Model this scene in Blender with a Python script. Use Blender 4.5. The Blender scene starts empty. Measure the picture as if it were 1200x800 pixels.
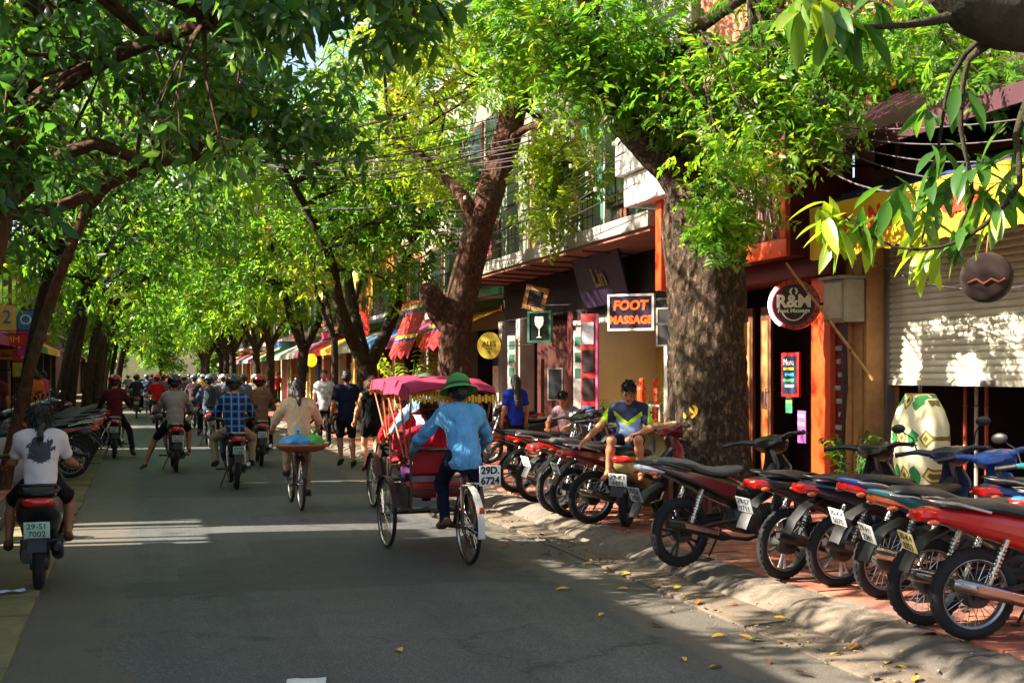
import bpy, bmesh, math, random
import numpy as np
from mathutils import Vector, Matrix, Euler

# ------------------------------------------------------------------ camera, sky, sun, exposure
SC = bpy.context.scene
COL = SC.collection
random.seed(7)
RNG = np.random.default_rng(7)
R = math.radians
EYE, FPX, HZY = 1.75, 1400.0, 438.0                 # eye height, focal length and horizon for a 1200 px wide picture
YAW = math.atan(435.0 / FPX)
CS, SN = math.cos(YAW), math.sin(YAW)
cam_data = bpy.data.cameras.new('camera')
cam = bpy.data.objects.new('camera', cam_data)
COL.objects.link(cam)
cam.location = (0, 0, EYE)
cam.rotation_euler = (R(90), 0, -YAW)
cam_data.sensor_width = 36.0
cam_data.lens = 36.0 * FPX / 1200.0
cam_data.shift_y = (HZY - 400.0) / 1200.0
cam_data.clip_start = 0.1
cam_data.clip_end = 2000.0
SC.camera = cam

SUN_EL, SUN_DIR_AZ = R(36), R(-8)                  # light travels towards +X (from the left), a little down the street
SUN = Vector((math.cos(SUN_EL) * math.cos(SUN_DIR_AZ), math.cos(SUN_EL) * math.sin(SUN_DIR_AZ), -math.sin(SUN_EL)))
world = bpy.data.worlds.new('World')
SC.world = world
world.use_nodes = True
wn = world.node_tree
wn.nodes.clear()
sky = wn.nodes.new('ShaderNodeTexSky')
sky.sky_type = 'NISHITA'
sky.sun_disc = False
sky.sun_elevation = SUN_EL
sky.sun_rotation = math.atan2(-SUN.x, -SUN.y)
sky.air_density = 1.0
sky.dust_density = 2.5
sky.ozone_density = 1.0
bg = wn.nodes.new('ShaderNodeBackground')
bg.inputs['Strength'].default_value = 0.08
wo = wn.nodes.new('ShaderNodeOutputWorld')
warm = wn.nodes.new('ShaderNodeMix')                # the camera's daylight white balance
warm.data_type = 'RGBA'
warm.blend_type = 'MULTIPLY'
warm.inputs[0].default_value = 1.0
warm.inputs[7].default_value = (1.04, 1.0, 0.95, 1.0)
wn.links.new(sky.outputs[0], warm.inputs[6])
wn.links.new(warm.outputs[2], bg.inputs[0])
wn.links.new(bg.outputs[0], wo.inputs[0])

sun_data = bpy.data.lights.new('sun', 'SUN')
sun_data.energy = 5.0
sun_data.angle = R(0.53)
sun_data.color = (1.0, 0.90, 0.75)
sun = bpy.data.objects.new('sun', sun_data)
COL.objects.link(sun)
sun.rotation_euler = SUN.to_track_quat('-Z', 'Y').to_euler()
sun.location = (-20, -5, 40)

vs = SC.view_settings
vs.view_transform = 'Standard'
vs.look = 'None'
vs.gamma = 1.0
vs.use_curve_mapping = False
vs.exposure = 2.2
SC.cycles.use_denoising = True
SC.cycles.max_bounces = 6
SC.cycles.diffuse_bounces = 3
SC.cycles.glossy_bounces = 3
SC.cycles.transmission_bounces = 5
SC.cycles.transparent_max_bounces = 6
SC.cycles.sample_clamp_indirect = 6.0

# ------------------------------------------------------------------ where things stand: street runs along +Y, right is +X
def ray(px, py):
    u = (px - 600.0) / FPX
    return u * CS + SN, CS - u * SN, (HZY - py) / FPX
def on_ground(px, py, z=0.0):                      # a point of the ground (height z) seen from the kerb
    a, b, v = ray(px, py)
    d = (z - EYE) / v
    return Vector((a * d, b * d, z))
def on_x(px, py, X):                               # a point on the upright plane x = X (facades)
    a, b, v = ray(px, py)
    d = X / a
    return Vector((X, b * d, EYE + v * d))
def at_d(px, py, d):
    a, b, v = ray(px, py)
    return Vector((a * d, b * d, EYE + v * d))

# ------------------------------------------------------------------ materials
def lin(h, k=1.0):
    if not isinstance(h, str):
        return tuple(h)[:3]
    h = h.lstrip('#')
    out = []
    for i in (0, 2, 4):
        c = int(h[i:i + 2], 16) / 255.0
        c = c / 12.92 if c <= 0.04045 else ((c + 0.055) / 1.055) ** 2.4
        out.append(c * k)
    return tuple(out)

MATS = {}
class NT:
    def __init__(self, m):
        m.use_nodes = True
        self.t = m.node_tree
        self.n = self.t.nodes
        self.p = self.n['Principled BSDF']
        self.out = self.n['Material Output']
    def add(self, typ, **kw):
        nd = self.n.new(typ)
        for k, v in kw.items():
            if k in nd.inputs:
                nd.inputs[k].default_value = v
            else:
                setattr(nd, k, v)
        return nd
    def link(self, a, b):
        self.t.links.new(a, b)
    def noise(self, scale, detail=4.0, rough=0.6, coord=None):
        nd = self.n.new('ShaderNodeTexNoise')
        nd.inputs['Scale'].default_value = scale
        nd.inputs['Detail'].default_value = detail
        nd.inputs['Roughness'].default_value = rough
        if coord is not None:
            self.link(coord, nd.inputs['Vector'])
        return nd
    def obj(self):
        return self.n.new('ShaderNodeTexCoord').outputs['Object']
    def ramp(self, fac, stops):
        nd = self.n.new('ShaderNodeValToRGB')
        e = nd.color_ramp.elements
        while len(e) < len(stops):
            e.new(0.5)
        for q, (pos, c) in zip(e, stops):
            q.position = pos
            q.color = tuple(c) + (1.0,)
        self.link(fac, nd.inputs[0])
        return nd.outputs[0]
    def mix(self, fac, a, b, mode='MIX'):
        nd = self.n.new('ShaderNodeMix')
        nd.data_type = 'RGBA'
        nd.blend_type = mode
        for s, v in ((0, fac), (6, a), (7, b)):
            if hasattr(v, 'is_linked') or hasattr(v, 'links'):
                self.link(v, nd.inputs[s])
            else:
                nd.inputs[s].default_value = v if s == 0 else tuple(v) + (1.0,)
        return nd.outputs[2]
    def math(self, op, a, b=None, c=None):
        nd = self.n.new('ShaderNodeMath')
        nd.operation = op
        for i, v in enumerate((a, b, c)):
            if v is None:
                continue
            if hasattr(v, 'links'):
                self.link(v, nd.inputs[i])
            else:
                nd.inputs[i].default_value = v
        return nd.outputs[0]
    def sep(self, vec):
        nd = self.n.new('ShaderNodeSeparateXYZ')
        self.link(vec, nd.inputs[0])
        return nd.outputs
    def bump(self, h, strength=0.3, dist=0.01):
        nd = self.n.new('ShaderNodeBump')
        nd.inputs['Strength'].default_value = strength
        nd.inputs['Distance'].default_value = dist
        self.link(h, nd.inputs['Height'])
        self.link(nd.outputs[0], self.p.inputs['Normal'])

def mat(name, col=None, rough=0.6, metal=0.0, var=0.15, scale=6.0, bump=0.15, coat=0.0, dirt=0.0, spec=0.5, emit=None, es=0.0):
    """plain procedural material: colour with noise wear and fine relief"""
    if name in MATS:
        return MATS[name]
    m = bpy.data.materials.new(name)
    MATS[name] = m
    t = NT(m)
    c = lin(col)
    co = t.obj()
    n1 = t.noise(scale, 5, 0.65, co)
    a = tuple(x * (1 - var) for x in c)
    b = tuple(min(1, x * (1 + var)) for x in c)
    base = t.ramp(n1.outputs[0], [(0.3, a), (0.7, b)])
    if dirt > 0:
        n2 = t.noise(scale * 0.35, 8, 0.75, co)
        f = t.ramp(n2.outputs[0], [(0.45, (0, 0, 0)), (0.72, (dirt,) * 3)])
        base = t.mix(f, base, lin('#3a3128'))
    t.link(base, t.p.inputs['Base Color'])
    rr = t.math('MULTIPLY_ADD', n1.outputs[0], 0.25, max(0.02, rough - 0.12))
    t.link(rr, t.p.inputs['Roughness'])
    t.p.inputs['Metallic'].default_value = metal
    t.p.inputs['Coat Weight'].default_value = coat
    t.p.inputs['Coat Roughness'].default_value = 0.08
    t.p.inputs['Specular IOR Level'].default_value = spec
    if bump > 0:
        n3 = t.noise(scale * 9, 4, 0.6, co)
        t.bump(n3.outputs[0], bump, 0.01)
    if emit:
        t.p.inputs['Emission Color'].default_value = lin(emit) + (1.0,)
        t.p.inputs['Emission Strength'].default_value = es
    return m

def paint(name, col):
    return mat(name, col, rough=0.32, var=0.06, scale=3, bump=0.0, coat=0.5, dirt=0.12)
def cloth(name, col, var=0.14):
    if name in MATS:
        return MATS[name]
    m = mat(name, col, rough=0.9, var=var, scale=7, bump=0, spec=0.15)
    t = NT(m); co = t.obj()
    mp = t.add('ShaderNodeMapping'); mp.inputs['Scale'].default_value = (1.0, 1.0, 0.45); mp.inputs['Rotation'].default_value = (0.5, 0.3, 0.2); t.link(co, mp.inputs[0])
    n1 = t.noise(13, 3, 0.5, mp.outputs[0]); n1.inputs['Distortion'].default_value = 1.2
    n2 = t.noise(160, 2, 0.5, co)
    t.bump(t.math('ADD', n1.outputs[0], t.math('MULTIPLY', n2.outputs[0], 0.06)), 0.75, 0.05)
    return m

# ------------------------------------------------------------------ mesh building
def tri_frame(d):
    d = d.normalized()
    up = Vector((0, 0, 1)) if abs(d.z) < 0.9 else Vector((1, 0, 0))
    u = d.cross(up).normalized()
    return u, u.cross(d).normalized()

class MB:
    def __init__(self):
        self.v, self.f, self.m = [], [], []
    def add(self, vs, fs, m=0):
        o = len(self.v)
        self.v.extend([tuple(p) for p in vs])
        self.f.extend([tuple(i + o for i in q) for q in fs])
        self.m.extend([m] * len(fs))
        return self
    def box(self, c, s, rot=None, m=0):
        hx, hy, hz = s[0] / 2, s[1] / 2, s[2] / 2
        vs = [Vector((x, y, z)) for z in (-hz, hz) for y in (-hy, hy) for x in (-hx, hx)]
        if rot is not None:
            mm = rot if isinstance(rot, Matrix) else Euler(rot).to_matrix()
            vs = [mm @ p for p in vs]
        c = Vector(c)
        return self.add([p + c for p in vs], [(0, 2, 3, 1), (4, 5, 7, 6), (0, 1, 5, 4), (2, 6, 7, 3), (0, 4, 6, 2), (1, 3, 7, 5)], m)
    def bb(self, x0, x1, y0, y1, z0, z1, m=0):
        return self.box(((x0 + x1) / 2, (y0 + y1) / 2, (z0 + z1) / 2), (abs(x1 - x0), abs(y1 - y0), abs(z1 - z0)), None, m)
    def tube(self, path, r, n=8, cap=True, m=0, flat=None):
        path = [Vector(p) for p in path]
        k = len(path)
        rs = list(r) if hasattr(r, '__len__') else [r] * k
        u = None
        vs = []
        for i, p in enumerate(path):
            d = (path[min(i + 1, k - 1)] - path[max(i - 1, 0)])
            if d.length < 1e-9:
                d = Vector((0, 0, 1))
            d.normalize()
            if u is None:
                u, w = tri_frame(d)
            else:
                u = (u - d * u.dot(d))
                if u.length < 1e-6:
                    u, w = tri_frame(d)
                u.normalize()
                w = u.cross(d).normalized()
            for j in range(n):
                a = 2 * math.pi * j / n
                vs.append(p + (u * math.cos(a) + w * math.sin(a)) * rs[i])
        fs = []
        for i in range(k - 1):
            for j in range(n):
                a, b = i * n + j, i * n + (j + 1) % n
                fs.append((a, b, b + n, a + n))
        if cap:
            fs.append(tuple(range(n)))
            fs.append(tuple(range((k - 1) * n, k * n))[::-1])
        return self.add(vs, fs, m)
    def lathe(self, prof, n=20, c=(0, 0, 0), axis='Z', m=0, sx=1.0, sy=1.0, cap=True):
        c = Vector(c)
        vs = []
        for (r, z) in prof:
            for j in range(n):
                a = 2 * math.pi * j / n
                x, y = r * math.cos(a) * sx, r * math.sin(a) * sy
                q = (x, y, z) if axis == 'Z' else ((x, z, y) if axis == 'Y' else (z, x, y))
                vs.append(c + Vector(q))
        fs = []
        for i in range(len(prof) - 1):
            for j in range(n):
                a, b = i * n + j, i * n + (j + 1) % n
                fs.append((a, b, b + n, a + n) if axis != 'Y' else (a, a + n, b + n, b))
        if cap and prof[0][0] > 1e-4:
            fs.append(tuple(range(n)))
        if cap and prof[-1][0] > 1e-4:
            fs.append(tuple(range((len(prof) - 1) * n, len(prof) * n))[::-1])
        return self.add(vs, fs, m)
    def ell(self, c, r, nu=12, nv=8, rot=None, m=0):
        c = Vector(c)
        mm = None if rot is None else (rot if isinstance(rot, Matrix) else Euler(rot).to_matrix())
        vs, fs = [], []
        for i in range(nv + 1):
            t = math.pi * i / nv
            for j in range(nu):
                a = 2 * math.pi * j / nu
                p = Vector((r[0] * math.sin(t) * math.cos(a), r[1] * math.sin(t) * math.sin(a), r[2] * math.cos(t)))
                vs.append(c + (mm @ p if mm else p))
        for i in range(nv):
            for j in range(nu):
                a, b = i * nu + j, i * nu + (j + 1) % nu
                fs.append((a, a + nu, b + nu, b))
        return self.add(vs, fs, m)
    def prism(self, poly, y0, y1, m=0, plane='XZ'):
        n = len(poly)
        def q(a, b, t):
            return (a, t, b) if plane == 'XZ' else ((t, a, b) if plane == 'YZ' else (a, b, t))
        vs = [q(a, b, y0) for a, b in poly] + [q(a, b, y1) for a, b in poly]
        fs = [tuple(range(n)), tuple(range(n, 2 * n))[::-1]]
        for i in range(n):
            j = (i + 1) % n
            fs.append((i, i + n, j + n, j))
        return self.add(vs, fs, m)
    def loft(self, rings, m=0, cap=True, closed=True):
        n = len(rings[0])
        vs = [p for rg in rings for p in rg]
        fs = []
        for i in range(len(rings) - 1):
            for j in range(n if closed else n - 1):
                a, b = i * n + j, i * n + (j + 1) % n
                fs.append((a, b, b + n, a + n))
        if cap:
            fs.append(tuple(range(n)))
            fs.append(tuple(range((len(rings) - 1) * n, len(rings) * n))[::-1])
        return self.add(vs, fs, m)
    def torus(self, c, Rr, r, n=28, k=8, axis='Y', m=0, w=1.0):
        c = Vector(c)
        vs, fs = [], []
        for i in range(n):
            a = 2 * math.pi * i / n
            for j in range(k):
                b = 2 * math.pi * j / k
                q = Rr + r * math.cos(b)
                h = r * w * math.sin(b)
                x, z = q * math.cos(a), q * math.sin(a)
                p = (x, h, z) if axis == 'Y' else ((h, x, z) if axis == 'X' else (x, z, h))
                vs.append(c + Vector(p))
        for i in range(n):
            for j in range(k):
                a, b = i * k + j, i * k + (j + 1) % k
                a2, b2 = ((i + 1) % n) * k + j, ((i + 1) % n) * k + (j + 1) % k
                fs.append((a, a2, b2, b))
        return self.add(vs, fs, m)
    def sheet(self, P, thick=0.0, m=0):
        """grid of points P[i][j], optionally given a thickness along its normals"""
        ni, nj = len(P), len(P[0])
        vs = [Vector(p) for row in P for p in row]
        fs = [(i * nj + j, i * nj + j + 1, (i + 1) * nj + j + 1, (i + 1) * nj + j) for i in range(ni - 1) for j in range(nj - 1)]
        if thick:
            nrm = [Vector((0, 0, 0)) for _ in vs]
            for q in fs:
                nn = (vs[q[2]] - vs[q[0]]).cross(vs[q[3]] - vs[q[1]])
                for i in q:
                    nrm[i] += nn
            vs2 = [p - q.normalized() * thick for p, q in zip(vs, nrm)]
            N = len(vs)
            f2 = [tuple(i + N for i in q[::-1]) for q in fs]
            rim = [i * nj for i in range(ni)] + [(ni - 1) * nj + j for j in range(1, nj)] + [i * nj + nj - 1 for i in range(ni - 2, -1, -1)] + [j for j in range(nj - 2, 0, -1)]
            f3 = [(rim[i], rim[(i + 1) % len(rim)], rim[(i + 1) % len(rim)] + N, rim[i] + N) for i in range(len(rim))]
            return self.add(vs + vs2, fs + f2 + f3, m)
        return self.add(vs, fs, m)
    def xform(self, M4, start=0):
        for i in range(start, len(self.v)):
            self.v[i] = tuple(M4 @ Vector(self.v[i]))
        return self
    def mesh(self, name, bevel=0.0, smooth=35, seg=2):
        me = bpy.data.meshes.new(name)
        me.from_pydata(self.v, [], self.f)
        me.polygons.foreach_set('material_index', self.m)
        bm = bmesh.new()
        bm.from_mesh(me)
        bmesh.ops.recalc_face_normals(bm, faces=bm.faces)
        if bevel:
            ed = [e for e in bm.edges if len(e.link_faces) == 2 and e.calc_face_angle(0) > 0.6]
            bmesh.ops.bevel(bm, geom=ed, offset=bevel, segments=seg, affect='EDGES', profile=0.6, clamp_overlap=True)
        bm.to_mesh(me)
        bm.free()
        if smooth:
            me.shade_smooth()
            me.set_sharp_from_angle(angle=R(smooth))
        return me
    def build(self, name, mats, parent=None, bevel=0.0, smooth=35, **kw):
        return obj(name, self.mesh(name, bevel, smooth), mats, parent, **kw)

def obj(name, me, mats=None, parent=None, loc=None, rot=None):
    o = bpy.data.objects.new(name, me)
    COL.objects.link(o)
    if mats is not None:
        if not isinstance(mats, (list, tuple)):
            mats = [mats]
        if len(me.materials) < len(mats):
            for _ in range(len(mats) - len(me.materials)):
                me.materials.append(None)
        for i, m in enumerate(mats):
            o.material_slots[i].link = 'OBJECT'
            o.material_slots[i].material = m
    if parent is not None:
        o.parent = parent
    if loc is not None:
        o.location = loc
    if rot is not None:
        o.rotation_euler = rot
    return o

def tag(o, label=None, cat=None, group=None, kind=None):
    if label: o['label'] = label
    if cat: o['category'] = cat
    if group: o['group'] = group
    if kind: o['kind'] = kind
    return o
def thing(name, label, cat, loc=(0, 0, 0), rotz=0.0, group=None, rx=0.0, ry=0.0):
    o = bpy.data.objects.new(name, None)
    COL.objects.link(o)
    o.empty_display_size = 0.2
    o.location = loc
    o.rotation_euler = (rx, ry, rotz)
    return tag(o, label, cat, group)
def dup(root, loc=None, rot=None, label=None, group=None):
    """a copy of a thing with copies of its parts and sub-parts"""
    r = root.copy()
    COL.objects.link(r)
    if loc is not None: r.location = loc
    if rot is not None: r.rotation_euler = rot
    if label: r['label'] = label
    if group: r['group'] = group
    for ch in list(root.children):
        c = ch.copy(); COL.objects.link(c); c.parent = r
        for g in list(ch.children):
            d = g.copy(); COL.objects.link(d); d.parent = c
    return r

def text(s, size, mtl, parent, M4, name='lettering', extrude=0.004, align='CENTER', shear=0.0, bold=0.0, wrap=None):
    cu = bpy.data.curves.new('t', 'FONT')
    cu.body = s
    cu.size = size
    cu.extrude = extrude
    cu.shear = shear
    cu.offset = bold
    cu.align_x = align
    cu.align_y = 'CENTER'
    cu.resolution_u = 3
    to = bpy.data.objects.new('t', cu)
    COL.objects.link(to)
    dg = bpy.context.evaluated_depsgraph_get()
    me = bpy.data.meshes.new_from_object(to.evaluated_get(dg))
    bpy.data.objects.remove(to)
    bpy.data.curves.remove(cu)
    me.name = name
    if wrap:
        for v in me.vertices:
            v.co = wrap(v.co)
    else:
        me.transform(M4)
    me.materials.clear()
    me.materials.append(mtl)
    o = bpy.data.objects.new(name, me)
    COL.objects.link(o)
    if parent is not None:
        o.parent = parent
    return o
def face_m(loc, facing):
    """matrix that stands a text (xy plane) upright at loc, its front looking along `facing` (unit, horizontal)"""
    f = Vector(facing).normalized()
    up = Vector((0, 0, 1))
    x = up.cross(f).normalized()
    m = Matrix((x, up, f)).transposed().to_4x4()
    m.translation = Vector(loc)
    return m

# implicit surfaces: smooth union of tapered limbs and ellipsoids, turned into a quad mesh
def wob(P, amp, fr, ph=0.0):
    return amp * (np.sin(P[0] * fr + 1.3 * np.sin(P[2] * fr * 0.7 + ph)) * np.sin(P[1] * fr * 1.1 + ph) + 0.6 * np.sin(P[2] * fr * 1.6 + 2 * np.sin(P[0] * fr * 0.8) + ph))
def sdf_mesh(prims, vox=0.018, k=0.03, wrinkle=0.0, wfr=30.0, ph=0.0):
    lo = np.full(3, 1e9); hi = -lo
    for p in prims:
        if p[0] == 'c':
            a, b = np.array(p[1]), np.array(p[2]); r = max(p[3], p[4])
            lo = np.minimum(lo, np.minimum(a, b) - r); hi = np.maximum(hi, np.maximum(a, b) + r)
        else:
            c = np.array(p[1]); r = max(p[2])
            lo = np.minimum(lo, c - r); hi = np.maximum(hi, c + r)
    lo -= vox * 3; hi += vox * 3
    n = np.ceil((hi - lo) / vox).astype(int) + 1
    F = np.full(n, 0.5, np.float32)
    axs = [lo[i] + vox * np.arange(n[i]) for i in range(3)]
    for p in prims:
        if p[0] == 'c':
            a, b = np.array(p[1], float), np.array(p[2], float)
            r = max(p[3], p[4]); bl, bh = np.minimum(a, b) - r, np.maximum(a, b) + r
        else:
            a = np.array(p[1], float); r = max(p[2]); bl, bh = a - r, a + r
        mg = k + 3 * vox
        s = [slice(max(0, int((bl[i] - mg - lo[i]) / vox)), min(n[i], int((bh[i] + mg - lo[i]) / vox) + 2)) for i in range(3)]
        X, Y, Z = np.meshgrid(axs[0][s[0]], axs[1][s[1]], axs[2][s[2]], indexing='ij')
        P = np.stack([X, Y, Z]).astype(np.float32)
        if p[0] == 'c':
            flat = p[5] if len(p) > 5 else None         # (direction, factor < 1): squeezed along that direction
            q = P - a[:, None, None, None]
            ba = b - a
            sc = 1.0
            if flat is not None:
                u = np.array(flat[0], float); u /= np.linalg.norm(u)
                du = np.tensordot(u, q, 1)
                q = q + u[:, None, None, None] * (du * (1 / flat[1] - 1))
                ba = ba + u * (np.dot(u, ba) * (1 / flat[1] - 1))
                sc = 0.5 * (1 + flat[1])
            L2 = float(np.dot(ba, ba)) + 1e-9
            t = np.clip(np.tensordot(ba, q, 1) / L2, 0, 1)
            dd = np.sqrt(((q - ba[:, None, None, None] * t) ** 2).sum(0)) - (p[3] + (p[4] - p[3]) * t)
            dd = dd * sc
        else:
            rr = np.array(p[2], float)
            q = P - a[:, None, None, None]
            if len(p) > 3 and p[3] is not None:
                mm = np.array(p[3].transposed())
                q = np.tensordot(mm, q, 1)
            k0 = np.sqrt(((q / rr[:, None, None, None]) ** 2).sum(0))
            k1 = np.sqrt(((q / (rr ** 2)[:, None, None, None]) ** 2).sum(0)) + 1e-6
            dd = k0 * (k0 - 1) / k1
        kk = k
        f = F[tuple(s)]
        if p[0] == 'e-':
            h = np.clip(0.5 - 0.5 * (f + dd) / 0.008, 0, 1)
            F[tuple(s)] = np.maximum(f, -dd)
        else:
            h = np.clip(0.5 + 0.5 * (f - dd) / kk, 0, 1)
            F[tuple(s)] = f * (1 - h) + dd * h - kk * h * (1 - h)
    if wrinkle:
        X, Y, Z = np.meshgrid(*axs, indexing='ij')
        F = F + wob((X, Y, Z), wrinkle, wfr, ph).astype(np.float32)
    ins = F < 0
    c = [ins[dx:n[0] - 1 + dx, dy:n[1] - 1 + dy, dz:n[2] - 1 + dz] for dx in (0, 1) for dy in (0, 1) for dz in (0, 1)]
    cnt = sum(x.astype(np.int8) for x in c)
    act = (cnt > 0) & (cnt < 8)
    idx = -np.ones(act.shape, np.int64)
    cells = np.argwhere(act)
    idx[act] = np.arange(len(cells))
    acc = np.zeros((len(cells), 3)); wt = np.zeros(len(cells))
    offs = [(dx, dy, dz) for dx in (0, 1) for dy in (0, 1) for dz in (0, 1)]
    val = {o: F[cells[:, 0] + o[0], cells[:, 1] + o[1], cells[:, 2] + o[2]] for o in offs}
    for o in offs:
        for ax in range(3):
            if o[ax] == 0:
                o2 = tuple(o[i] + (1 if i == ax else 0) for i in range(3))
                va, vb = val[o], val[o2]
                cr = (va < 0) != (vb < 0)
                t = np.where(cr, va / np.where(cr, va - vb, 1), 0)
                pt = np.repeat(np.array(o, float)[None], len(cells), 0)
                pt[:, ax] += t
                acc += pt * cr[:, None]; wt += cr
    V = lo + (cells + acc / wt[:, None]) * vox
    faces = []
    for ax in range(3):
        a1, a2 = (ax + 1) % 3, (ax + 2) % 3
        sl0 = [slice(None)] * 3; sl1 = [slice(None)] * 3
        sl0[ax] = slice(0, n[ax] - 1); sl1[ax] = slice(1, n[ax])
        e0, e1 = ins[tuple(sl0)], ins[tuple(sl1)]
        E = np.argwhere(e0 != e1)
        E = E[(E[:, a1] > 0) & (E[:, a2] > 0) & (E[:, a1] < n[a1] - 1) & (E[:, a2] < n[a2] - 1)]
        d1 = np.zeros(3, int); d1[a1] = 1
        d2 = np.zeros(3, int); d2[a2] = 1
        g = lambda q: idx[q[:, 0], q[:, 1], q[:, 2]]
        Q = np.stack([g(E - d1 - d2), g(E - d2), g(E), g(E - d1)], 1)
        fl = e1[E[:, 0], E[:, 1], E[:, 2]]
        Q[fl] = Q[fl][:, ::-1]
        faces.append(Q)
    Q = np.concatenate(faces)
    return V, Q
def np_mesh(name, V, Q, smooth=True):
    """mesh from arrays: V (n,3); Q (m,k) faces all with k corners"""
    me = bpy.data.meshes.new(name)
    k = Q.shape[1]
    me.vertices.add(len(V)); me.loops.add(Q.size); me.polygons.add(len(Q))
    me.vertices.foreach_set('co', np.ascontiguousarray(V, np.float32).ravel())
    me.loops.foreach_set('vertex_index', np.ascontiguousarray(Q, np.int32).ravel())
    me.polygons.foreach_set('loop_start', np.arange(0, Q.size, k, dtype=np.int32))
    me.update(calc_edges=True)
    if smooth:
        me.shade_smooth()
    return me
# ------------------------------------------------------------------ ground, road, kerbs, pavements
def asphalt():
    m = bpy.data.materials.new('asphalt'); t = NT(m); co = t.obj()
    n1 = t.noise(0.35, 6, 0.6, co); n2 = t.noise(70, 3, 0.75, co); n3 = t.noise(2.2, 6, 0.7, co)
    c = t.ramp(n1.outputs[0], [(0.3, (0.037, 0.040, 0.043)), (0.7, (0.074, 0.078, 0.080))])
    c = t.mix(t.ramp(n2.outputs[0], [(0.48, (0, 0, 0)), (0.66, (0.85,) * 3)]), c, (0.20, 0.20, 0.19))
    c = t.mix(t.ramp(n3.outputs[0], [(0.52, (0, 0, 0)), (0.75, (0.5,) * 3)]), c, (0.085, 0.08, 0.07))
    # long tracks of dust and oil along the street
    mp = t.add('ShaderNodeMapping'); mp.inputs['Scale'].default_value = (1.6, 0.07, 1); t.link(co, mp.inputs[0])
    n4 = t.noise(1.0, 5, 0.65, mp.outputs[0])
    c = t.mix(t.ramp(n4.outputs[0], [(0.45, (0, 0, 0)), (0.7, (0.6,) * 3)]), c, (0.03, 0.03, 0.031))
    vor = t.add('ShaderNodeTexVoronoi', feature='DISTANCE_TO_EDGE'); vor.inputs['Scale'].default_value = 0.33
    nd = t.noise(1.4, 5, 0.7, co)
    wv = t.add('ShaderNodeVectorMath', operation='MULTIPLY_ADD'); t.link(nd.outputs['Color'], wv.inputs[0]); wv.inputs[1].default_value = (0.9, 0.9, 0); t.link(co, wv.inputs[2])
    t.link(wv.outputs[0], vor.inputs['Vector'])
    c = t.mix(t.ramp(vor.outputs['Distance'], [(0.0, (0.75,) * 3), (0.006, (0, 0, 0))]), c, (0.014, 0.014, 0.015))
    # repaired patches, oil drips and dust blown to the edges
    v2 = t.add('ShaderNodeTexVoronoi', distance='CHEBYCHEV'); v2.inputs['Scale'].default_value = 0.28; t.link(co, v2.inputs['Vector'])
    vs_ = t.sep(v2.outputs['Color'])
    c = t.mix(t.math('MULTIPLY', t.math('GREATER_THAN', vs_[0], 0.62), 0.55), c, (0.034, 0.034, 0.035))
    v3 = t.add('ShaderNodeTexVoronoi'); v3.inputs['Scale'].default_value = 1.1; t.link(wv.outputs[0], v3.inputs['Vector'])
    c = t.mix(t.ramp(v3.outputs['Distance'], [(0.05, (0.7,) * 3), (0.16, (0, 0, 0))]), c, (0.022, 0.021, 0.021))
    sx = t.sep(co)
    ed = t.math('ADD', t.math('MULTIPLY', t.math('ABSOLUTE', t.math('SUBTRACT', sx[0], 1.6)), 0.42), t.math('MULTIPLY', n3.outputs[0], 0.5))
    c = t.mix(t.ramp(ed, [(0.95, (0, 0, 0)), (1.35, (0.75,) * 3)]), c, (0.12, 0.10, 0.075))
    t.link(c, t.p.inputs['Base Color'])
    t.link(t.math('MULTIPLY_ADD', n3.outputs[0], 0.35, 0.5), t.p.inputs['Roughness'])
    hh = t.math('ADD', n2.outputs[0], t.math('MULTIPLY', n3.outputs[0], 1.5))
    t.bump(hh, 0.9, 0.012)
    return m
M_ASPH = asphalt()
M_EARTH = mat('earth', '#6a5c4a', rough=0.95, var=0.2, scale=0.4, bump=0.3)
M_GUT = mat('gutter_concrete', '#6c5f50', rough=0.92, var=0.3, scale=2.2, bump=0.7, dirt=0.7)
M_KERB = [mat('kerb_stone_' + s, c, rough=0.9, var=0.4, scale=5, bump=0.9, dirt=0.75) for s, c in (('a', '#6c6358'), ('b', '#585149'), ('c', '#776b5c'))]
M_TILE = [mat('paving_' + s, c, rough=0.85, var=0.25, scale=5, bump=0.4, dirt=0.55) for s, c in (('a', '#a5604a'), ('b', '#95523e'), ('c', '#8a5a4a'), ('d', '#b06e54'))]
M_SLAB = [mat('slab_' + s, c, rough=0.9, var=0.25, scale=4, bump=0.5, dirt=0.4) for s, c in (('a', '#6f6846'), ('b', '#625b40'))]
M_GROUT = mat('paving_bed', '#5b4c42', rough=0.95, var=0.3, scale=7, bump=0.4)

def structure(o):
    o['kind'] = 'structure'; return o
structure(MB().add([(-400, -100, -0.05), (400, -100, -0.05), (400, 700, -0.05), (-400, 700, -0.05)], [(0, 1, 2, 3)]).build('ground', M_EARTH, smooth=0))
structure(MB().sheet([[(x, y, 0.012 * math.cos(1.3 * (x - 1.6) / 2.6)) for y in (-12, 5, 20, 40, 80, 160)] for x in (-0.78, 0.2, 1.2, 2.2, 3.2, 3.97)]).build('road', M_ASPH, smooth=80))

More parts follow.
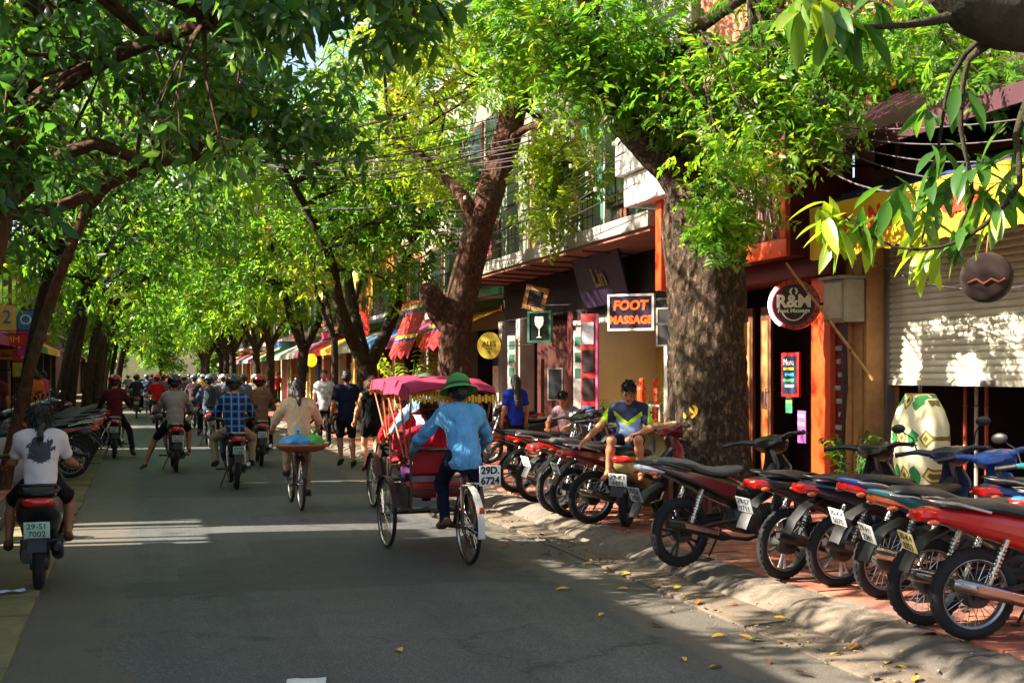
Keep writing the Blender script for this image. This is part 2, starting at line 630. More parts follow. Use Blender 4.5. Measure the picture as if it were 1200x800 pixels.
# right-hand gutter, sloping kerb stones, tiled pavement
rg = structure(MB().bb(3.94, 4.36, -6, 160, -0.04, 0.002).build('gutter', M_GUT, smooth=0))
slabm = MB().bb(-0.19, 0.19, -0.475, 0.475, 0, 0.035).mesh('gutter_slab', bevel=0.008)
rk = random.Random(3)
for i in range(26):
    o = obj('gutter_slab', slabm, M_GUT, rg, (4.155 + rk.uniform(-.006, .006), 3.0 + i * 0.97, -0.012 + rk.uniform(0, .012)), (rk.uniform(-.012, .012), R(-3) + rk.uniform(-.01, .01), rk.uniform(-.01, .01)))
kerb = structure(MB().bb(4.4, 4.78, -6, 160, -0.05, 0.05).build('kerb', M_GROUT, smooth=0))
prof = [(4.31, -0.04), (4.31, 0.03), (4.335, 0.055), (4.38, 0.078), (4.43, 0.1), (4.48, 0.12), (4.53, 0.135), (4.59, 0.141), (4.66, 0.142), (4.73, 0.142), (4.785, 0.140), (4.79, -0.04)]
kms = []
for v in range(4):
    mb = MB(); rr = random.Random(40 + v)
    rings = []
    for q, y in enumerate((-0.435, -0.415, -0.33, -.24, -0.15, -.05, .05, 0.14, .23, .32, 0.415, 0.435)):
        e = 0.035 if q in (0, 11) else 0.0
        rings.append([Vector((x - 4.55 + rr.uniform(-.004, .004), y + rr.uniform(-.006, .006), z - e * (1 if z > 0 else 0) + (rr.uniform(-.004, .003) - (.02 if rr.random() < .05 else 0)) * (1 if z > 0 else 0))) for x, z in prof])
    mb.loft(rings)
    kms.append(mb.mesh('kerb_stone', smooth=38))
kstuff = MB()
for i in range(150):
    y = 2.6 + i * 0.905
    if i < 46:
        jit = 1.0 if 8 < i < 17 else 0.35
        obj('kerb_stone', kms[i % 4], M_KERB[rk.randrange(3)], kerb,
            (4.55 + rk.uniform(-.02, .02) * jit, y, rk.uniform(-.03, .012) * jit), (rk.uniform(-.05, .05) * jit, rk.uniform(-.06, .06) * jit, rk.uniform(-.03, .03) * jit))
    else:
        kstuff.loft([[Vector((x, y - 0.44, z)) for x, z in prof], [Vector((x, y + 0.44, z)) for x, z in prof]])
ks = kstuff.build('kerb_stones', M_KERB[0], kerb); ks['kind'] = 'stuff'

pav = structure(MB().bb(4.78, 8.4, -6, 160, -0.05, 0.112).build('pavement', M_GROUT, smooth=0))
tms = []
for v in range(3):
    mb = MB(); rr = random.Random(60 + v)
    mb.bb(-0.193, 0.193, -0.193, 0.193, -0.03, 0.018)
    tms.append(mb.mesh('paving_tile', bevel=0.006))
tst = MB()
for j in range(150):
    for i in range(8):
        x, y = 4.995 + i * 0.4, 4.4 + j * 0.4
        z = 0.116 + rk.uniform(-.004, .006)
        if j < 34 and not (i == 7 and j > 24):
            obj('paving_tile', tms[rk.randrange(3)], M_TILE[rk.randrange(4)], pav, (x, y, z), (rk.uniform(-.02, .02), rk.uniform(-.02, .02), rk.uniform(-.01, .01)))
        else:
            tst.bb(x - .193, x + .193, y - .193, y + .193, 0.09, z + 0.016, m=rk.randrange(4))
ts = tst.build('paving_tiles', M_TILE, pav, smooth=0); ts['kind'] = 'stuff'

# left-hand gutter slabs and pavement
lg = structure(MB().bb(-1.52, -0.76, -6, 160, -0.05, -0.012).build('gutter', M_GROUT, smooth=0))
lsm = MB().bb(-0.36, 0.36, -0.385, 0.385, -0.03, 0.03).mesh('gutter_slab', bevel=0.012)
for i in range(60):
    obj('gutter_slab', lsm, M_SLAB[rk.randrange(2)], lg, (-1.12 + rk.uniform(-.015, .015), 4.0 + i * 0.8, -0.004 + rk.uniform(-.006, .008)), (rk.uniform(-.02, .02), rk.uniform(-.02, .02), rk.uniform(-.015, .015)))
lk = structure(MB().bb(-1.68, -1.50, -6, 160, -0.05, 0.13).build('kerb', M_KERB[1], smooth=0))
lp = structure(MB().bb(-4.9, -1.69, -6, 160, -0.05, 0.118).build('pavement', M_GROUT, smooth=0))
lst = MB()
for j in range(100):
    for i in range(8):
        x, y = -1.90 - i * 0.4, 4.4 + j * 0.4
        lst.bb(x - .193, x + .193, y - .193, y + .193, 0.09, 0.134 + rk.uniform(-.004, .006), m=rk.randrange(4))
ls = lst.build('paving_tiles', M_TILE, lp, smooth=0); ls['kind'] = 'stuff'

# grit and leaf scraps swept into the right-hand gutter
gt = MB(); rq = random.Random(15)
for i in range(1500):
    x = 4.15 + rq.gauss(0, .17); y = rq.uniform(4.5, 24)
    if x > 4.7: continue
    z = .014 if x < 3.95 else (.028 if x < 4.32 else .04 + (x - 4.32) * .42)
    s = rq.uniform(.004, .014) * (1.8 if rq.random() < .08 else 1)
    gt.box((x, y, z + s * .25), (s * rq.uniform(.7, 2.2), s, s * .6), (rq.uniform(-.4, .4), rq.uniform(-.4, .4), rq.uniform(0, 3)), m=rq.randrange(4))
gg = gt.build('gutter_grit', [mat('grit_a', '#4c4238', rough=.95), mat('grit_b', '#8a7a66', rough=.95), mat('grit_c', '#6a4a2a', rough=.95), mat('grit_d', '#a08a4a', rough=.9)], smooth=0)
tag(gg, 'grit and small leaf scraps swept along the right gutter', 'grit', kind='stuff')
# ------------------------------------------------------------------ buildings
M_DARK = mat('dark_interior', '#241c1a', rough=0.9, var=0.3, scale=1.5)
M_MAROON = mat('maroon_panel', '#5a1418', rough=0.55, var=0.15, scale=2, dirt=0.2)
M_MAROON_R = mat('maroon_awning', '#3c0e20', rough=0.6, var=0.18, scale=3, dirt=0.15)
M_ORANGE = mat('orange_paint', '#d2481a', rough=0.45, var=0.12, scale=3, dirt=0.15)
M_ORANGE2 = mat('orange_paint_worn', '#c9622a', rough=0.55, var=0.2, scale=4, dirt=0.25)
M_TAN = mat('tan_timber', '#a8743f', rough=0.75, var=0.25, scale=3, bump=0.4, dirt=0.3)
M_TANL = mat('light_timber', '#b8844e', rough=0.75, var=0.25, scale=4, bump=0.5, dirt=0.35)
M_BROWN = mat('brown_timber', '#5c3319', rough=0.7, var=0.3, scale=4, bump=0.3)
M_WHITE = mat('white_plaster', '#d8d6cf', rough=0.85, var=0.08, scale=2, dirt=0.25)
M_CREAM = mat('cream_plaster', '#e0cf9a', rough=0.85, var=0.08, scale=1.5, dirt=0.12)
M_YELLOW = mat('yellow_plaster', '#d8a23a', rough=0.8, var=0.1, scale=1.5, dirt=0.2)
M_YELLOWP = mat('yellow_room', '#d9b65a', rough=0.8, var=0.06, scale=1.5, dirt=0.06)
M_GREENW = mat('mossy_plaster', '#6b7460', rough=0.9, var=0.3, scale=1.8, dirt=0.7)
M_GREYC = mat('grey_concrete', '#9b958c', rough=0.9, var=0.2, scale=2, dirt=0.45)
M_SLAT = mat('shutter_metal', '#e0dac4', rough=0.5, var=0.07, scale=3, dirt=0.25, metal=0.15)
M_STEEL = mat('steel', '#8d8d8f', rough=0.4, var=0.15, scale=5, metal=0.8)
M_BLACKM = mat('black_metal', '#1b1b1d', rough=0.5, var=0.2, scale=6)
M_AWY = mat('yellow_awning', '#eab01e', rough=0.8, var=0.1, scale=5, bump=0.2)
M_AWN = mat('navy_awning', '#26365e', rough=0.8, var=0.1, scale=5)
M_RED = mat('red_paint', '#b51d1c', rough=0.5, var=0.12, scale=4)
M_REDL = mat('red_letters', '#d6301a', rough=0.6, var=0.05, bump=0)
M_PINKB = mat('pink_corrugated', '#b0705a', rough=0.7, var=0.2, scale=3, dirt=0.3)
M_GLASS = mat('window_glass', '#20282c', rough=0.08, var=0.1, bump=0, spec=0.8)
M_TEAL = mat('teal_paint', '#2f6a52', rough=0.6, var=0.2, scale=4, dirt=0.2)

def bx(parent, name, mtl, *boxes, bevel=0.0, smooth=30, label=None):
    mb = MB()
    for b in boxes:
        mb.bb(*b)
    o = mb.build(name, mtl, parent, bevel=bevel, smooth=smooth)
    if label: o['label'] = label
    return o

FX = 8.4
# ---- shop with the roller shutter
A = thing('shop_house', 'shop house with half-lowered pale roller shutter under a yellow scalloped awning', 'building', (0, 0, 0))
bx(A, 'pier', M_TAN, (8.25, 8.6, 5.8, 6.1, 0.1, 3.9))
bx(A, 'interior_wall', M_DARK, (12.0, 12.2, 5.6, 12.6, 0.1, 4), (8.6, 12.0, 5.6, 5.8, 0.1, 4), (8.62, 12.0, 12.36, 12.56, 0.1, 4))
bx(A, 'interior_floor', M_TILE[2], (8.41, 12.0, 5.8, 12.36, -0.04, 0.14))
bx(A, 'interior_ceiling', M_DARK, (8.6, 12.0, 5.8, 12.36, 3.9, 4.02))
sl = MB()
sl.loft([[Vector((x, y, z)) for x, z in ((0.012, -0.036), (-0.004, -0.034), (-0.02, -0.012), (-0.018, 0.012), (-0.002, 0.034), (0.012, 0.036))] for y in (-3.0, 3.0)])
slm = sl.mesh('slat', smooth=40)
z = 1.72
while z < 3.95:
    obj('slat', slm, M_SLAT, A, (8.38 + random.uniform(-.003, .003), 9.09, z))
    z += 0.0745
bx(A, 'bottom_bar', M_SLAT, (8.35, 8.4, 6.1, 12.09, 1.62, 1.684), bevel=0.006)
bx(A, 'shutter_handle', M_STEEL, (8.33, 8.352, 10.2, 10.42, 1.63, 1.69), bevel=0.006)
bx(A, 'guide_rail', M_STEEL, (8.33, 8.43, 12.03, 12.098, 0.14, 4.0))
bx(A, 'header', M_BROWN, (8.3, 8.62, 5.8, 12.24, 3.92, 4.16))
# dark band with window recess above the awning, then the maroon eave and the sunny upper storey
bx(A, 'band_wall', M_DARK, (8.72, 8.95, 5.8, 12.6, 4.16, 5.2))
for yy in (6.9, 8.3, 9.7, 11.1, 12.2):
    bx(A, 'mullion', M_BROWN, (8.62, 8.72, yy, yy + 0.09, 4.16, 5.1))
mb = MB(); mb.sheet([[(8.75, y, 5.15) for y in (5.6, 8, 10.4, 12.75)] if i == 0 else [(7.3, y, 4.26 + 0.02 * math.sin(y * 3)) for y in (5.6, 8, 10.4, 12.75)] for i in (0, 1)], 0.05)
mb.bb(7.27, 7.3, 5.6, 12.75, 4.10, 4.28)
mb.build('eave', M_MAROON_R, A, smooth=0)
for yy in (6.5, 8.6, 10.7, 12.6):
    MB().tube([(7.36, yy, 4.2), (8.68, yy, 4.3)], 0.018, 6).build('eave_bracket', M_BLACKM, A)
bx(A, 'upper_wall', M_WHITE, (8.8, 9.1, 5.6, 12.15, 5.2, 9.0))
bx(A, 'column', M_YELLOW, (8.62, 9.08, 12.16, 12.75, 5.2, 9.0), bevel=0.02)
bx(A, 'column', M_YELLOW, (8.7, 9.0, 9.1, 9.42, 5.2, 9.0), bevel=0.02)
for yy in (6.6, 9.9):
    w = bx(A, 'window', M_GREYC, (8.76, 8.8, yy, yy + 1.5, 6.2, 7.9))
    bx(w, 'pane', M_GLASS, (8.74, 8.758, yy + .08, yy + .71, 6.28, 7.82), (8.74, 8.758, yy + .79, yy + 1.42, 6.28, 7.82))
# awning: sloped cloth, hanging valance with scalloped edge
def valance(x, y0, y1, z0, z1, n, amp=0.03, scal=0.035):
    P = []
    for q in range(4):
        f = q / 3
        P.append([(x + amp * math.sin(i * 1.05) * (0.3 + f), y0 + (y1 - y0) * i / n, z1 + (z0 - z1) * f - (scal * abs(math.sin(i * math.pi / 4)) if q == 3 else 0)) for i in range(n + 1)])
    return P
AW = thing('awning', 'yellow awning with red letters and scalloped edge above the roller shutter', 'awning', (0, 0, 0))
mb = MB(); mb.sheet([[(8.28, y, 4.02) for y in np.linspace(6, 12.2, 9)], [(7.85, y, 3.84 + .012 * math.sin(y * 4)) for y in np.linspace(6, 12.2, 9)], [(7.42, y, 3.64) for y in np.linspace(6, 12.2, 9)]], 0.01)
mb.build('awning_cloth', M_AWN, AW, smooth=60)
MB().sheet(valance(7.40, 6.0, 12.2, 3.08, 3.66, 72), 0.006).build('valance', M_AWY, AW, smooth=60)
for yy in (6.05, 9.1, 12.15):
    MB().tube([(8.3, yy, 3.4), (7.46, yy, 3.58)], 0.014, 6).build('strut', M_STEEL, AW)
text('PIN', 0.30, M_REDL, AW, face_m((7.36, 11.6, 3.4), (-1, 0, 0)), bold=0.012)
text('NG', 0.30, M_REDL, AW, face_m((7.36, 10.75, 3.4), (-1, 0, 0)), bold=0.012)
text('caim', 0.34, M_REDL, AW, face_m((7.36, 9.45, 3.4), (-1, 0, 0)), bold=0.012)
# goods inside
gd = random.Random(5)
M_GOODS = [mat('goods_%d' % i, c, rough=0.6) for i, c in enumerate(('#a03020', '#c08a40', '#7a6a58', '#38506a', '#c8b890', '#6a2a3a', '#456a3a'))]
SH = thing('display_shelf', 'tall dark shelf of small goods inside the shuttered shop', 'shelf', (10.4, 9.6, 0.14))
for zz in (0.02, 0.42, 0.82, 1.22, 1.6):
    bx(SH, 'board', M_BROWN, (-0.25, 0.25, -1.7, 1.9, zz, zz + 0.03))
for yy in (-1.72, 0.1, 1.88):
    bx(SH, 'upright', M_BROWN, (-0.26, 0.26, yy, yy + 0.04, 0, 1.9))
for zz in (0.05, 0.45, 0.85, 1.25):
    yy = -1.6
    k = 0
    while yy < 1.8:
        w, h = gd.uniform(.08, .2), gd.uniform(.12, .3)
        g = thing('goods_jar', 'small coloured jar or packet standing on the dark shop shelf', 'jar', (10.4 + gd.uniform(-.12, 0), 9.6 + yy + w / 2, 0.14 + zz + 0.002), 0, 'goods on the shop shelf')
        mm = M_GOODS[gd.randrange(7)]
        MB().lathe([(w * .36, 0), (w * .42, h * .1), (w * .42, h * .75), (w * .25, h * .88), (w * .25, h * .9)], 10).build('jar_body', mm, g)
        MB().lathe([(w * .28, h * .9), (w * .28, h)], 10).build('lid', M_GOODS[gd.randrange(7)], g)
        yy += w + gd.uniform(.04, .3)
for i, (px, c) in enumerate(((1131, '#a8452a'), (1144, '#b8b0a0'), (1156, '#a8452a'))):
    b = on_x(px, 470, 8.9)
    p = thing('display_pole', 'slim %s upright pole inside the shop below the shutter' % ('pale' if i == 1 else 'red'), 'pole', (8.9, b.y, 0.14), 0, None if i == 1 else 'red display poles')
    MB().tube([(0, 0, 0.015), (0, 0, 2.6)], 0.022, 8).build('shaft', mat('pole_%d' % (i % 2), c, rough=0.35), p)
    MB().lathe([(0.1, 0), (0.1, 0.015), (0.03, 0.02)], 14).build('foot_plate', M_BLACKM, p)
    for q in range(3):
        MB().torus((0, 0, 0.8 + q * 0.45), 0.024, 0.008, 10, 5, 'Z').build('ring', M_STEEL, p)

# ---- timber bay with the meter box
T = thing('timber_bay', 'narrow bay of tan timber boards between shutter and orange pillar', 'wall', (0, 0, 0))
for i, (a, b, m_) in enumerate(((12.105, 12.16, M_TANL), (12.165, 12.20, M_BROWN), (12.205, 12.38, M_TANL), (12.385, 12.41, M_BROWN), (12.415, 12.548, M_TANL))):
    bx(T, 'board', m_, (8.10 + 0.05 * (i % 2), 8.55, a, b, 0.1, 3.55), bevel=0.012)
bx(T, 'capping', M_BROWN, (8.05, 8.6, 12.105, 12.548, 3.552, 3.9))
mb_ = thing('meter_box', 'grey-tan electricity meter box with cable on the timber bay', 'meter box', (7.94, 12.33, 2.36))
bx(mb_, 'housing', mat('meter_paint', '#a59a80', rough=0.6, dirt=0.3), (-0.14, 0.14, -0.22, 0.22, 0, 0.5), bevel=0.015)
bx(mb_, 'door', mat('meter_paint2', '#b8ab8c', rough=0.6, dirt=0.3), (-0.158, -0.142, -0.19, 0.19, 0.04, 0.46), bevel=0.006)
bx(mb_, 'hood', M_GREYC, (-0.2, 0.14, -0.25, 0.25, 0.502, 0.54), bevel=0.01)
MB().tube([(0, -0.05, 0), (-0.02, -0.07, -0.3), (0.02, -0.02, -0.8), (0.0, 0.04, -1.5), (0.03, 0.05, -2.2)], 0.02, 6).build('conduit', M_BLACKM, mb_)
st = thing('bamboo_pole', 'long thin bamboo pole leaning diagonally across the timber bay', 'pole', (0, 0, 0))
p0, p1 = on_x(921, 308, 7.3), on_x(1023, 445, 8.1)
MB().tube([p0, (p0 + p1) / 2 + Vector((0, 0, .01)), p1], [0.014, 0.018, 0.02], 7).build('cane', mat('bamboo', '#b98d55', rough=0.6, var=0.2, scale=10), st)
for f in (.25, .5, .75):
    q = p0.lerp(p1, f); d = (p1 - p0).normalized() * .012
    MB().tube([q - d, q + d], 0.021, 7).build('node', mat('bamboo_node', '#7d5a30', rough=0.7), st)

# ---- massage shop in orange and maroon
B = thing('shop_house', 'orange and maroon massage shop front beside the thick spotted trunk', 'building', (0, 0, 0))
bx(B, 'pillar', M_ORANGE, (8.03, 8.5, 12.765, 13.2, 0.1, 2.95), bevel=0.01)
bx(B, 'pillar', M_MAROON, (8.1, 8.5, 12.555, 12.76, 0.1, 2.95), bevel=0.01)
bx(B, 'pillar', M_MAROON, (8.0, 8.5, 15.7, 16.0, 0.1, 3.2), bevel=0.01)
for i in range(9):
    bx(B, 'carved_mark', M_GREYC, (8.085, 8.098, 12.60 + .03 * (i % 2), 12.68 + .04 * (i % 3), .75 + i * .16, .81 + i * .16), bevel=.004)
bx(B, 'lintel', M_MAROON, (7.9, 8.5, 12.555, 16.0, 2.96, 3.2), bevel=0.01)
bx(B, 'interior_wall', M_DARK, (10.8, 11.0, 12.9, 16.2, 0.1, 4.2), (8.5, 10.8, 16.0, 16.2, 0.1, 4.2), (8.5, 10.8, 12.96, 13.1, 0.1, 4.2))
bx(B, 'partition', mat('plum_panel', '#3a1a30', rough=.6), (9.4, 9.5, 13.12, 15.98, .14, 4.04))
bx(B, 'wall_panel', mat('red_satin', '#8a1420', rough=.5), (9.38, 9.398, 13.5, 14.1, .5, 2.9))
bx(B, 'interior_floor', M_BROWN, (8.41, 10.8, 13.1, 16.0, -.04, 0.14))
bx(B, 'interior_ceiling', M_MAROON, (8.5, 10.8, 13.1, 16.0, 4.05, 4.2))
for i, yy in enumerate((14.9, 15.42)):
    d = bx(B, 'door', M_BROWN, (8.42, 8.47, yy, yy + 0.28, 0.15, 2.7), bevel=0.006)
    bx(d, 'panel', M_TAN, (8.405, 8.418, yy + .06, yy + .22, 1.5, 2.5), bevel=0.004)
    bx(d, 'panel', M_ORANGE2, (8.405, 8.418, yy + .06, yy + .22, 0.35, 1.25), bevel=0.004)
    MB().tube([(8.38, yy + .05, 1.3), (8.36, yy + .05, 1.35), (8.36, yy + .05, 1.5), (8.38, yy + .05, 1.55)], 0.012, 6).build('door_handle', M_STEEL, d)
# projecting orange box balcony with lattice panel
bx(B, 'balcony_box', M_MAROON, (7.62, 8.5, 13.0, 16.1, 3.205, 4.7))
bx(B, 'balcony_rail', M_ORANGE, (7.56, 7.62, 13.0, 16.1, 3.2, 3.42), (7.56, 7.62, 13.0, 16.1, 4.36, 4.5), bevel=0.008)
for yy in (12.99, 14.4, 15.98):
    bx(B, 'balcony_post', M_ORANGE, (7.545, 7.618, yy, yy + .13, 3.425, 4.355), bevel=0.006)
for i in range(6):
    y0 = 13.18 + i * .2
    MB().tube([(7.6, y0, 3.45), (7.6, y0 + .22, 4.33)], 0.013, 5).build('lattice_bar', M_GREYC, B)
    MB().tube([(7.585, y0 + .2, 3.45), (7.585, y0, 4.33)], 0.013, 5).build('lattice_bar', M_GREYC, B)
bx(B, 'upper_wall', M_MAROON, (8.5, 8.8, 12.76, 16.1, 4.7, 5.9))
bx(B, 'corner_wall', M_MAROON, (8.52, 8.82, 12.556, 12.99, 3.205, 4.69)); bx(B, 'corner_wall', M_MAROON, (8.52, 8.82, 12.556, 12.755, 4.695, 5.9))
bx(B, 'window_recess', M_DARK, (8.46, 8.498, 13.3, 15.6, 4.75, 5.6))
for yy in (13.4, 14.3, 15.2):
    bx(B, 'window_frame', M_GREYC, (8.43, 8.458, yy, yy + .06, 4.78, 5.6))
# tall corrugated upper facade behind
for i in range(22):
    y0 = 13.2 + i * 0.22
    MB().prism([(8.95, y0), (8.86, y0 + .055), (8.86, y0 + .15), (8.95, y0 + .205)], 5.9, 13.0, plane='XY').build('corrugated_strip', M_PINKB, B, smooth=0)
bx(B, 'upper_floor', M_GREYC, (8.8, 9.2, 13.0, 18.2, 5.85, 5.99), (8.96, 9.2, 13.1, 18.1, 6.0, 13.0))
# menu board and price slips by the door
mn = thing('menu_board', 'red framed menu board with blue and yellow lines by the massage door', 'board', (0, 0, 0))
c0 = on_x(927, 438, 8.15)
bx(mn, 'frame', M_RED, (8.13, 8.17, c0.y - .22, c0.y + .22, c0.z - .30, c0.z + .28), bevel=0.008)
bx(mn, 'face', mat('menu_face', '#1c2c4a', rough=0.5), (8.12, 8.128, c0.y - .17, c0.y + .17, c0.z - .25, c0.z + .23))
M_NEON = [mat('menu_line_%d' % i, c, rough=0.5, bump=0) for i, c in enumerate(('#e8e8e8', '#f0d040', '#40b0f0', '#50d060'))]
text('Menu', 0.12, M_NEON[0], mn, face_m((8.115, c0.y, c0.z + .15), (-1, 0, 0)), extrude=.002)
for i in range(4):
    bx(mn, 'printed_line', M_NEON[(i + 1) % 4], (8.112, 8.119, c0.y - .13, c0.y + .13 - .04 * (i % 2), c0.z + .05 - i * .075, c0.z + .085 - i * .075))
for k, (px, py, w, h, c) in enumerate(((925, 473, .16, .24, '#3d9a58'), (940, 500, .2, .42, '#8a4a90'))):
    q = on_x(px, py, 8.2)
    s_ = thing('price_slip', 'small %s printed notice hanging under the menu board' % ('green' if k == 0 else 'purple'), 'notice', (8.2, q.y, q.z))
    bx(s_, 'sheet', mat('slip_%d' % k, c, rough=0.6, var=0.3, scale=18), (-.008, .008, -w / 2, w / 2, -h / 2, h / 2))
    for i in range(3):
        bx(s_, 'printed_line', M_NEON[i], (-.013, -.009, -w * .4, w * .4, h * (.3 - i * .25), h * (.38 - i * .25)))

# ---- deep yellow room behind the trunk, under the concrete balcony
Cc = thing('shop_house', 'open shop with yellow back wall under a concrete balcony slab', 'building', (0, 0, 0))
bx(Cc, 'interior_wall', M_YELLOWP, (9.9, 10.05, 18.0, 22.4, 0.1, 3.6))
bx(Cc, 'side_wall', M_CREAM, (8.45, 9.9, 22.1, 22.3, 0.1, 3.6)); bx(Cc, 'side_wall', M_CREAM, (8.45, 9.9, 17.9, 18.05, 0.1, 3.6))
bx(Cc, 'interior_floor', M_TILE[3], (8.41, 9.9, 18.05, 22.1, -.04, 0.145))
bx(Cc, 'front_wall', M_DARK, (8.4, 8.7, 16.01, 17.9, 0.1, 3.7))
bx(Cc, 'column', M_WHITE, (8.25, 8.44, 22.0, 22.3, 0.1, 2.7), bevel=0.01)
bx(Cc, 'column', M_WHITE, (8.25, 8.44, 17.9, 18.1, 0.1, 2.7), bevel=0.01)
bx(Cc, 'lintel', M_WHITE, (8.2, 8.46, 17.88, 22.32, 2.705, 2.8), bevel=0.01)
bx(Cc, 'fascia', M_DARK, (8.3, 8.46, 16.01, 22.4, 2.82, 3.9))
bx(Cc, 'orange_post', M_ORANGE, (7.12, 7.3, 15.72, 15.92, 2.95, 4.24), bevel=0.012)
bx(Cc, 'balcony_slab', M_GREYC, (7.1, 8.75, 16.15, 27.4, 3.92, 4.16), bevel=0.015)
bx(Cc, 'slab_soffit', mat('soffit', '#8f5c4c', rough=0.85, dirt=0.5), (7.16, 8.7, 16.2, 27.3, 3.86, 3.916))
bx(Cc, 'balcony_front', M_WHITE, (6.85, 7.55, 14.9, 16.8, 4.72, 5.35), bevel=0.02, label='white balcony box panel')
bx(Cc, 'balcony_front', M_WHITE, (6.95, 7.55, 14.9, 16.7, 4.25, 4.712), bevel=0.02, label='lower white balcony box panel')
wallv = MB()
bx(Cc, 'upper_wall', M_GREENW, (8.7, 9.0, 18.0, 27.4, 4.17, 8.5))
gv = random.Random(11)
for i in range(20):
    y0 = 18.8 + i * .42
    bx(Cc, 'cladding_board', (M_GREENW, M_TEAL, M_BROWN, M_GREYC, M_BLACKM)[gv.randrange(5)], (8.6 + gv.uniform(-.03, .03), 8.698, y0, y0 + .40, 4.2, gv.uniform(6.2, 7.4)))
for yy in (20.2, 23.4):
    w = bx(Cc, 'window', M_BLACKM, (8.5, 8.56, yy, yy + 1.1, 4.9, 6.4))
    bx(w, 'pane', M_GLASS, (8.47, 8.499, yy + .06, yy + .52, 4.98, 6.32), (8.47, 8.499, yy + .58, yy + 1.04, 4.98, 6.32))
# balcony railing and pipes
for yy in np.arange(18.7, 27.3, 0.24):
    MB().tube([(7.22, yy, 4.16), (7.22, yy, 4.74)], 0.009, 5).build('baluster', M_BLACKM, Cc)
MB().tube([(7.22, 18.62, 4.76), (7.22, 27.35, 4.76)], 0.018, 6).build('hand_rail', M_BLACKM, Cc)
MB().tube([(7.22, 18.62, 4.4), (7.22, 27.35, 4.38)], 0.012, 6).build('mid_rail', M_BLACKM, Cc)
for px in (622, 634, 650):
    q = on_x(px, 250, 7.3)
    MB().tube([(7.32, q.y, 4.16), (7.32, q.y, 8.4)], 0.035, 8).build('drain_pipe', mat('pale_pipe', '#c8a9a4', rough=0.6, dirt=0.3), Cc)
bx(Cc, 'awning_panel', mat('faded_red', '#7a2c38', rough=0.7, dirt=0.3), (7.3, 7.34, 25.0, 26.6, 4.3, 5.5))
for i in range(9):
    y0 = 19 + i * .95
    MB().tube([(7.15, y0, 3.83), (8.4, y0 + .1, 3.80)], 0.018, 5).build('soffit_bar', M_BLACKM, Cc)
ac = thing('air_conditioner', 'grey air conditioner unit with round fan on the concrete balcony', 'air conditioner', (7.75, 20.6, 4.165))
bx(ac, 'housing', mat('ac_grey', '#7d857c', rough=0.6, dirt=0.4), (-.2, .2, -.42, .42, 0.04, .74), bevel=0.02)
MB().torus((-.215, -.1, .4), .25, .02, 24, 6, 'X').build('fan_ring', M_BLACKM, ac)
MB().lathe([(0.0, -.213), (.235, -.211), (.235, -.203)], 20, (0, -.1, .4), 'X').build('fan_well', M_DARK, ac)
for q in range(5):
    a = q * 2 * math.pi / 5
    MB().box((-.216, -.1 + .12 * math.cos(a), .4 + .12 * math.sin(a)), (.006, .2, .07), (a, .2, 0)).build('fan_blade', M_STEEL, ac)
bx(ac, 'foot', M_BLACKM, (-.15, .15, -.35, -.28, 0, .04)); bx(ac, 'foot', M_BLACKM, (-.15, .15, .28, .35, 0, .04))
# slanted banner under the slab
ban = thing('slanted_banner', 'dark purple slanted signboard with faded yellow script under the balcony', 'sign', (0, 0, 0))
P = [on_x(668, 300, 7.6), on_x(722, 285, 7.6), on_x(738, 352, 8.1), on_x(684, 362, 8.1)]
mb = MB(); mb.add([tuple(q) for q in P] + [tuple(q + Vector((.05, .02, .02))) for q in P], [(0, 1, 2, 3), (7, 6, 5, 4), (0, 4, 5, 1), (1, 5, 6, 2), (2, 6, 7, 3), (3, 7, 4, 0)])
mb.build('board', mat('purple_board', '#2b1b3c', rough=0.5, var=0.5, scale=5), ban, smooth=0)
nx = (P[1] - P[0]).cross(P[3] - P[0]).normalized()
if nx.x > 0: nx = -nx
xd = (P[1] - P[0]).normalized(); yd = nx.cross(xd)
mm = Matrix((xd, yd, nx)).transposed().to_4x4(); mm.translation = (P[0] + P[1] + P[2] + P[3]) / 4 + nx * .02
text('Lin', 0.5, mat('script_yellow', '#7d6c3a', rough=0.7, var=.4, scale=20), ban, mm, shear=.3, bold=.01)

# ---- dark bar front
D = thing('shop_house', 'dark bar front with brown folded curtain below the concrete balcony', 'building', (0, 0, 0))
bx(D, 'interior_wall', M_DARK, (10.4, 10.6, 22.4, 27.6, 0.1, 3.8), (8.6, 10.4, 27.2, 27.4, 0.1, 3.8), (8.6, 10.4, 22.42, 22.5, 0.1, 3.8))
bx(D, 'interior_floor', M_BROWN, (8.41, 10.4, 22.4, 27.2, -.04, .14))
bx(D, 'fascia', M_DARK, (8.3, 8.6, 22.42, 27.4, 3.0, 3.9))
mb = MB(); mb.sheet([[(8.62 + .05 * math.sin(i * 1.25), 22.7 + i * .05, zz) for i in range(61)] for zz in (2.98, 1.6, .16)], 0.01)
mb.build('curtain', mat('brown_curtain', '#4a1f16', rough=0.9), D, smooth=60)
for yy, mm_ in ((22.35, M_MAROON), (25.8, M_GREYC), (27.2, M_GREYC)):
    bx(D, 'pillar', mm_, (8.2, 8.55, yy, yy + .3, .1, 3.0), bevel=.01)

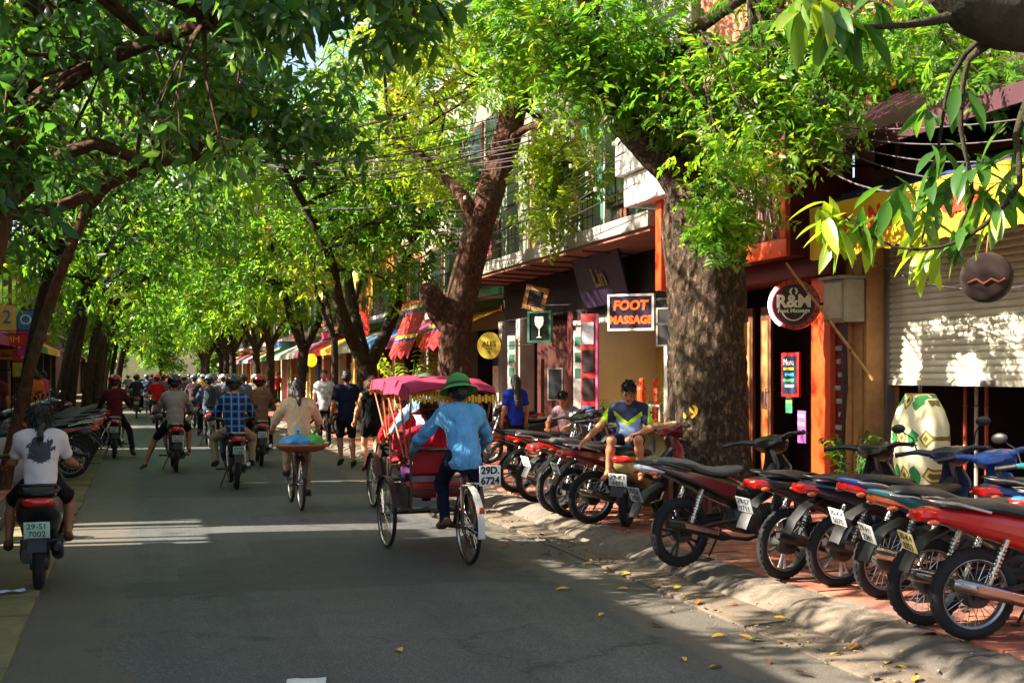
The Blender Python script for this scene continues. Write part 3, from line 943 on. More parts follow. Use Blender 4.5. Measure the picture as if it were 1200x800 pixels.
# ---- generic shop houses further up the street, both sides
def shop_house(side, y0, y1, h, wall, accent, label, seed, goods=True):
    r_ = random.Random(seed)
    s = 1 if side > 0 else -1
    fx = 8.4 if side > 0 else -4.75
    g = thing('shop_house', label, 'building', (fx, y0, 0))
    W = y1 - y0
    def P(name, mtl, *bs, parent=g, **kw):
        mb = MB()
        for (a, b, c, d, e, f) in bs:
            mb.bb(min(a * s, b * s), max(a * s, b * s), c, d, e, f)
        return mb.build(name, mtl, parent, smooth=30, **kw)
    oh = 2.9
    P('wall', wall, (0, .3, 0, W, oh, h)); P('rear_wall', wall, (4.0, 4.2, 0, W, -.04, h))
    P('side_wall', wall, (.31, 3.99, 0, .18, -.04, h)); P('side_wall', wall, (.31, 3.99, W - .18, W, -.04, h))
    P('pier', wall, (0, .3, 0, .35, -.04, oh)); P('pier', wall, (0, .3, W - .35, W, -.04, oh))
    P('interior_wall', (M_DARK, M_CREAM, M_BROWN)[r_.randrange(3)], (2.6, 2.7, .35, W - .35, .1, oh), (.3, 2.6, .2, .345, .1, oh), (.3, 2.6, W - .345, W - .2, .1, oh))
    P('roof', M_GREYC, (-.35, 4.3, -.0, W, h, h + .18))
    P('cornice', accent, (-.12, 0, 0.02, W - .02, oh + .35, oh + .5))
    nw = 2
    for fl in range(int((h - 3.4) // 2.6)):
        zb = 4.0 + fl * 2.7
        for k in range(nw):
            wy = .5 + (W - 1.0) * k / nw
            w = P('window', accent, (-.05, -.002, wy, wy + (W - 1.6) / nw, zb, zb + 1.5))
            P('pane', M_GLASS, (-.062, -.051, wy + .07, wy + (W - 1.6) / nw - .07, zb + .08, zb + 1.42), parent=w)
        if r_.random() < .7:
            P('balcony_slab', M_GREYC, (-.9, -.001, .25, W - .25, zb - .42, zb - .3))
            b = P('balcony_rail', M_BLACKM, (-.88, -.85, .27, W - .27, zb + .32, zb + .36), (-.88, -.85, .27, W - .27, zb - .22, zb - .19))
            mb = MB()
            for t_ in np.arange(.3, W - .28, .16):
                mb.tube([(-.865 * s, t_, zb - .3), (-.865 * s, t_, zb + .33)], .009, 4)
            mb.build('railing_bars', M_BLACKM, b)
    c = r_.choice(['#c2331f', '#d8a21e', '#356a9a', '#2f7a4a', '#a03a6a', '#c8c0b0'])
    am = mat('awning_' + c[1:], c, rough=.8, var=.12)
    g['label'] = label.replace('shop house', 'shop house, %s awning' % {'#c2331f': 'red', '#d8a21e': 'yellow', '#356a9a': 'blue', '#2f7a4a': 'green', '#a03a6a': 'magenta', '#c8c0b0': 'pale'}[c])
    zt = 3.35
    mb = MB(); mb.sheet([[((-.02) * s, q, zt) for q in np.linspace(.1, W - .1, 6)], [(-.7 * s, q, zt - .28) for q in np.linspace(.1, W - .1, 6)], [(-1.35 * s, q, zt - .62) for q in np.linspace(.1, W - .1, 6)], [(-1.37 * s, q, zt - .85) for q in np.linspace(.1, W - .1, 6)]], .012)
    mb.build('awning_cloth', am, g, smooth=30)
    c2 = r_.choice(['#d03a20', '#e0b030', '#e8e0d0', '#2a5a9a', '#b02a60', '#3a8a50'])
    P('sign_board', mat('sign_' + c2[1:], c2, rough=.5, var=.1), (-.1, -.001, .4, W - .4, 3.42, 3.86))
    if goods:
        for k in range(5):
            c3 = r_.choice(['#c04030', '#d8b060', '#4060a0', '#d8d0c8', '#a04a80', '#507a40'])
            yy = .5 + k * (W - 1) / 5
            P('merchandise_rack', mat('rack_' + c3[1:], c3, rough=.8, var=.4, scale=9), (.15 + r_.uniform(0, .6), .9, yy, yy + (W - 1.2) / 5, .14, r_.uniform(1.1, 2.4)))
    return g
HC = [('#d9b44a', 'ochre yellow'), ('#c9bfa6', 'cream'), ('#d88a30', 'orange'), ('#b9a890', 'stone grey'), ('#c8ad60', 'mustard'), ('#a9b39a', 'pale green'), ('#c98a6a', 'salmon')]
gr = random.Random(21)
y = 27.45; k = 0
acc = [M_TEAL, M_BROWN, M_WHITE, M_MAROON, M_ORANGE2]
ordn = ['', 'second ', 'third ', 'fourth ']
seen = {}
while y < 118:
    w = gr.uniform(3.8, 5.2)
    if y < 36: c, nm = (('#6f7866', 'mossy green'), ('#7d7468', 'grimy grey'), ('#8a7a60', 'dull brown'))[k % 3]
    elif 36 < y < 46: c, nm = HC[2 if k % 2 else 0]
    else: c, nm = HC[k % 7]
    ai = gr.randrange(5)
    an = ['teal', 'brown', 'white', 'maroon', 'orange'][ai]
    h = gr.choice([6.4, 7.4, 9.2, 9.8])
    key = (nm, an); seen[key] = seen.get(key, 0) + 1
    lab = '%s shop house with %s trim and %s beyond the bar' % (nm, an, 'two upper floors' if h > 9 else 'one upper floor')
    shop_house(1, y, y + w - .02, h, mat('wall_' + c[1:], c, rough=.85, dirt=.2), acc[ai], lab, 100 + k)['group'] = 'shop houses along the right pavement'
    y += w; k += 1
y = 0.0; k = 0
SUN_GAPS = [(13.5, 16.0), (20.4, 20.75), (29.5, 30.6), (41, 43.5), (56, 60), (75, 81), (97, 104)]  # gaps opened in the left house row so sun streaks reach the road
while y < 118:
    w = gr.uniform(4.0, 5.4)
    for a0, a1 in SUN_GAPS:
        if y < a0 <= y + w + 1.6: w = a0 - y
        if abs(y - a0) < 1e-6: y = a1
    for a0, a1 in SUN_GAPS:
        if y < a0 <= y + w + 1.6: w = a0 - y
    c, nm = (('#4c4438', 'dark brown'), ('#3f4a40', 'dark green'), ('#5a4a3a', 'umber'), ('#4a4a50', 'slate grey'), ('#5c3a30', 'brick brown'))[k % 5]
    ai = gr.randrange(5)
    an = ['teal', 'brown', 'white', 'maroon', 'orange'][ai]
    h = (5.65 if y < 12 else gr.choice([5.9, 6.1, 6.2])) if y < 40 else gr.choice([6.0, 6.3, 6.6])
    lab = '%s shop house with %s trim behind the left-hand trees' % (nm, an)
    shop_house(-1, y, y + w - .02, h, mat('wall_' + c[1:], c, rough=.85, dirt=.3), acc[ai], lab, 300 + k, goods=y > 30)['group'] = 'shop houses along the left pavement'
    y += w; k += 1
G = thing('sun_mask_arch', 'thin arch wall bridging the side alley on the left side', 'building', (-4.75, 13.5, 0))  # out of view, added to bound the sun patch on the road
bx(G, 'wall', M_CREAM, (-.3, -.02, 0.02, .75, 4.2, 5.6)); bx(G, 'wall', M_CREAM, (-.3, -.02, 1.35, 2.48, 4.2, 5.6))
bx(G, 'roof', M_GREYC, (-.4, -.01, 0.03, .74, 5.605, 5.7)); bx(G, 'roof', M_GREYC, (-.4, -.01, 1.36, 2.47, 5.605, 5.7))
for k_, (a_, b_) in enumerate(((.12, .26), (.5, .58), (1.3, 1.36), (1.52, 1.74), (1.98, 2.06), (2.24, 2.4))):  # unseen posts added to cut the sun patch into stripes
    bx(G, 'post', M_BROWN, (-.2, -.1, a_, b_, -.04, 4.198))
E = thing('corner_building', 'pale building closing the far end of the street behind trees', 'building', (0, 150, 0))
bx(E, 'wall', M_CREAM, (-30, 30, 0, 6, -.04, 9))
bx(E, 'roof', M_GREYC, (-30.5, 30.5, -.5, 6.5, 9, 9.3))
for i in range(16):
    w = bx(E, 'window', M_WHITE, (-28 + i * 3.6, -26.6 + i * 3.6, -.06, -.002, 4.6, 6.6))
    bx(w, 'pane', M_GLASS, (-27.9 + i * 3.6, -26.7 + i * 3.6, -.08, -.061, 4.7, 6.5))
# ------------------------------------------------------------------ trees
def bark(name, c0, c1, c2, sc=7.0, patch=0.5, bumpd=0.03):
    m = bpy.data.materials.new(name); t = NT(m); co = t.obj()
    mp = t.add('ShaderNodeMapping'); mp.inputs['Scale'].default_value = (1, 1, 0.55); t.link(co, mp.inputs[0])
    n1 = t.noise(sc, 7, 0.7, mp.outputs[0]); n2 = t.noise(sc * 2.6, 5, 0.7, mp.outputs[0]); n3 = t.noise(1.1, 4, 0.6, co)
    vor = t.add('ShaderNodeTexVoronoi'); vor.inputs['Scale'].default_value = sc * 1.7; t.link(mp.outputs[0], vor.inputs['Vector'])
    c = t.ramp(n1.outputs[0], [(0.3, lin(c0)), (0.68, lin(c1))])
    c = t.mix(t.ramp(n2.outputs[0], [(0.52, (0, 0, 0)), (0.64, (patch,) * 3)]), c, lin(c2))
    c = t.mix(t.ramp(n3.outputs[0], [(0.5, (0, 0, 0)), (0.75, (0.45,) * 3)]), c, lin('#4c5238'))
    t.link(c, t.p.inputs['Base Color'])
    t.p.inputs['Roughness'].default_value = 0.92
    t.p.inputs['Specular IOR Level'].default_value = 0.25
    h = t.math('ADD', n1.outputs[0], t.math('MULTIPLY', vor.outputs['Distance'], 0.8))
    t.bump(h, 0.9, bumpd)
    return m
M_BARK1 = bark('spotted_bark', '#2a2019', '#4e3e32', '#96795e', 7.5, 0.7, .10)
M_BARK2 = bark('brown_bark', '#2c1812', '#533024', '#7a5644', 7, 0.7, .06)
M_BARK3 = bark('dark_bark', '#201914', '#382c22', '#4e3e30', 6, 0.5, .05)
M_BARKL = bark('ginger_bark', '#2e1e14', '#573a26', '#6e4e36', 7, 0.5, .05)

def leafmat(name, dark, mid, light, trans=0.45, rough=0.4):
    m = bpy.data.materials.new(name); t = NT(m)
    at = t.add('ShaderNodeAttribute', attribute_name='tint')
    c = t.ramp(at.outputs['Fac'], [(0.0, dark), (0.5, mid), (0.86, light), (0.95, tuple(min(1, x * 1.35) for x in light)), (1.0, (0.30, 0.20, 0.05))])
    t.link(c, t.p.inputs['Base Color'])
    t.p.inputs['Roughness'].default_value = rough
    t.p.inputs['Specular IOR Level'].default_value = 0.55
    tr = t.add('ShaderNodeBsdfTranslucent')
    br = t.mix(1.0, c, (1.9, 2.0, 0.9), 'MULTIPLY')
    t.link(br, tr.inputs['Color'])
    ms = t.add('ShaderNodeMixShader'); ms.inputs[0].default_value = trans
    t.link(t.p.outputs[0], ms.inputs[1]); t.link(tr.outputs[0], ms.inputs[2])
    t.link(ms.outputs[0], t.out.inputs['Surface'])
    return m
L_BROAD = leafmat('leaf_broad', (0.022, 0.070, 0.018), (0.05, 0.135, 0.024), (0.14, 0.24, 0.03), 0.46, 0.34)
L_FINE = leafmat('leaf_fine', (0.032, 0.105, 0.012), (0.085, 0.21, 0.018), (0.24, 0.32, 0.025), 0.55, 0.42)
L_NEAR = leafmat('leaf_long', (0.022, 0.075, 0.018), (0.06, 0.15, 0.022), (0.24, 0.30, 0.025), 0.45, 0.32)
L_YEL = leafmat('leaf_yellow_green', (0.08, 0.16, 0.014), (0.19, 0.26, 0.02), (0.34, 0.34, 0.03), 0.55, 0.42)

# openings in the canopy: where the sun reaches the ground and the shop front (x, y, half-length x, half-length y)
SUN_SPOTS = [(on_ground(px, py).x, on_ground(px, py).y, a, b) for px, py, a, b in ((150, 632, 1.15, 1.3), (390, 622, .95, .22), (880, 714, .85, .3), (1010, 698, .7, .5), (700, 640, .8, .25), (400, 580, 1.0, .3), (620, 605, .9, .2), (310, 548, .8, .5), (220, 510, 1.0, 1.2), (230, 480, 1.4, 2.5), (200, 462, 2, 8), (1120, 740, .5, .3), (450, 560, .6, .4))]
WALL_SPOTS = []
for px, py, a, b in ((1053, 405, .20, .42), (1115, 420, .34, .22), (1120, 265, 1.9, .34), (1050, 110, 1.4, .6), (915, 350, .5, .5), (950, 470, .2, 1.0), (905, 290, .7, .5), (765, 200, 1.0, .6), (1010, 450, .3, .8), (1075, 520, .3, .5), (840, 40, 1.5, 1.0), (650, 285, 2.0, .25)):
    q_ = on_x(px, py, 8.2); WALL_SPOTS.append((q_.y, q_.z, a, b, 8.2))
for px, py, X_, a, b in ((931, 357, 7.5, .6, .5), (735, 515, 4.85, .5, .6), (530, 480, 2.8, .5, .5), (1120, 265, 7.4, 2.2, .4), (1100, 600, 5.0, .5, .4), (960, 600, 5.2, .4, .4), (835, 430, 6.0, .25, .5), (740, 366, 7.1, .4, .4)):
    q_ = on_x(px, py, X_); WALL_SPOTS.append((q_.y, q_.z, a, b, X_))
def sun_keep(P):
    k = np.ones(len(P), bool)
    tg = P[:, 2] / -SUN.z
    gx, gy = P[:, 0] + SUN.x * tg, P[:, 1] + SUN.y * tg
    for (x, y, a, b) in SUN_SPOTS:
        k &= ~((np.abs(gx - x) / a) ** 2.5 + (np.abs(gy - y) / b) ** 2.5 < 1)
    k |= np.random.default_rng(3).random(len(P)) < .12          # stray leaves in the openings
    for i_, (y, z, a, b, X_) in enumerate(WALL_SPOTS):
        stray = np.random.default_rng(20 + i_).random(len(P)) < (.0 if i_ < 2 else (.6 if X_ == 8.2 else .2))
        tw = (X_ - P[:, 0]) / SUN.x
        wy, wz = P[:, 1] + SUN.y * tw, P[:, 2] + SUN.z * tw
        k &= ~((tw > 0) & ((np.abs(wy - y) / a) ** 2.5 + (np.abs(wz - z) / b) ** 2.5 < 1)) | stray
    return k

def unit(a):
    return a / (np.linalg.norm(a, axis=1, keepdims=True) + 1e-9)
def leaf_mesh(name, C, D, Nn, L, wr, tint, detail=2, droop=0.25):
    """leaves: base point C, growing along D, facing Nn, length L, width ratio wr"""
    D = unit(D); S = unit(np.cross(D, Nn)); U = np.cross(S, D)
    L = L[:, None]; n = len(C)
    W = L * wr
    if detail == 2:
        V = np.stack([C, C + D * L * .42 + S * W * .5 + U * W * .12, C + D * L - U * L * droop, C + D * L * .42 - S * W * .5 + U * W * .12], 1)
        T = np.array([[0, 1, 2], [0, 2, 3]])
        nv = 4
    elif detail == 3:
        V = np.stack([C, C + D * L * .3 + S * W * .46 + U * W * .14, C + D * L * .68 + S * W * .40 + U * W * .05 - U * L * droop * .4, C + D * L - U * L * droop,
                      C + D * L * .68 - S * W * .40 + U * W * .05 - U * L * droop * .4, C + D * L * .3 - S * W * .46 + U * W * .14, C + D * L * .5 - U * L * droop * .2], 1)
        T = np.array([[0, 1, 6], [1, 2, 6], [2, 3, 6], [3, 4, 6], [4, 5, 6], [5, 0, 6]])
        nv = 7
    else:
        st = [(.0, .03), (.12, .42), (.3, .86), (.5, 1.0), (.7, .82), (.87, .45), (1.0, .02)]
        vs = []
        for f, w in st:
            mid = C + D * L * f - U * L * droop * f * f
            vs += [mid + S * W * .5 * w + U * W * .16 * w, mid, mid - S * W * .5 * w + U * W * .16 * w]
        V = np.stack(vs, 1)
        T = []
        for i in range(6):
            a = i * 3
            T += [[a, a + 1, a + 4], [a, a + 4, a + 3], [a + 1, a + 2, a + 5], [a + 1, a + 5, a + 4]]
        T = np.array(T); nv = 21
    F = (T[None] + (np.arange(n) * nv)[:, None, None]).reshape(-1, 3)
    me = np_mesh(name, V.reshape(-1, 3), F, smooth=detail > 3)
    at = me.attributes.new('tint', 'FLOAT', 'FACE')
    at.data.foreach_set('value', np.repeat(tint, len(T)).astype(np.float32))
    return me

def sprays(rng, clumps, n_spray, per, L, wr, pinnate=False, tmean=0.45, spread=0.55, up=0.15):
    """clumps: rows x,y,z,r. returns leaf arrays"""
    Cs, Ds, Ns, Ls, Ts = [], [], [], [], []
    for (x, y, z, r) in clumps:
        c = np.array([x, y, z])
        tc = tmean + rng.normal(0, .13)
        m = max(3, int(n_spray * rng.uniform(.7, 1.3)))
        q = unit(rng.normal(size=(m, 3))); q[:, 2] *= .75
        p = c + q * r * (rng.random((m, 1)) ** .45)
        d = unit(q + rng.normal(0, .6, (m, 3)) + np.array([0, 0, up]))
        d[:, 2] -= .25
        d = unit(d)
        nn = unit(rng.normal(0, .45, (m, 3)) + np.array([0, 0, 1.0]))
        s = unit(np.cross(d, nn)); u = np.cross(s, d)
        slen = L * (2.6 if pinnate else 2.2) * rng.uniform(.7, 1.25, (m, 1))
        for k in range(per):
            f = (k // 2 * 2 + 1) / per if pinnate else (k + .6) / per
            side = 1 if k % 2 else -1
            if pinnate:
                base = p + d * slen * f - u * slen * .25 * f * f
                ld = unit(d * .45 + s * side * .9 + rng.normal(0, .10, (m, 3)) - u * .15)
                ln = unit(u + rng.normal(0, .22, (m, 3)))
            else:
                base = p + d * slen * (f - .3) + rng.normal(0, L * .12, (m, 3))
                ld = unit(d * .55 + s * side * rng.uniform(.3, 1.0, (m, 1)) + u * rng.normal(0, .4, (m, 1)) + rng.normal(0, .25, (m, 3)) - np.array([0, 0, .3]))
                ln = unit(u + rng.normal(0, spread, (m, 3)))
            Cs.append(base); Ds.append(ld); Ns.append(ln)
            Ls.append(L * rng.uniform(.5, 1.35, m)); Ts.append(np.clip(tc + rng.normal(0, .16, m), 0, 1))
    return [np.concatenate(a) for a in (Cs, Ds, Ns, Ls, Ts)]

def bumpy_tube(mb, path, radii, n=14, step=.22, seed=0, amp=.07, flare=0.0, zb=0.0):
    """limb with uneven bark outline along a smooth path"""
    P = [Vector(p) for p in path]
    pts, rr = [], []
    for i in range(len(P) - 1):
        p0, p1, p2, p3 = P[max(i - 1, 0)], P[i], P[i + 1], P[min(i + 2, len(P) - 1)]
        m = max(1, int((p2 - p1).length / step))
        for j in range(m):
            t = j / m
            pts.append(.5 * ((2 * p1) + (p2 - p0) * t + (2 * p0 - 5 * p1 + 4 * p2 - p3) * t * t + (3 * p1 - p0 - 3 * p2 + p3) * t ** 3))
            rr.append(radii[i] + (radii[i + 1] - radii[i]) * t)
    pts.append(P[-1]); rr.append(radii[-1])
    o = len(mb.v)
    mb.tube(pts, rr, n)
    ph = seed * 1.7
    for i, p in enumerate(pts):
        for j in range(n):
            a = 2 * math.pi * j / n
            h = i * step
            k = 1 + amp * (math.sin(3 * a + ph + h * 1.1) * .5 + math.sin(5 * a - h * 2.3 + ph * 2) * .35 + .5 * math.sin(h * 3.1 + 2 * a + ph) + .3 * math.sin(9 * a + h * 5 + ph))
            if flare:
                e = math.exp(-max(0, p.z - zb) / .35)
                k += flare * e * (.55 + .45 * math.sin(5 * a + ph))
            if n > 30: k += .022 * math.sin(a * 17 + h * 23 + 3 * math.sin(h * 9 + a * 5)) + .018 * math.sin(a * 29 - h * 31)
            q = Vector(mb.v[o + i * n + j])
            mb.v[o + i * n + j] = tuple(p + (q - p) * k)
    return pts, rr

def make_tree(name, label, path, radii, limbs, clumps, lm, bk, rng, n_spray, per, L, wr, detail=2, pinnate=False, tmean=.45, group=None, nt=14, flare=.25, amp=.07, twig_r=.02, cut=True, trunk_parts=True):
    base = Vector(path[0])
    t = thing(name, label, 'tree', base, 0, group)
    off = -base
    mb = MB()
    pts, rr = bumpy_tube(mb, path, radii, nt, .09 if nt > 40 else (.16 if nt > 20 else .25), seed=len(clumps) + base.y, amp=amp, flare=flare, zb=base.z)
    tips = [(pts[-1], rr[-1])]
    for (lp, lr) in limbs:
        q, r2 = bumpy_tube(mb, lp, lr, max(7, nt - 6), .25, seed=lr[0] * 50, amp=amp)
        for i in range(len(q) // 2, len(q), 2):
            tips.append((q[i], r2[i]))
    mb.xform(Matrix.Translation(off))
    mb.build('trunk', bk, t, smooth=70)
    # branches to each clump
    br = MB()
    for (x, y, z, r) in clumps:
        c = Vector((x, y, z))
        b, br0 = min(tips, key=lambda q: (q[0] - c).length)
        L0 = (c - b).length
        if L0 < .2: continue
        mid = b.lerp(c, .55) + Vector((rng.normal(0, .08), rng.normal(0, .08), .10)) * L0
        r0 = min(br0 * .6, twig_r * (1 + L0 * .35))
        br.tube([b, b.lerp(mid, .5) + Vector((0, 0, .03)) * L0, mid, mid.lerp(c, .6), c], [r0, r0 * .8, r0 * .6, r0 * .4, r0 * .15], 5, cap=False)
        for _ in range(3):
            e = c + Vector(tuple(rng.normal(0, .45, 3))) * r
            br.tube([mid.lerp(c, rng.uniform(.3, .9)), c.lerp(e, .5), e], [r0 * .3, r0 * .22, r0 * .1], 4, cap=False)
    if br.v:
        br.xform(Matrix.Translation(off))
        o = br.build('branches', bk, t, smooth=70); o['kind'] = 'stuff'
    C, D, N, Ls, T = sprays(rng, clumps, n_spray, per, L, wr, pinnate, tmean)
    if cut:
        k = sun_keep(C)
        C, D, N, Ls, T = C[k], D[k], N[k], Ls[k], T[k]
    me = leaf_mesh('crown', C + np.array(off)[None], D, N, Ls, wr, T, detail)
    o = obj('crown', me, lm, t); o['kind'] = 'stuff'
    return t, off, pts, rr

def blob_clumps(rng, blobs, n, r0, r1):
    """clump centres spread through the crown's ellipsoids, more of them towards the outside"""
    out = []
    w = np.array([b[3] * b[4] * b[5] for b in blobs], float); w /= w.sum()
    for i in rng.choice(len(blobs), n, p=w):
        b = blobs[i]
        q = rng.normal(size=3); q /= np.linalg.norm(q); q *= rng.random() ** .4
        out.append((b[0] + q[0] * b[3], b[1] + q[1] * b[4], b[2] + q[2] * b[5], rng.uniform(r0, r1)))
    return out

rt = np.random.default_rng(12)
# --- the thick spotted trunk in front of the massage shop
b1 = on_ground(830, 598, .13); b1.x, b1.y = 6.35, b1.y * 6.35 / b1.x
b1.z = .10
def A1(px, py, d): return at_d(px, py, d)
top1 = Vector((b1.x - .05, b1.y + .02, 4.15))
path1 = [b1, b1 + Vector((.0, .02, .7)), b1 + Vector((-.02, 0, 1.6)), b1 + Vector((-.03, 0, 2.6)), b1 + Vector((-.05, .02, 3.4)), top1]
limbs1 = [([top1 + Vector((0, 0, -.35)), A1(788, 190, 13.9), A1(745, 152, 13.7), A1(705, 90, 13.5), A1(680, -60, 13.4)], [.36, .27, .21, .16, .09]),
          ([top1 + Vector((0, 0, -.2)), A1(845, 150, 14.3), A1(880, 60, 14.6), A1(930, -60, 15)], [.36, .28, .2, .12]),
          ([A1(742, 140, 13.9), A1(790, 60, 13.2), A1(850, 10, 12.8), A1(960, -60, 12.4)], [.13, .09, .07, .05])]
cl1 = []
for (px, py, d, r) in [(760, 60, 13.2, .6), (700, 50, 13.4, .6), (650, 35, 13.6, .6), (640, 95, 13.7, .45), (690, 110, 13.5, .5), (735, 115, 13.2, .5), (850, 130, 12.8, .5),
                       (905, 95, 12.7, .5), (815, 140, 13.2, .45), (790, 100, 13.2, .5), (850, 180, 12.6, .45), (880, 125, 12.5, .5), (925, 140, 12.3, .45), (835, 90, 12.9, .5), (885, 180, 12.4, .5), (868, 215, 12.4, .38), (935, 160, 12.3, .45), (866, 250, 12.4, .32), (850, 272, 12.4, .24), (970, 120, 12.2, .45),
                       (1005, 60, 12.0, .5), (1160, 90, 11.2, .4), (1090, 30, 11.5, .5), (925, 40, 12.6, .55),
                       (720, 20, 13.4, .6), (600, 40, 14.2, .5), (585, 90, 14.5, .4)]:
    for q in range(3 if r > .4 else 2):
        p = A1(px + rt.normal(0, 14), py + rt.normal(0, 12), d + rt.normal(0, .4))
        cl1.append((p.x, p.y, p.z, r * rt.uniform(.75, 1.05)))
for q in range(60):                                  # the rest of the crown above the picture
    a, rr_ = rt.uniform(0, 6.28), rt.uniform(.3, 3.6)
    cl1.append((b1.x - .4 + rr_ * math.cos(a), b1.y + rr_ * math.sin(a), rt.uniform(6.6, 9.5), rt.uniform(.5, .9)))
tr1, off1, pts1, rr1 = make_tree('street_tree', 'thick spotted street tree with painted number beside the massage shop', path1, [.52, .47, .45, .44, .44, .40], limbs1, cl1, L_FINE, M_BARK1, rt, 40, 14, .10, .36, 3, True, .5, None, 60, .35, .08, .014)
# painted number on its bark
tx = A1(800, 485, 13.0); ang0 = math.atan2(tx.y - b1.y, tx.x - b1.x)
def wrap19(co):
    zz = tx.z - b1.z + co.y
    a = math.atan2(-b1.y, -b1.x) - .42 + co.x / .46
    P_ = [(Vector(p) + off1, r_) for p, r_ in zip(pts1, rr1)]
    c, r_ = min(P_, key=lambda q: abs(q[0].z - zz))
    rad = r_ * 1.075 + co.z
    return Vector((c.x + rad * math.cos(a), c.y + rad * math.sin(a), zz))
text('19', .2, mat('yellow_number', '#d8a81c', rough=.8, var=.3, scale=30), tr1, None, 'painted_number', .004, bold=.006, wrap=wrap19)

# --- the leaning reddish trunk behind the cycle rickshaws
D2 = 22.5
g2 = on_ground(538, 538, .13); g2 = Vector((g2.x, g2.y, .1)); D2 = (EYE - .13) / ((538 - HZY) / FPX)
def A2(px, py, d=None): return at_d(px, py, d or D2)
path2 = [g2, A2(536, 470), A2(532, 410), A2(540, 350), A2(558, 280), A2(578, 215), A2(598, 150), A2(612, 80), A2(622, 0)]
limbs2 = [([A2(536, 385), A2(515, 362), A2(504, 346, D2 - .3), A2(499, 336, D2 - .4), A2(497, 332, D2 - .42)], [.3, .27, .22, .15, .05]),
          ([A2(560, 285), A2(545, 235), A2(510, 200, D2 + 1), A2(450, 150, D2 + 2)], [.16, .12, .09, .06]),
          ([A2(612, 80), A2(640, 30, D2 - 1), A2(680, -60, D2 - 2)], [.24, .18, .1]),
          ([A2(592, 170), A2(618, 150, D2 - .6), A2(645, 150, 20.9), A2(660, 175, 20.6), A2(658, 230, 20.5)], [.1, .06, .045, .03, .015]),
          ([A2(622, 0), A2(600, -80, D2 + 1), A2(560, -200, D2 + 2)], [.25, .2, .12])]
cl2 = []
for (px, py, d, r) in [(658, 180, 20.5, .55), (645, 215, 20.5, .5), (675, 205, 20.3, .45), (652, 250, 20.4, .4), (668, 165, 20.6, .5)]:
    for q in range(3):
        p = at_d(px + rt.normal(0, 8), py + rt.normal(0, 8), d + rt.normal(0, .3)); cl2.append((p.x, p.y, p.z, r * .8))
ncl_yel = len(cl2)
for q in range(85):
    p = at_d(rt.uniform(430, 720), rt.uniform(-160, 100), rt.uniform(19, 26)); cl2.append((p.x, p.y, p.z, rt.uniform(.5, .9)))
for q in range(18):
    p = at_d(rt.uniform(430, 520), rt.uniform(60, 230), rt.uniform(22, 27)); cl2.append((p.x, p.y, p.z, rt.uniform(.35, .6)))
make_tree('street_tree', 'leaning reddish trunk with broken side stub behind the pink rickshaw hood', path2, [.38, .33, .30, .29, .27, .26, .25, .23, .21], limbs2, cl2, L_YEL, M_BARK2, rt, 24, 10, .15, .36, 3, True, .45, None, 26, .3, .09, .03)

# --- forked dark tree and its neighbours up the right pavement
def right_tree(px, X, label, fork, seed, h0=3.3, lean=0.0, tri=None, n=75, L=.2, r=.22):
    rg_ = np.random.default_rng(seed)
    a, b_, v = ray(px, 438); d = X / a
    g = Vector((X, b_ * d, .1))
    fk = g + Vector((lean * .4, 0, 1.9 if fork else h0))
    path = [g, g + Vector((0, 0, .9)), fk]
    limbs = []
    tips = []
    for i in range(3):
        an = (-2.6, .3, 1.7)[i] + rg_.normal(0, .2)
        e1 = fk + Vector((math.cos(an) * .8, math.sin(an) * .8, 1.3))
        e2 = e1 + Vector((math.cos(an) * .5, math.sin(an) * .9, 1.6))
        e3 = e2 + Vector((math.cos(an) * 1.2, math.sin(an) * 1.2, 1.8))
        limbs.append(([fk - Vector((0, 0, .15)), e1, e2, e3], [r * .75, r * .6, r * .45, r * .25]))
    blobs = [(X - .6, g.y, 7.6, 3.6, 3.6, 2.6), (X - 1.4, g.y - .5, 5.0, 2.2, 2.6, 1.3)] + ([(X + 1.0, g.y - 1.5, 5.6, 1.5, 3.0, 1.9)] if fork else [])
    cl = blob_clumps(rg_, blobs, n, .5, 1.0)
    return make_tree('street_tree', label, path, [r * 1.2, r, r * .95], limbs, cl, L_FINE, M_BARK3, rg_, 20, 8, L, .42, 2, False, .55, 'street trees', 14, .3, .06, .03)
right_tree(430, 5.6, 'dark trunk forking low into a V beside the walking couple', True, 31, n=110, L=.19, r=.27)
right_tree(352, 5.7, 'slim dark curved street tree beside the yellow shop houses', False, 32, 2.6, .3, n=80, L=.24, r=.2)
right_tree(392, 6.4, 'thin straight street tree between the forked tree and the yellow columns', False, 33, 3.0, n=55, L=.22, r=.13)
yy = 54; i = 0
while yy < 128:
    X = 5.5 + .3 * math.sin(i * 2.1)
    px = 600 + FPX * (X * CS - yy * SN) / (yy * CS + X * SN)
    right_tree(px, X, 'dark street tree in the far right-hand row', False, 50 + i, 3.0, n=46, L=.34, r=.2)
    yy += 9.5; i += 1

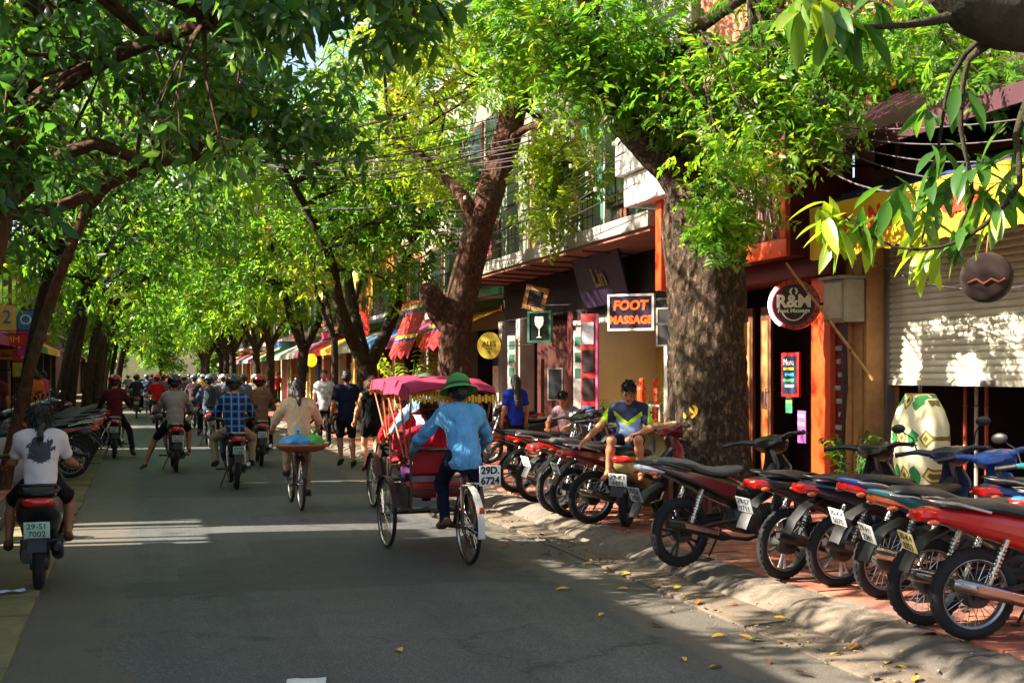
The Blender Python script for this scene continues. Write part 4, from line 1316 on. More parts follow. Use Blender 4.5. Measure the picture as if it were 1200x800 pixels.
# --- left-hand row
def left_tree(Y, X, label, lean, seed, n, L, h=3.6, lm=L_BROAD, r=.2, low=True, dens=17, per=8, reach=1.0, bk=None):
    rg_ = np.random.default_rng(seed)
    g = Vector((X, Y, .1))
    fk = g + Vector((lean, rg_.normal(0, .2), h))
    path = [g, g + Vector((lean * .25, 0, h * .35)), g + Vector((lean * .6, 0, h * .7)), fk]
    limbs = []
    for i in range(4):
        an = (0.0, .9, -.9, 2.8)[i] + rg_.normal(0, .2)
        e1 = fk + Vector((math.cos(an) * .9, math.sin(an) * .9, .9))
        e2 = e1 + Vector((math.cos(an) * 1.3, math.sin(an) * 1.3, 1.0))
        e3 = e2 + Vector((math.cos(an) * 1.4, math.sin(an) * 1.4, 1.3))
        limbs.append(([fk - Vector((0, 0, .15)), e1, e2, e3], [r * .7, r * .5, r * .36, r * .2]))
    blobs = [(X + 1.6, Y, 7.4, 3.9, 3.8, 2.5), (X + 1.0, Y, 9.4, 3.0, 3.2, 1.5)]
    if low: blobs += [(X + 1.2, Y + .6, 4.9, 2.4, 2.6, 1.2), (X - .6, Y, 4.4, 1.6, 2.2, 1.2)]
    cl = blob_clumps(rg_, blobs, n, .55, 1.05)
    return make_tree('street_tree', label, path, [r * 1.3, r * 1.05, r, r * .9], limbs, cl, lm, bk or M_BARK3, rg_, dens, per, L, .42, 2, False, .45 if Y < 25 else .54, 'street trees', 14, .3, .06, .03)
# near one at the edge of the picture: broad leaves reaching over the road
rl = np.random.default_rng(77)
g0 = Vector((-1.72, 11.2, .1))
pathL = [g0, g0 + Vector((.0, 0, 1.4)), at_d(-22, 250, 11.0), at_d(0, 170, 10.8), at_d(30, 70, 10.5), at_d(60, -60, 10.2)]
limbsL = [([at_d(-20, 262, 11.0), at_d(28, 222, 10.6), at_d(75, 180, 10.4), at_d(112, 168, 10.4), at_d(160, 186, 10.5), at_d(225, 190, 10.8)], [.09, .07, .06, .055, .045, .02]),
          ([at_d(-15, 250, 11.0), at_d(60, 246, 11.3), at_d(130, 215, 11.8), at_d(190, 190, 12), at_d(260, 185, 12.4)], [.07, .06, .055, .045, .02]),
          ([at_d(2, 160, 10.8), at_d(70, 100, 10.2), at_d(150, 60, 9.6), at_d(260, 20, 9)], [.11, .08, .06, .04]),
          ([at_d(40, 40, 10.5), at_d(140, -60, 9.8), at_d(320, -120, 9.2), at_d(480, -140, 9)], [.16, .13, .1, .06])]
clL = []
for q in range(72):
    px = rl.uniform(-60, 330)
    py = rl.uniform(-40, 235) * (1 - .35 * max(0, px) / 330)
    p = at_d(px, py, rl.uniform(8.6, 12.5)); clL.append((p.x, p.y, p.z, rl.uniform(.28, .5)))
for q in range(26):
    p = at_d(rl.uniform(240, 480), rl.uniform(-60, 45), rl.uniform(8, 10)); clL.append((p.x, p.y, p.z, rl.uniform(.25, .42)))
for q in range(20):
    p = at_d(rl.uniform(200, 420), rl.uniform(90, 180), rl.uniform(11, 13)); clL.append((p.x, p.y, p.z, rl.uniform(.25, .45)))
for q in range(105):
    clL.append((rl.uniform(-4.5, 2.2), rl.uniform(5.0, 14.5), rl.uniform(6.2, 9.3), rl.uniform(.5, .9)))
for q in range(34):  # unseen clumps added across the sun rays to dapple the right kerb
    clL.append((rl.uniform(-4.6, -1.6), rl.uniform(5.2, 11.5), rl.uniform(4.6, 6.6), rl.uniform(.35, .6)))
make_tree('street_tree', 'broad-leaved tree arching bare limbs over the woman on the black scooter', pathL, [.36, .3, .28, .26, .22, .16], limbsL, clL, L_BROAD, M_BARKL, rl, 13, 7, .155, .38, 3, False, .42, None, 20, .3, .08, .016)
left_tree(18.2, -1.86, 'leaning ginger trunk bending over the left kerb by parked motorbikes', 1.2, 61, 80, .17, 4.2, L_BROAD, .075, bk=M_BARKL)
left_tree(23.5, -2.2, 'dark crooked trunk just behind the leaning ginger trunk', .7, 62, 66, .19, 3.9, L_BROAD, .11)
left_tree(30.5, -2.0, 'dark leaning street tree beside the maroon-shirted rider', .8, 63, 70, .21, 3.9, L_FINE, .11)
yy = 38; i = 0
while yy < 130:
    left_tree(yy, -2.1 + .2 * math.sin(i), 'dark street tree in the far left-hand row', .5, 80 + i, 62 if yy < 60 else 40, .24 if yy < 60 else .34, 3.7, L_FINE, .15)
    yy += 7.6 if yy < 60 else 10.0; i += 1
# --- a tree behind the pavement edge whose limb and long leaves hang in at the top right
rn = np.random.default_rng(91)
gN = Vector((5.55, 2.3, .1))
pN = [gN, gN + Vector((0, .1, 1.5)), gN + Vector((-.1, .3, 2.9)), at_d(1290, -10, 4.75), at_d(1205, 8, 4.7), at_d(1140, 0, 4.65), at_d(1085, -60, 4.6)]
lN = [([at_d(1150, 10, 4.7), at_d(1105, 22, 4.6), at_d(1060, 30, 4.55), at_d(1000, 30, 4.5), at_d(958, 12, 4.5)], [.05, .022, .013, .01, .006]),
      ([at_d(1170, 40, 4.7), at_d(1135, 70, 4.75), at_d(1126, 150, 4.8), at_d(1140, 230, 4.85), at_d(1110, 290, 4.9)], [.03, .012, .010, .008, .004]),
      ([at_d(1180, 40, 4.75), at_d(1150, 45, 4.8), at_d(1115, 90, 4.9), at_d(1100, 170, 5.0), at_d(1080, 285, 5.1)], [.03, .013, .010, .007, .004]),
      ([at_d(1230, 60, 4.7), at_d(1190, 160, 4.75), at_d(1195, 215, 4.7), at_d(1130, 280, 4.8), at_d(1050, 290, 4.9), at_d(985, 250, 5.0)], [.03, .014, .011, .008, .006, .004]),
      ([gN + Vector((-.1, .3, 2.8)), gN + Vector((.4, -.3, 4.2)), gN + Vector((.8, -.6, 5.5))], [.2, .15, .08])]
leafs = []
def rosette(px, py, d, n, L, tint, droop=1.0):
    c = np.array(at_d(px, py, d))
    for k in range(n):
        a = rn.uniform(0, 6.28)
        dd = np.array([math.cos(a) * .8, math.sin(a) * .8, -rn.uniform(.15, 1.2) * droop])
        leafs.append((c + rn.normal(0, .025, 3), dd, unit(np.array([[math.cos(a) * .5, math.sin(a) * .5, 1.0]]) + rn.normal(0, .35, (1, 3)))[0], L * rn.uniform(.7, 1.2), np.clip(tint + rn.normal(0, .12), 0, .93)))
for (px, py, d, n, L, tn) in [(945, 0, 4.5, 8, .2, .6), (958, 12, 4.5, 8, .2, .75), (985, 20, 4.5, 7, .21, .45), (1005, 30, 4.5, 6, .2, .3), (1030, 0, 4.5, 5, .18, .3), (968, 245, 5.0, 11, .2, .85), (988, 262, 5.0, 10, .2, .8), (1010, 262, 5.0, 7, .2, .7), (1035, 250, 4.95, 4, .18, .35),
                              (1085, 292, 5.1, 12, .17, .9), (1078, 268, 5.1, 6, .16, .8), (1110, 285, 4.9, 6, .17, .55), (1100, 170, 5.0, 8, .2, .3), (1106, 215, 5.0, 9, .2, .35), (1095, 130, 4.95, 6, .18, .35), (1140, 190, 4.85, 8, .19, .3), (1150, 225, 4.85, 9, .19, .55),
                              (1130, 270, 4.8, 5, .18, .35), (1185, 215, 4.75, 8, .19, .6), (1195, 180, 4.75, 7, .18, .3), (1172, 250, 4.75, 6, .18, .65), (1130, 110, 4.75, 4, .17, .3), (1060, 230, 4.95, 6, .17, .6), (1090, 250, 5.0, 6, .18, .7), (1200, 130, 4.7, 6, .18, .35), (1050, 215, 4.9, 5, .18, .3)]:
    rosette(px, py, d, n, L, tn)
for q in range(220):                                  # the rest of that crown, above and beside the picture
    c = np.array([rn.uniform(3.4, 7.6), rn.uniform(.5, 5.2), rn.uniform(5.6, 8.0)])
    for k in range(5):
        leafs.append((c + rn.normal(0, .15, 3), rn.normal(0, 1, 3) + np.array([0, 0, -.4]), unit(rn.normal(0, .5, (1, 3)) + np.array([[0, 0, 1.]]))[0], .26, .4))
tN = thing('street_tree', 'gnarled limb with long hanging glossy leaves before the yellow awning', 'tree', gN)
mb = MB(); bumpy_tube(mb, pN, [.34, .28, .25, .2, .165, .13, .10], 20, .1, 3, .10, .3, .1)
for lp, lr in lN: bumpy_tube(mb, lp, lr, 7, .08, lr[0] * 90, .08)
mb.xform(Matrix.Translation(-gN)); mb.build('trunk', M_BARK3, tN, smooth=70)
C, D, N, Ls, T = [np.array([q[i] for q in leafs]) for i in range(5)]
k = sun_keep(C); C, D, N, Ls, T = C[k], D[k], N[k], Ls[k], T[k]
o = obj('crown', leaf_mesh('crown', C - np.array(gN)[None], D, N, Ls, .30, T, 4, .25), L_NEAR, tN); o['kind'] = 'stuff'
# --- trees closing the end of the street
re_ = np.random.default_rng(5)
for i in range(7):
    x, y_ = -17 + i * 6.2 + re_.normal(0, 1), 134 + re_.uniform(-6, 7)
    g = Vector((x, y_, -.04))
    cl = blob_clumps(re_, [(x, y_, 6.5, 3.6, 3.6, 3.6), (x, y_, 3.5, 3, 3, 1.6)], 60, .7, 1.4)
    make_tree('street_tree', 'bright green tree closing the far end of the street', [g, g + Vector((0, 0, 2)), g + Vector((.2, 0, 5))], [.3, .25, .15], [], cl, L_FINE, M_BARK3, re_, 16, 8, .45, .5, 2, False, .6, 'trees closing the street', 8, .2, .05, .04, cut=False)
structure(MB().bb(b1.x - .8, b1.x + .8, b1.y - .8, b1.y + .8, .08, .131).build('tree_pit', M_EARTH, smooth=0))
# ------------------------------------------------------------------ motorbikes: local +X is forward, origin under the rear axle
M_TYRE = mat('tyre_rubber', '#1a1a1b', rough=.85, var=.15, scale=12, bump=.3)
M_RIM = mat('rim_steel', '#a7a7aa', rough=.3, metal=.9, var=.15, scale=9)
M_RIMB = mat('rim_black', '#2a2a2d', rough=.4, metal=.5, var=.1)
M_CHROME = mat('chrome', '#b5b2ad', rough=.2, metal=1.0, var=.15, scale=6)
M_PLASTIC = mat('black_plastic', '#17171a', rough=.5, var=.15, scale=8, dirt=.12)
M_ENG = mat('engine_alloy', '#4f4e4d', rough=.5, metal=.6, var=.3, scale=14, dirt=.4)
M_SEAT = mat('seat_vinyl', '#1c1b1d', rough=.55, var=.12, scale=20, bump=.2)
M_SEATG = mat('seat_vinyl_grey', '#5d5c58', rough=.6, var=.12, scale=20, bump=.2)
M_TAIL = mat('tail_lens', '#c01712', rough=.15, var=.1, bump=0, coat=.6)
M_AMBER = mat('amber_lens', '#b8552a', rough=.15, var=.1, bump=0, coat=.6)
M_CLEAR = mat('clear_lens', '#c9ccd2', rough=.08, var=.05, bump=0, coat=.8)
M_MIRROR = mat('mirror_glass', '#c8d0d8', rough=.03, metal=1.0, var=.02, bump=0)
M_PLATE = mat('plate_white', '#e4e4de', rough=.45, var=.05, bump=0, dirt=.1)
M_PLATEG = mat('plate_greenish', '#b9d8c4', rough=.45, var=.05, bump=0, dirt=.1)
M_PLTXT = mat('plate_letters', '#15151a', rough=.6, bump=0)
M_HEAD = mat('head_lamp_lit', '#f0e8ff', rough=.1, bump=0, emit='#d8c8ff', es=2.2)

def ring_yz(x, z, w, h, n=12, p=2.6, tilt=0.0):
    """superellipse section across the bike"""
    out = []
    for i in range(n):
        a = 2 * math.pi * i / n
        c, s = math.cos(a), math.sin(a)
        yy = w * (abs(c) ** (2 / p)) * (1 if c >= 0 else -1)
        zz = h * (abs(s) ** (2 / p)) * (1 if s >= 0 else -1)
        out.append(Vector((x - zz * tilt, yy, z + zz)))
    return out
def lens(name, me, mats, par): return obj(name, me, mats, par)

MESH = {}
def cached(key, fn):
    if key not in MESH:
        MESH[key] = fn()
    return MESH[key]

def wheel_meshes(R_, tw, spokes):
    def tyre():
        mb = MB(); mb.torus((0, 0, 0), R_ - tw, tw, 36, 10, 'Y', w=.92)
        for i in range(36):                                  # tread blocks
            a = 2 * math.pi * (i + .5) / 36
            mb.box((math.cos(a) * (R_ - .0045), 0, math.sin(a) * (R_ - .0045)), (.008, tw * .9, .026), Matrix.Rotation(-a, 3, 'Y'))
        return mb.mesh('wheel', smooth=50)
    def rim():
        mb = MB(); r = R_ - tw * 1.75
        mb.lathe([(r, -.028), (r + .012, -.026), (r + .003, -.012), (r - .004, 0), (r + .003, .012), (r + .012, .026), (r, .028), (r - .012, .02), (r - .012, -.02), (r, -.028)], 36, axis='Y', cap=False)
        if spokes == 'wire':
            for i in range(28):
                a = 2 * math.pi * i / 28; b = a + (.5 if i % 2 else -.5)
                sd = .03 if (i // 2) % 2 else -.03
                mb.tube([(math.cos(b) * .045, sd, math.sin(b) * .045), (math.cos(a) * (r - .006), sd * .2, math.sin(a) * (r - .006))], .0028, 4, cap=False)
            mb.lathe([(.0, -.06), (.055, -.055), (.065, -.02), (.065, .02), (.055, .055), (.0, .06)], 18, axis='Y')
        else:
            ns = 5 if spokes == 'star' else 3
            for i in range(ns):
                a = 2 * math.pi * i / ns
                for da in ((-.16, .16) if ns == 5 else (-.22, .22)):
                    p0 = Vector((math.cos(a) * .04, 0, math.sin(a) * .04)); p1 = Vector((math.cos(a + da) * (r - .004), 0, math.sin(a + da) * (r - .004)))
                    mb.tube([p0, (p0 + p1) / 2, p1], [.018, .011, .014], 6)
            mb.lathe([(.0, -.05), (.06, -.045), (.07, -.015), (.07, .015), (.06, .045), (.0, .05)], 18, axis='Y')
        return mb.mesh('rim', smooth=40)
    def drum():
        mb = MB(); mb.lathe([(.0, -.075), (.075, -.07), (.085, -.03), (.085, .03), (.075, .07), (0, .075)], 20, axis='Y')
        return mb.mesh('drum', smooth=40)
    return cached(('tyre', R_, tw), tyre), cached(('rim', R_, tw, spokes), rim), cached('drum', drum)

def put_wheel(g, x, z, R_, tw, spokes, rimm, y=0, yaw=0.0, lod=0):
    ty, ri, dr = wheel_meshes(R_, tw, spokes)
    w = obj('wheel', ty, M_TYRE, g, (x, y, z), (0, random.uniform(0, 3), yaw))
    obj('rim', ri, rimm, w)
    if lod == 0: obj('brake_drum', dr, M_ENG, w)
    return w

STEER_AX = Vector((1.0, 0, .85))
def steer(mb, ang, start=0):
    """turn the front end about the raked steering axis"""
    ax = Vector((-.42, 0, .9)).normalized()
    m = Matrix.Translation(STEER_AX) @ Matrix.Rotation(ang, 4, ax) @ Matrix.Translation(-STEER_AX)
    return mb.xform(m, start), m

def under_parts(st, style=0):
    """meshes of the step-through motorbike; st = steering angle"""
    P = {}
    def loft(name, secs, p=2.6, n=14, sm=50):
        mb = MB(); mb.loft([ring_yz(*s, n=n, p=p) for s in secs]); P[name] = mb.mesh(name, smooth=sm)
    loft('seat', [(-.30, .875, .045, .012), (-.26, .885, .08, .026), (-.1, .868, .105, .036), (.06, .845, .115, .04), (.12, .815, .125, .045), (.22, .785, .13, .042), (.36, .765, .12, .042), (.5, .775, .09, .04), (.6, .785, .06, .03), (.63, .785, .04, .015)] if style else [(-.27, .832, .055, .012), (-.24, .836, .09, .024), (-.1, .832, .115, .035), (.1, .815, .125, .042), (.22, .79, .13, .042), (.34, .768, .125, .042), (.5, .775, .10, .04), (.6, .785, .07, .03), (.63, .785, .04, .015)], 2.4)
    loft('body', [(-.40, .80, .018, .016), (-.36, .795, .05, .03), (-.25, .775, .095, .05), (-.1, .745, .125, .07), (.1, .70, .135, .095), (.3, .65, .13, .115), (.48, .60, .115, .13), (.62, .56, .09, .13), (.72, .53, .05, .10)] if style == 0 else
         [(-.46, .885, .012, .012), (-.40, .872, .045, .022), (-.26, .835, .085, .04), (-.1, .785, .105, .06), (.1, .725, .12, .085), (.3, .655, .13, .11), (.48, .60, .12, .125), (.62, .55, .10, .12), (.74, .50, .05, .08)], 3.0 if style == 0 else 2.3)
    mb = MB(); mb.loft([ring_yz(*s, n=10, p=3) for s in [(.55, .60, .05, .07), (.7, .565, .05, .065), (.85, .62, .055, .07), (.98, .75, .05, .07)]]); P['spine_cover'] = mb.mesh('spine_cover')
    mb = MB()
    for s in (-1, 1):
        mb.loft([[Vector((x + dx, s * yy, z)) for dx, yy in ((0, y0), (.0, y1), (.03, y1), (.03, y0))] for x, z, y0, y1 in ((.98, .90, .03, .11), (1.02, .80, .035, .165), (.99, .66, .05, .19), (.92, .52, .06, .185), (.86, .40, .07, .16), (.84, .34, .08, .12))])
    P['leg_shield'] = mb.mesh('leg_shield', bevel=.008)
    mb = MB()
    for s in (-1, 1):                                        # painted side stripes on the tail
        mb.sheet([[(-.30, s * .092, .80), (-.1, s * .131, .775), (.1, s * .140, .735), (.3, s * .136, .70), (.5, s * .121, .655)], [(-.30, s * .088, .775), (-.1, s * .1365, .735), (.1, s * .1475, .685), (.3, s * .142, .635), (.5, s * .127, .585)]] if style == 0 else [[(-.34, s * .078, .855), (-.1, s * .104, .80), (.1, s * .124, .75), (.3, s * .136, .70), (.5, s * .126, .655)], [(-.22, s * .092, .815), (-.1, s * .112, .775), (.12, s * .130, .685), (.3, s * .142, .61), (.46, s * .132, .555)]], .008 * s)
    P['side_panel'] = mb.mesh('side_panel')
    mb = MB()
    if style == 0: mb.loft([ring_yz(*s, n=10, p=3) for s in [(-.425, .775, .02, .02), (-.405, .775, .075, .035), (-.33, .775, .095, .04), (-.27, .77, .098, .035)]])
    else: mb.loft([ring_yz(*s, n=10, p=2.2) for s in [(-.46, .84, .012, .012), (-.43, .835, .06, .028), (-.34, .815, .088, .036), (-.22, .79, .098, .012)]])
    P['tail_light'] = mb.mesh('tail_light')
    for s, nm in ((-1, 'r'), (1, 'l')):
        mb = MB(); mb.ell((-.35, s * .118, .748 if style == 0 else .79), (.042, .022, .018), 10, 6); P['turn_signal_' + nm] = mb.mesh('turn_signal')
    mb = MB(); mb.sheet([[(-.2, y, .70 - abs(y) * .3), (-.33, y, .64 - abs(y) * .3), (-.42, y, .54 - abs(y) * .3), (-.46, y, .44 - abs(y) * .2)] for y in (-.055, -.03, .03, .055)], .012); P['mud_guard'] = mb.mesh('mud_guard', smooth=60)
    mb = MB()
    for (y0, z0, y1, x1, z1) in ((.1, 1.0, .06, 1.0, .8), (-.1, 1.0, -.05, 1.0, .8), (.14, 1.02, .08, .98, .7)):
        mb.tube([(.93, y0, z0), (1.06, y0 * 1.1, z0 - .05), (x1 + .06, y1, z1)], .006, 5)
    steer(mb, st * .5); P['control_cable'] = mb.mesh('control_cable')
    mb = MB(); mb.box((-.447, 0, .615), (.006, .165, .125), (0, R(-22), 0)); P['number_plate'] = mb.mesh('number_plate', bevel=.003)
    mb = MB()
    mb.loft([ring_yz(*s, n=12, p=3) for s in [(.52, .37, .07, .08), (.60, .36, .10, .115), (.72, .34, .105, .12), (.80, .35, .08, .09)]])
    mb.tube([(.76, 0, .37), (.95, 0, .40)], [.07, .065], 12)
    for q in range(6):
        mb.lathe([(.085, -.006), (.085, .006)], 14, (.79 + q * .028, 0, .375 + q * .005), 'X')
    mb.lathe([(.07, 0), (.075, .02), (.05, .035)], 16, (.62, .10, .35), 'Y')
    mb.lathe([(.085, 0), (.09, -.02), (.06, -.035)], 16, (.66, -.10, .34), 'Y')
    P['engine'] = mb.mesh('engine', smooth=40)
    mb = MB()
    for s in (-1, 1):
        mb.tube([(.5, s * .09, .36), (.25, s * .1, .34), (-.02, s * .1, .29)], [.02, .022, .024], 7)
        mb.box((-.02, s * .1, .29), (.07, .02, .05))
    P['swing_arm'] = mb.mesh('swing_arm')
    mb = MB(); mb.loft([ring_yz(*s, n=10, p=3) for s in [(-.06, .30, .012, .035), (.0, .31, .016, .055), (.3, .35, .016, .05), (.5, .37, .014, .04)]]); mb.xform(Matrix.Translation((0, .12, 0))); P['chain_case'] = mb.mesh('chain_case')
    for s, nm in ((-1, 'r'), (1, 'l')):
        mb = MB(); a, b = Vector((-.0, s * .125, .31)), Vector((.13, s * .125, .64))
        mb.tube([a, a.lerp(b, .3)], .016, 8); mb.tube([a.lerp(b, .85), b], .02, 8)
        for q in range(8):
            f = .3 + q * .07; mb.tube([a.lerp(b, f), a.lerp(b, f + .045)], .026, 9)
        mb.tube([a, b], .010, 6)
        P['shock_' + nm] = mb.mesh('shock_absorber', smooth=40)
    mb = MB()
    mb.tube([(.86, -.07, .32), (.80, -.11, .24), (.6, -.125, .20), (.38, -.13, .235)], .016, 8)
    mb.tube([(.40, -.135, .232), (.34, -.138, .245), (.0, -.15, .335), (-.20, -.155, .385), (-.24, -.155, .395)], [.022, .04, .045, .043, .03], 12)
    P['exhaust'] = mb.mesh('exhaust', smooth=50)
    mb = MB(); mb.sheet([[(.25, -.192, .30), (.1, -.198, .335), (-.1, -.203, .385)], [(.26, -.185, .265), (.11, -.193, .297), (-.09, -.2, .345)]], .004); P['heat_shield'] = mb.mesh('heat_shield')
    mb = MB()
    for s in (-1, 1):
        mb.tube([(.62, s * .08, .26), (.62, s * .26, .265)], .013, 7); mb.box((.62, s * .225, .268), (.035, .09, .022))
    P['foot_rests'] = mb.mesh('foot_rest'); mb = MB()
    mb.tube([(.62, -.1, .255), (.62, .1, .255)], .014, 7)
    mb.tube([(.5, .1, .27), (.45, .2, .03)], .010, 6); mb.box((.44, .205, .012), (.05, .035, .01))
    P['side_stand'] = mb.mesh('side_stand')
    for s, nm in ((-1, 'r'), (1, 'l')):
        mb = MB(); mb.tube([(.62, s * .08, .26), (.62, s * .26, .265)], .013, 7); mb.box((.62, s * .225, .268), (.035, .09, .022)); P['foot_' + nm] = mb.mesh('foot_rest')
    mb = MB(); mb.tube([(.02, .12, .80), (-.2, .115, .855), (-.32, .08, .865), (-.35, 0, .865), (-.32, -.08, .865), (-.2, -.115, .855), (.02, -.12, .80)], .011, 7); P['grab_rail'] = mb.mesh('grab_rail', smooth=60)
    # front end, turned by the steering angle
    mb = MB()
    for s in (-1, 1):
        mb.tube([(1.24, s * .075, .285), (1.12, s * .075, .56), (1.04, s * .075, .76)], [.024, .021, .018], 9)
    mb.box((1.06, 0, .73), (.06, .18, .04), (0, R(-25), 0)); mb.tube([(1.06, 0, .72), (.97, 0, .95)], .022, 9)
    steer(mb, st); P['fork'] = mb.mesh('fork', smooth=45)
    mb = MB()
    rings = []
    for q in range(9):
        a = R(15 + q * 17); rad = .315
        rings.append([Vector((1.24 + math.cos(a) * (rad - abs(y) * .25), y, .285 + math.sin(a) * (rad - abs(y) * .25))) for y in (-.07, -.05, 0, .05, .07)])
    mb.sheet(rings, .006); steer(mb, st); P['front_fender'] = mb.mesh('front_fender', smooth=60)
    mb = MB(); mb.loft([ring_yz(*s, n=14, p=2.5) for s in [(.86, .985, .10, .03), (.92, 1.0, .15, .055), (1.0, .985, .155, .075), (1.06, .965, .12, .07), (1.10, .95, .07, .045)]])
    for s in (-1, 1):
        mb.tube([(.95, s * .1, 1.0), (.9, s * .22, 1.03), (.86, s * .27, 1.03)], [.03, .022, .016], 8)
    steer(mb, st); P['handlebar_cowl'] = mb.mesh('handlebar_cowl', smooth=50)
    mb = MB(); mb.ell((1.085, 0, .955), (.035, .085, .055), 14, 8); steer(mb, st); P['headlight'] = mb.mesh('headlight')
    for s, nm in ((-1, 'r'), (1, 'l')):
        mb = MB()
        mb.tube([(.87, s * .25, 1.03), (.83, s * .37, 1.02)], .018, 9); mb.tube([(.832, s * .365, 1.02), (.829, s * .378, 1.02)], .022, 9)
        mb.tube([(.91, s * .22, 1.025), (.94, s * .27, 1.02), (.90, s * .38, 1.01)], .006, 5)
        steer(mb, st); P['grip_' + nm] = mb.mesh('grip', smooth=45)
        mb = MB(); mb.tube([(.9, s * .23, 1.04), (.90, s * .25, 1.14), (.86, s * .31, 1.20)], .006, 5); mb.ell((.855, s * .34, 1.225), (.018, .06, .038), 12, 6); steer(mb, st); P['mirror_' + nm] = mb.mesh('mirror', smooth=45)
    mb = MB(); _, m = steer(mb, st)
    P['_front'] = m
    return P
def get_under(st, style=0):
    return cached(('under', round(st, 2), style), lambda: under_parts(st, style))

PLATE_TXT = ['29-X5', '29-H1', '30-K4', '29-S7', '29-L2', '30-F9']
def motorbike(label, loc, heading, color, group=None, stripe=None, st=0.0, lean=0.0, spokes='wire', rim=None, seat=None, tail=None, lod=0, mirrors=False, plate=True, plate_m=None, lift=0.0, name='motorbike', shield=None, lit=False, txt=None, style=0):
    """heading: degrees from +X counter-clockwise. lod 0 full, 1 fewer parts"""
    P = get_under(st, style)
    g = thing(name, label, 'motorbike', (loc[0], loc[1], loc[2] + lift), R(heading), group)
    g.rotation_euler = (lean, 0, R(heading))
    rim = rim or M_RIM; seat = seat or M_SEAT; stripe = stripe or color
    body = color
    put_wheel(g, 0, .285, .285, .042, spokes, rim, lod=lod)
    wf = put_wheel(g, 0, 0, .285, .04, spokes, rim, lod=lod)
    M = P['_front'] @ Matrix.Translation((1.24, 0, .285))
    wf.location = M.to_translation(); wf.rotation_euler = M.to_euler()
    obj('body', P['body'], body, g); obj('seat', P['seat'], seat, g)
    sp = obj('side_panel', P['side_panel'], stripe, g)
    obj('spine_cover', P['spine_cover'], M_PLASTIC, g)
    obj('leg_shield', P['leg_shield'], shield or body, g)
    tl = obj('tail_light', P['tail_light'], tail or M_TAIL, g)
    obj('engine', P['engine'], M_ENG, g); obj('swing_arm', P['swing_arm'], M_PLASTIC, g)
    ex = obj('exhaust', P['exhaust'], M_CHROME if spokes == 'wire' else M_RIMB, g)
    obj('mud_guard', P['mud_guard'], M_PLASTIC, g)
    obj('fork', P['fork'], M_RIM, g); obj('front_fender', P['front_fender'], stripe, g)
    hc = obj('handlebar_cowl', P['handlebar_cowl'], body, g)
    obj('headlight', P['headlight'], M_HEAD if lit else M_CLEAR, hc)
    for k in 'lr':
        obj('grip', P['grip_' + k], M_PLASTIC, hc)
        if mirrors: obj('mirror', P['mirror_' + k], M_PLASTIC, hc)
    if lod == 0:
        obj('heat_shield', P['heat_shield'], M_CHROME, ex)
        for k in 'lr':
            obj('shock_absorber', P['shock_' + k], M_CHROME, g); obj('turn_signal', P['turn_signal_' + k], M_AMBER, g)
        obj('control_cable', P['control_cable'], M_PLASTIC, g)['kind'] = 'stuff'; obj('chain_case', P['chain_case'], M_PLASTIC, g); obj('foot_rest', P['foot_l'], M_PLASTIC, g); obj('foot_rest', P['foot_r'], M_PLASTIC, g); obj('side_stand', P['side_stand'], M_PLASTIC, g); obj('grab_rail', P['grab_rail'], M_RIMB if spokes != 'wire' else M_CHROME, g)
    if plate:
        pl = obj('number_plate', P['number_plate'], plate_m or M_PLATE, g)
        if lod == 0:
            a, b = (txt or (random.choice(PLATE_TXT), '%03d.%02d' % (random.randrange(1000), random.randrange(100)) if False else '%04d' % random.randrange(1000, 9999)))
            rm = Matrix.Translation((-.4515, 0, .613)) @ Matrix.Rotation(R(-22), 4, 'Y')
            for s_, dz in ((a, .03), (b, -.03)):
                text(s_, .058, M_PLTXT, pl, rm @ Matrix.Translation((0, 0, dz)) @ face_m((0, 0, 0), (-1, 0, 0)), extrude=.0008)
    return g

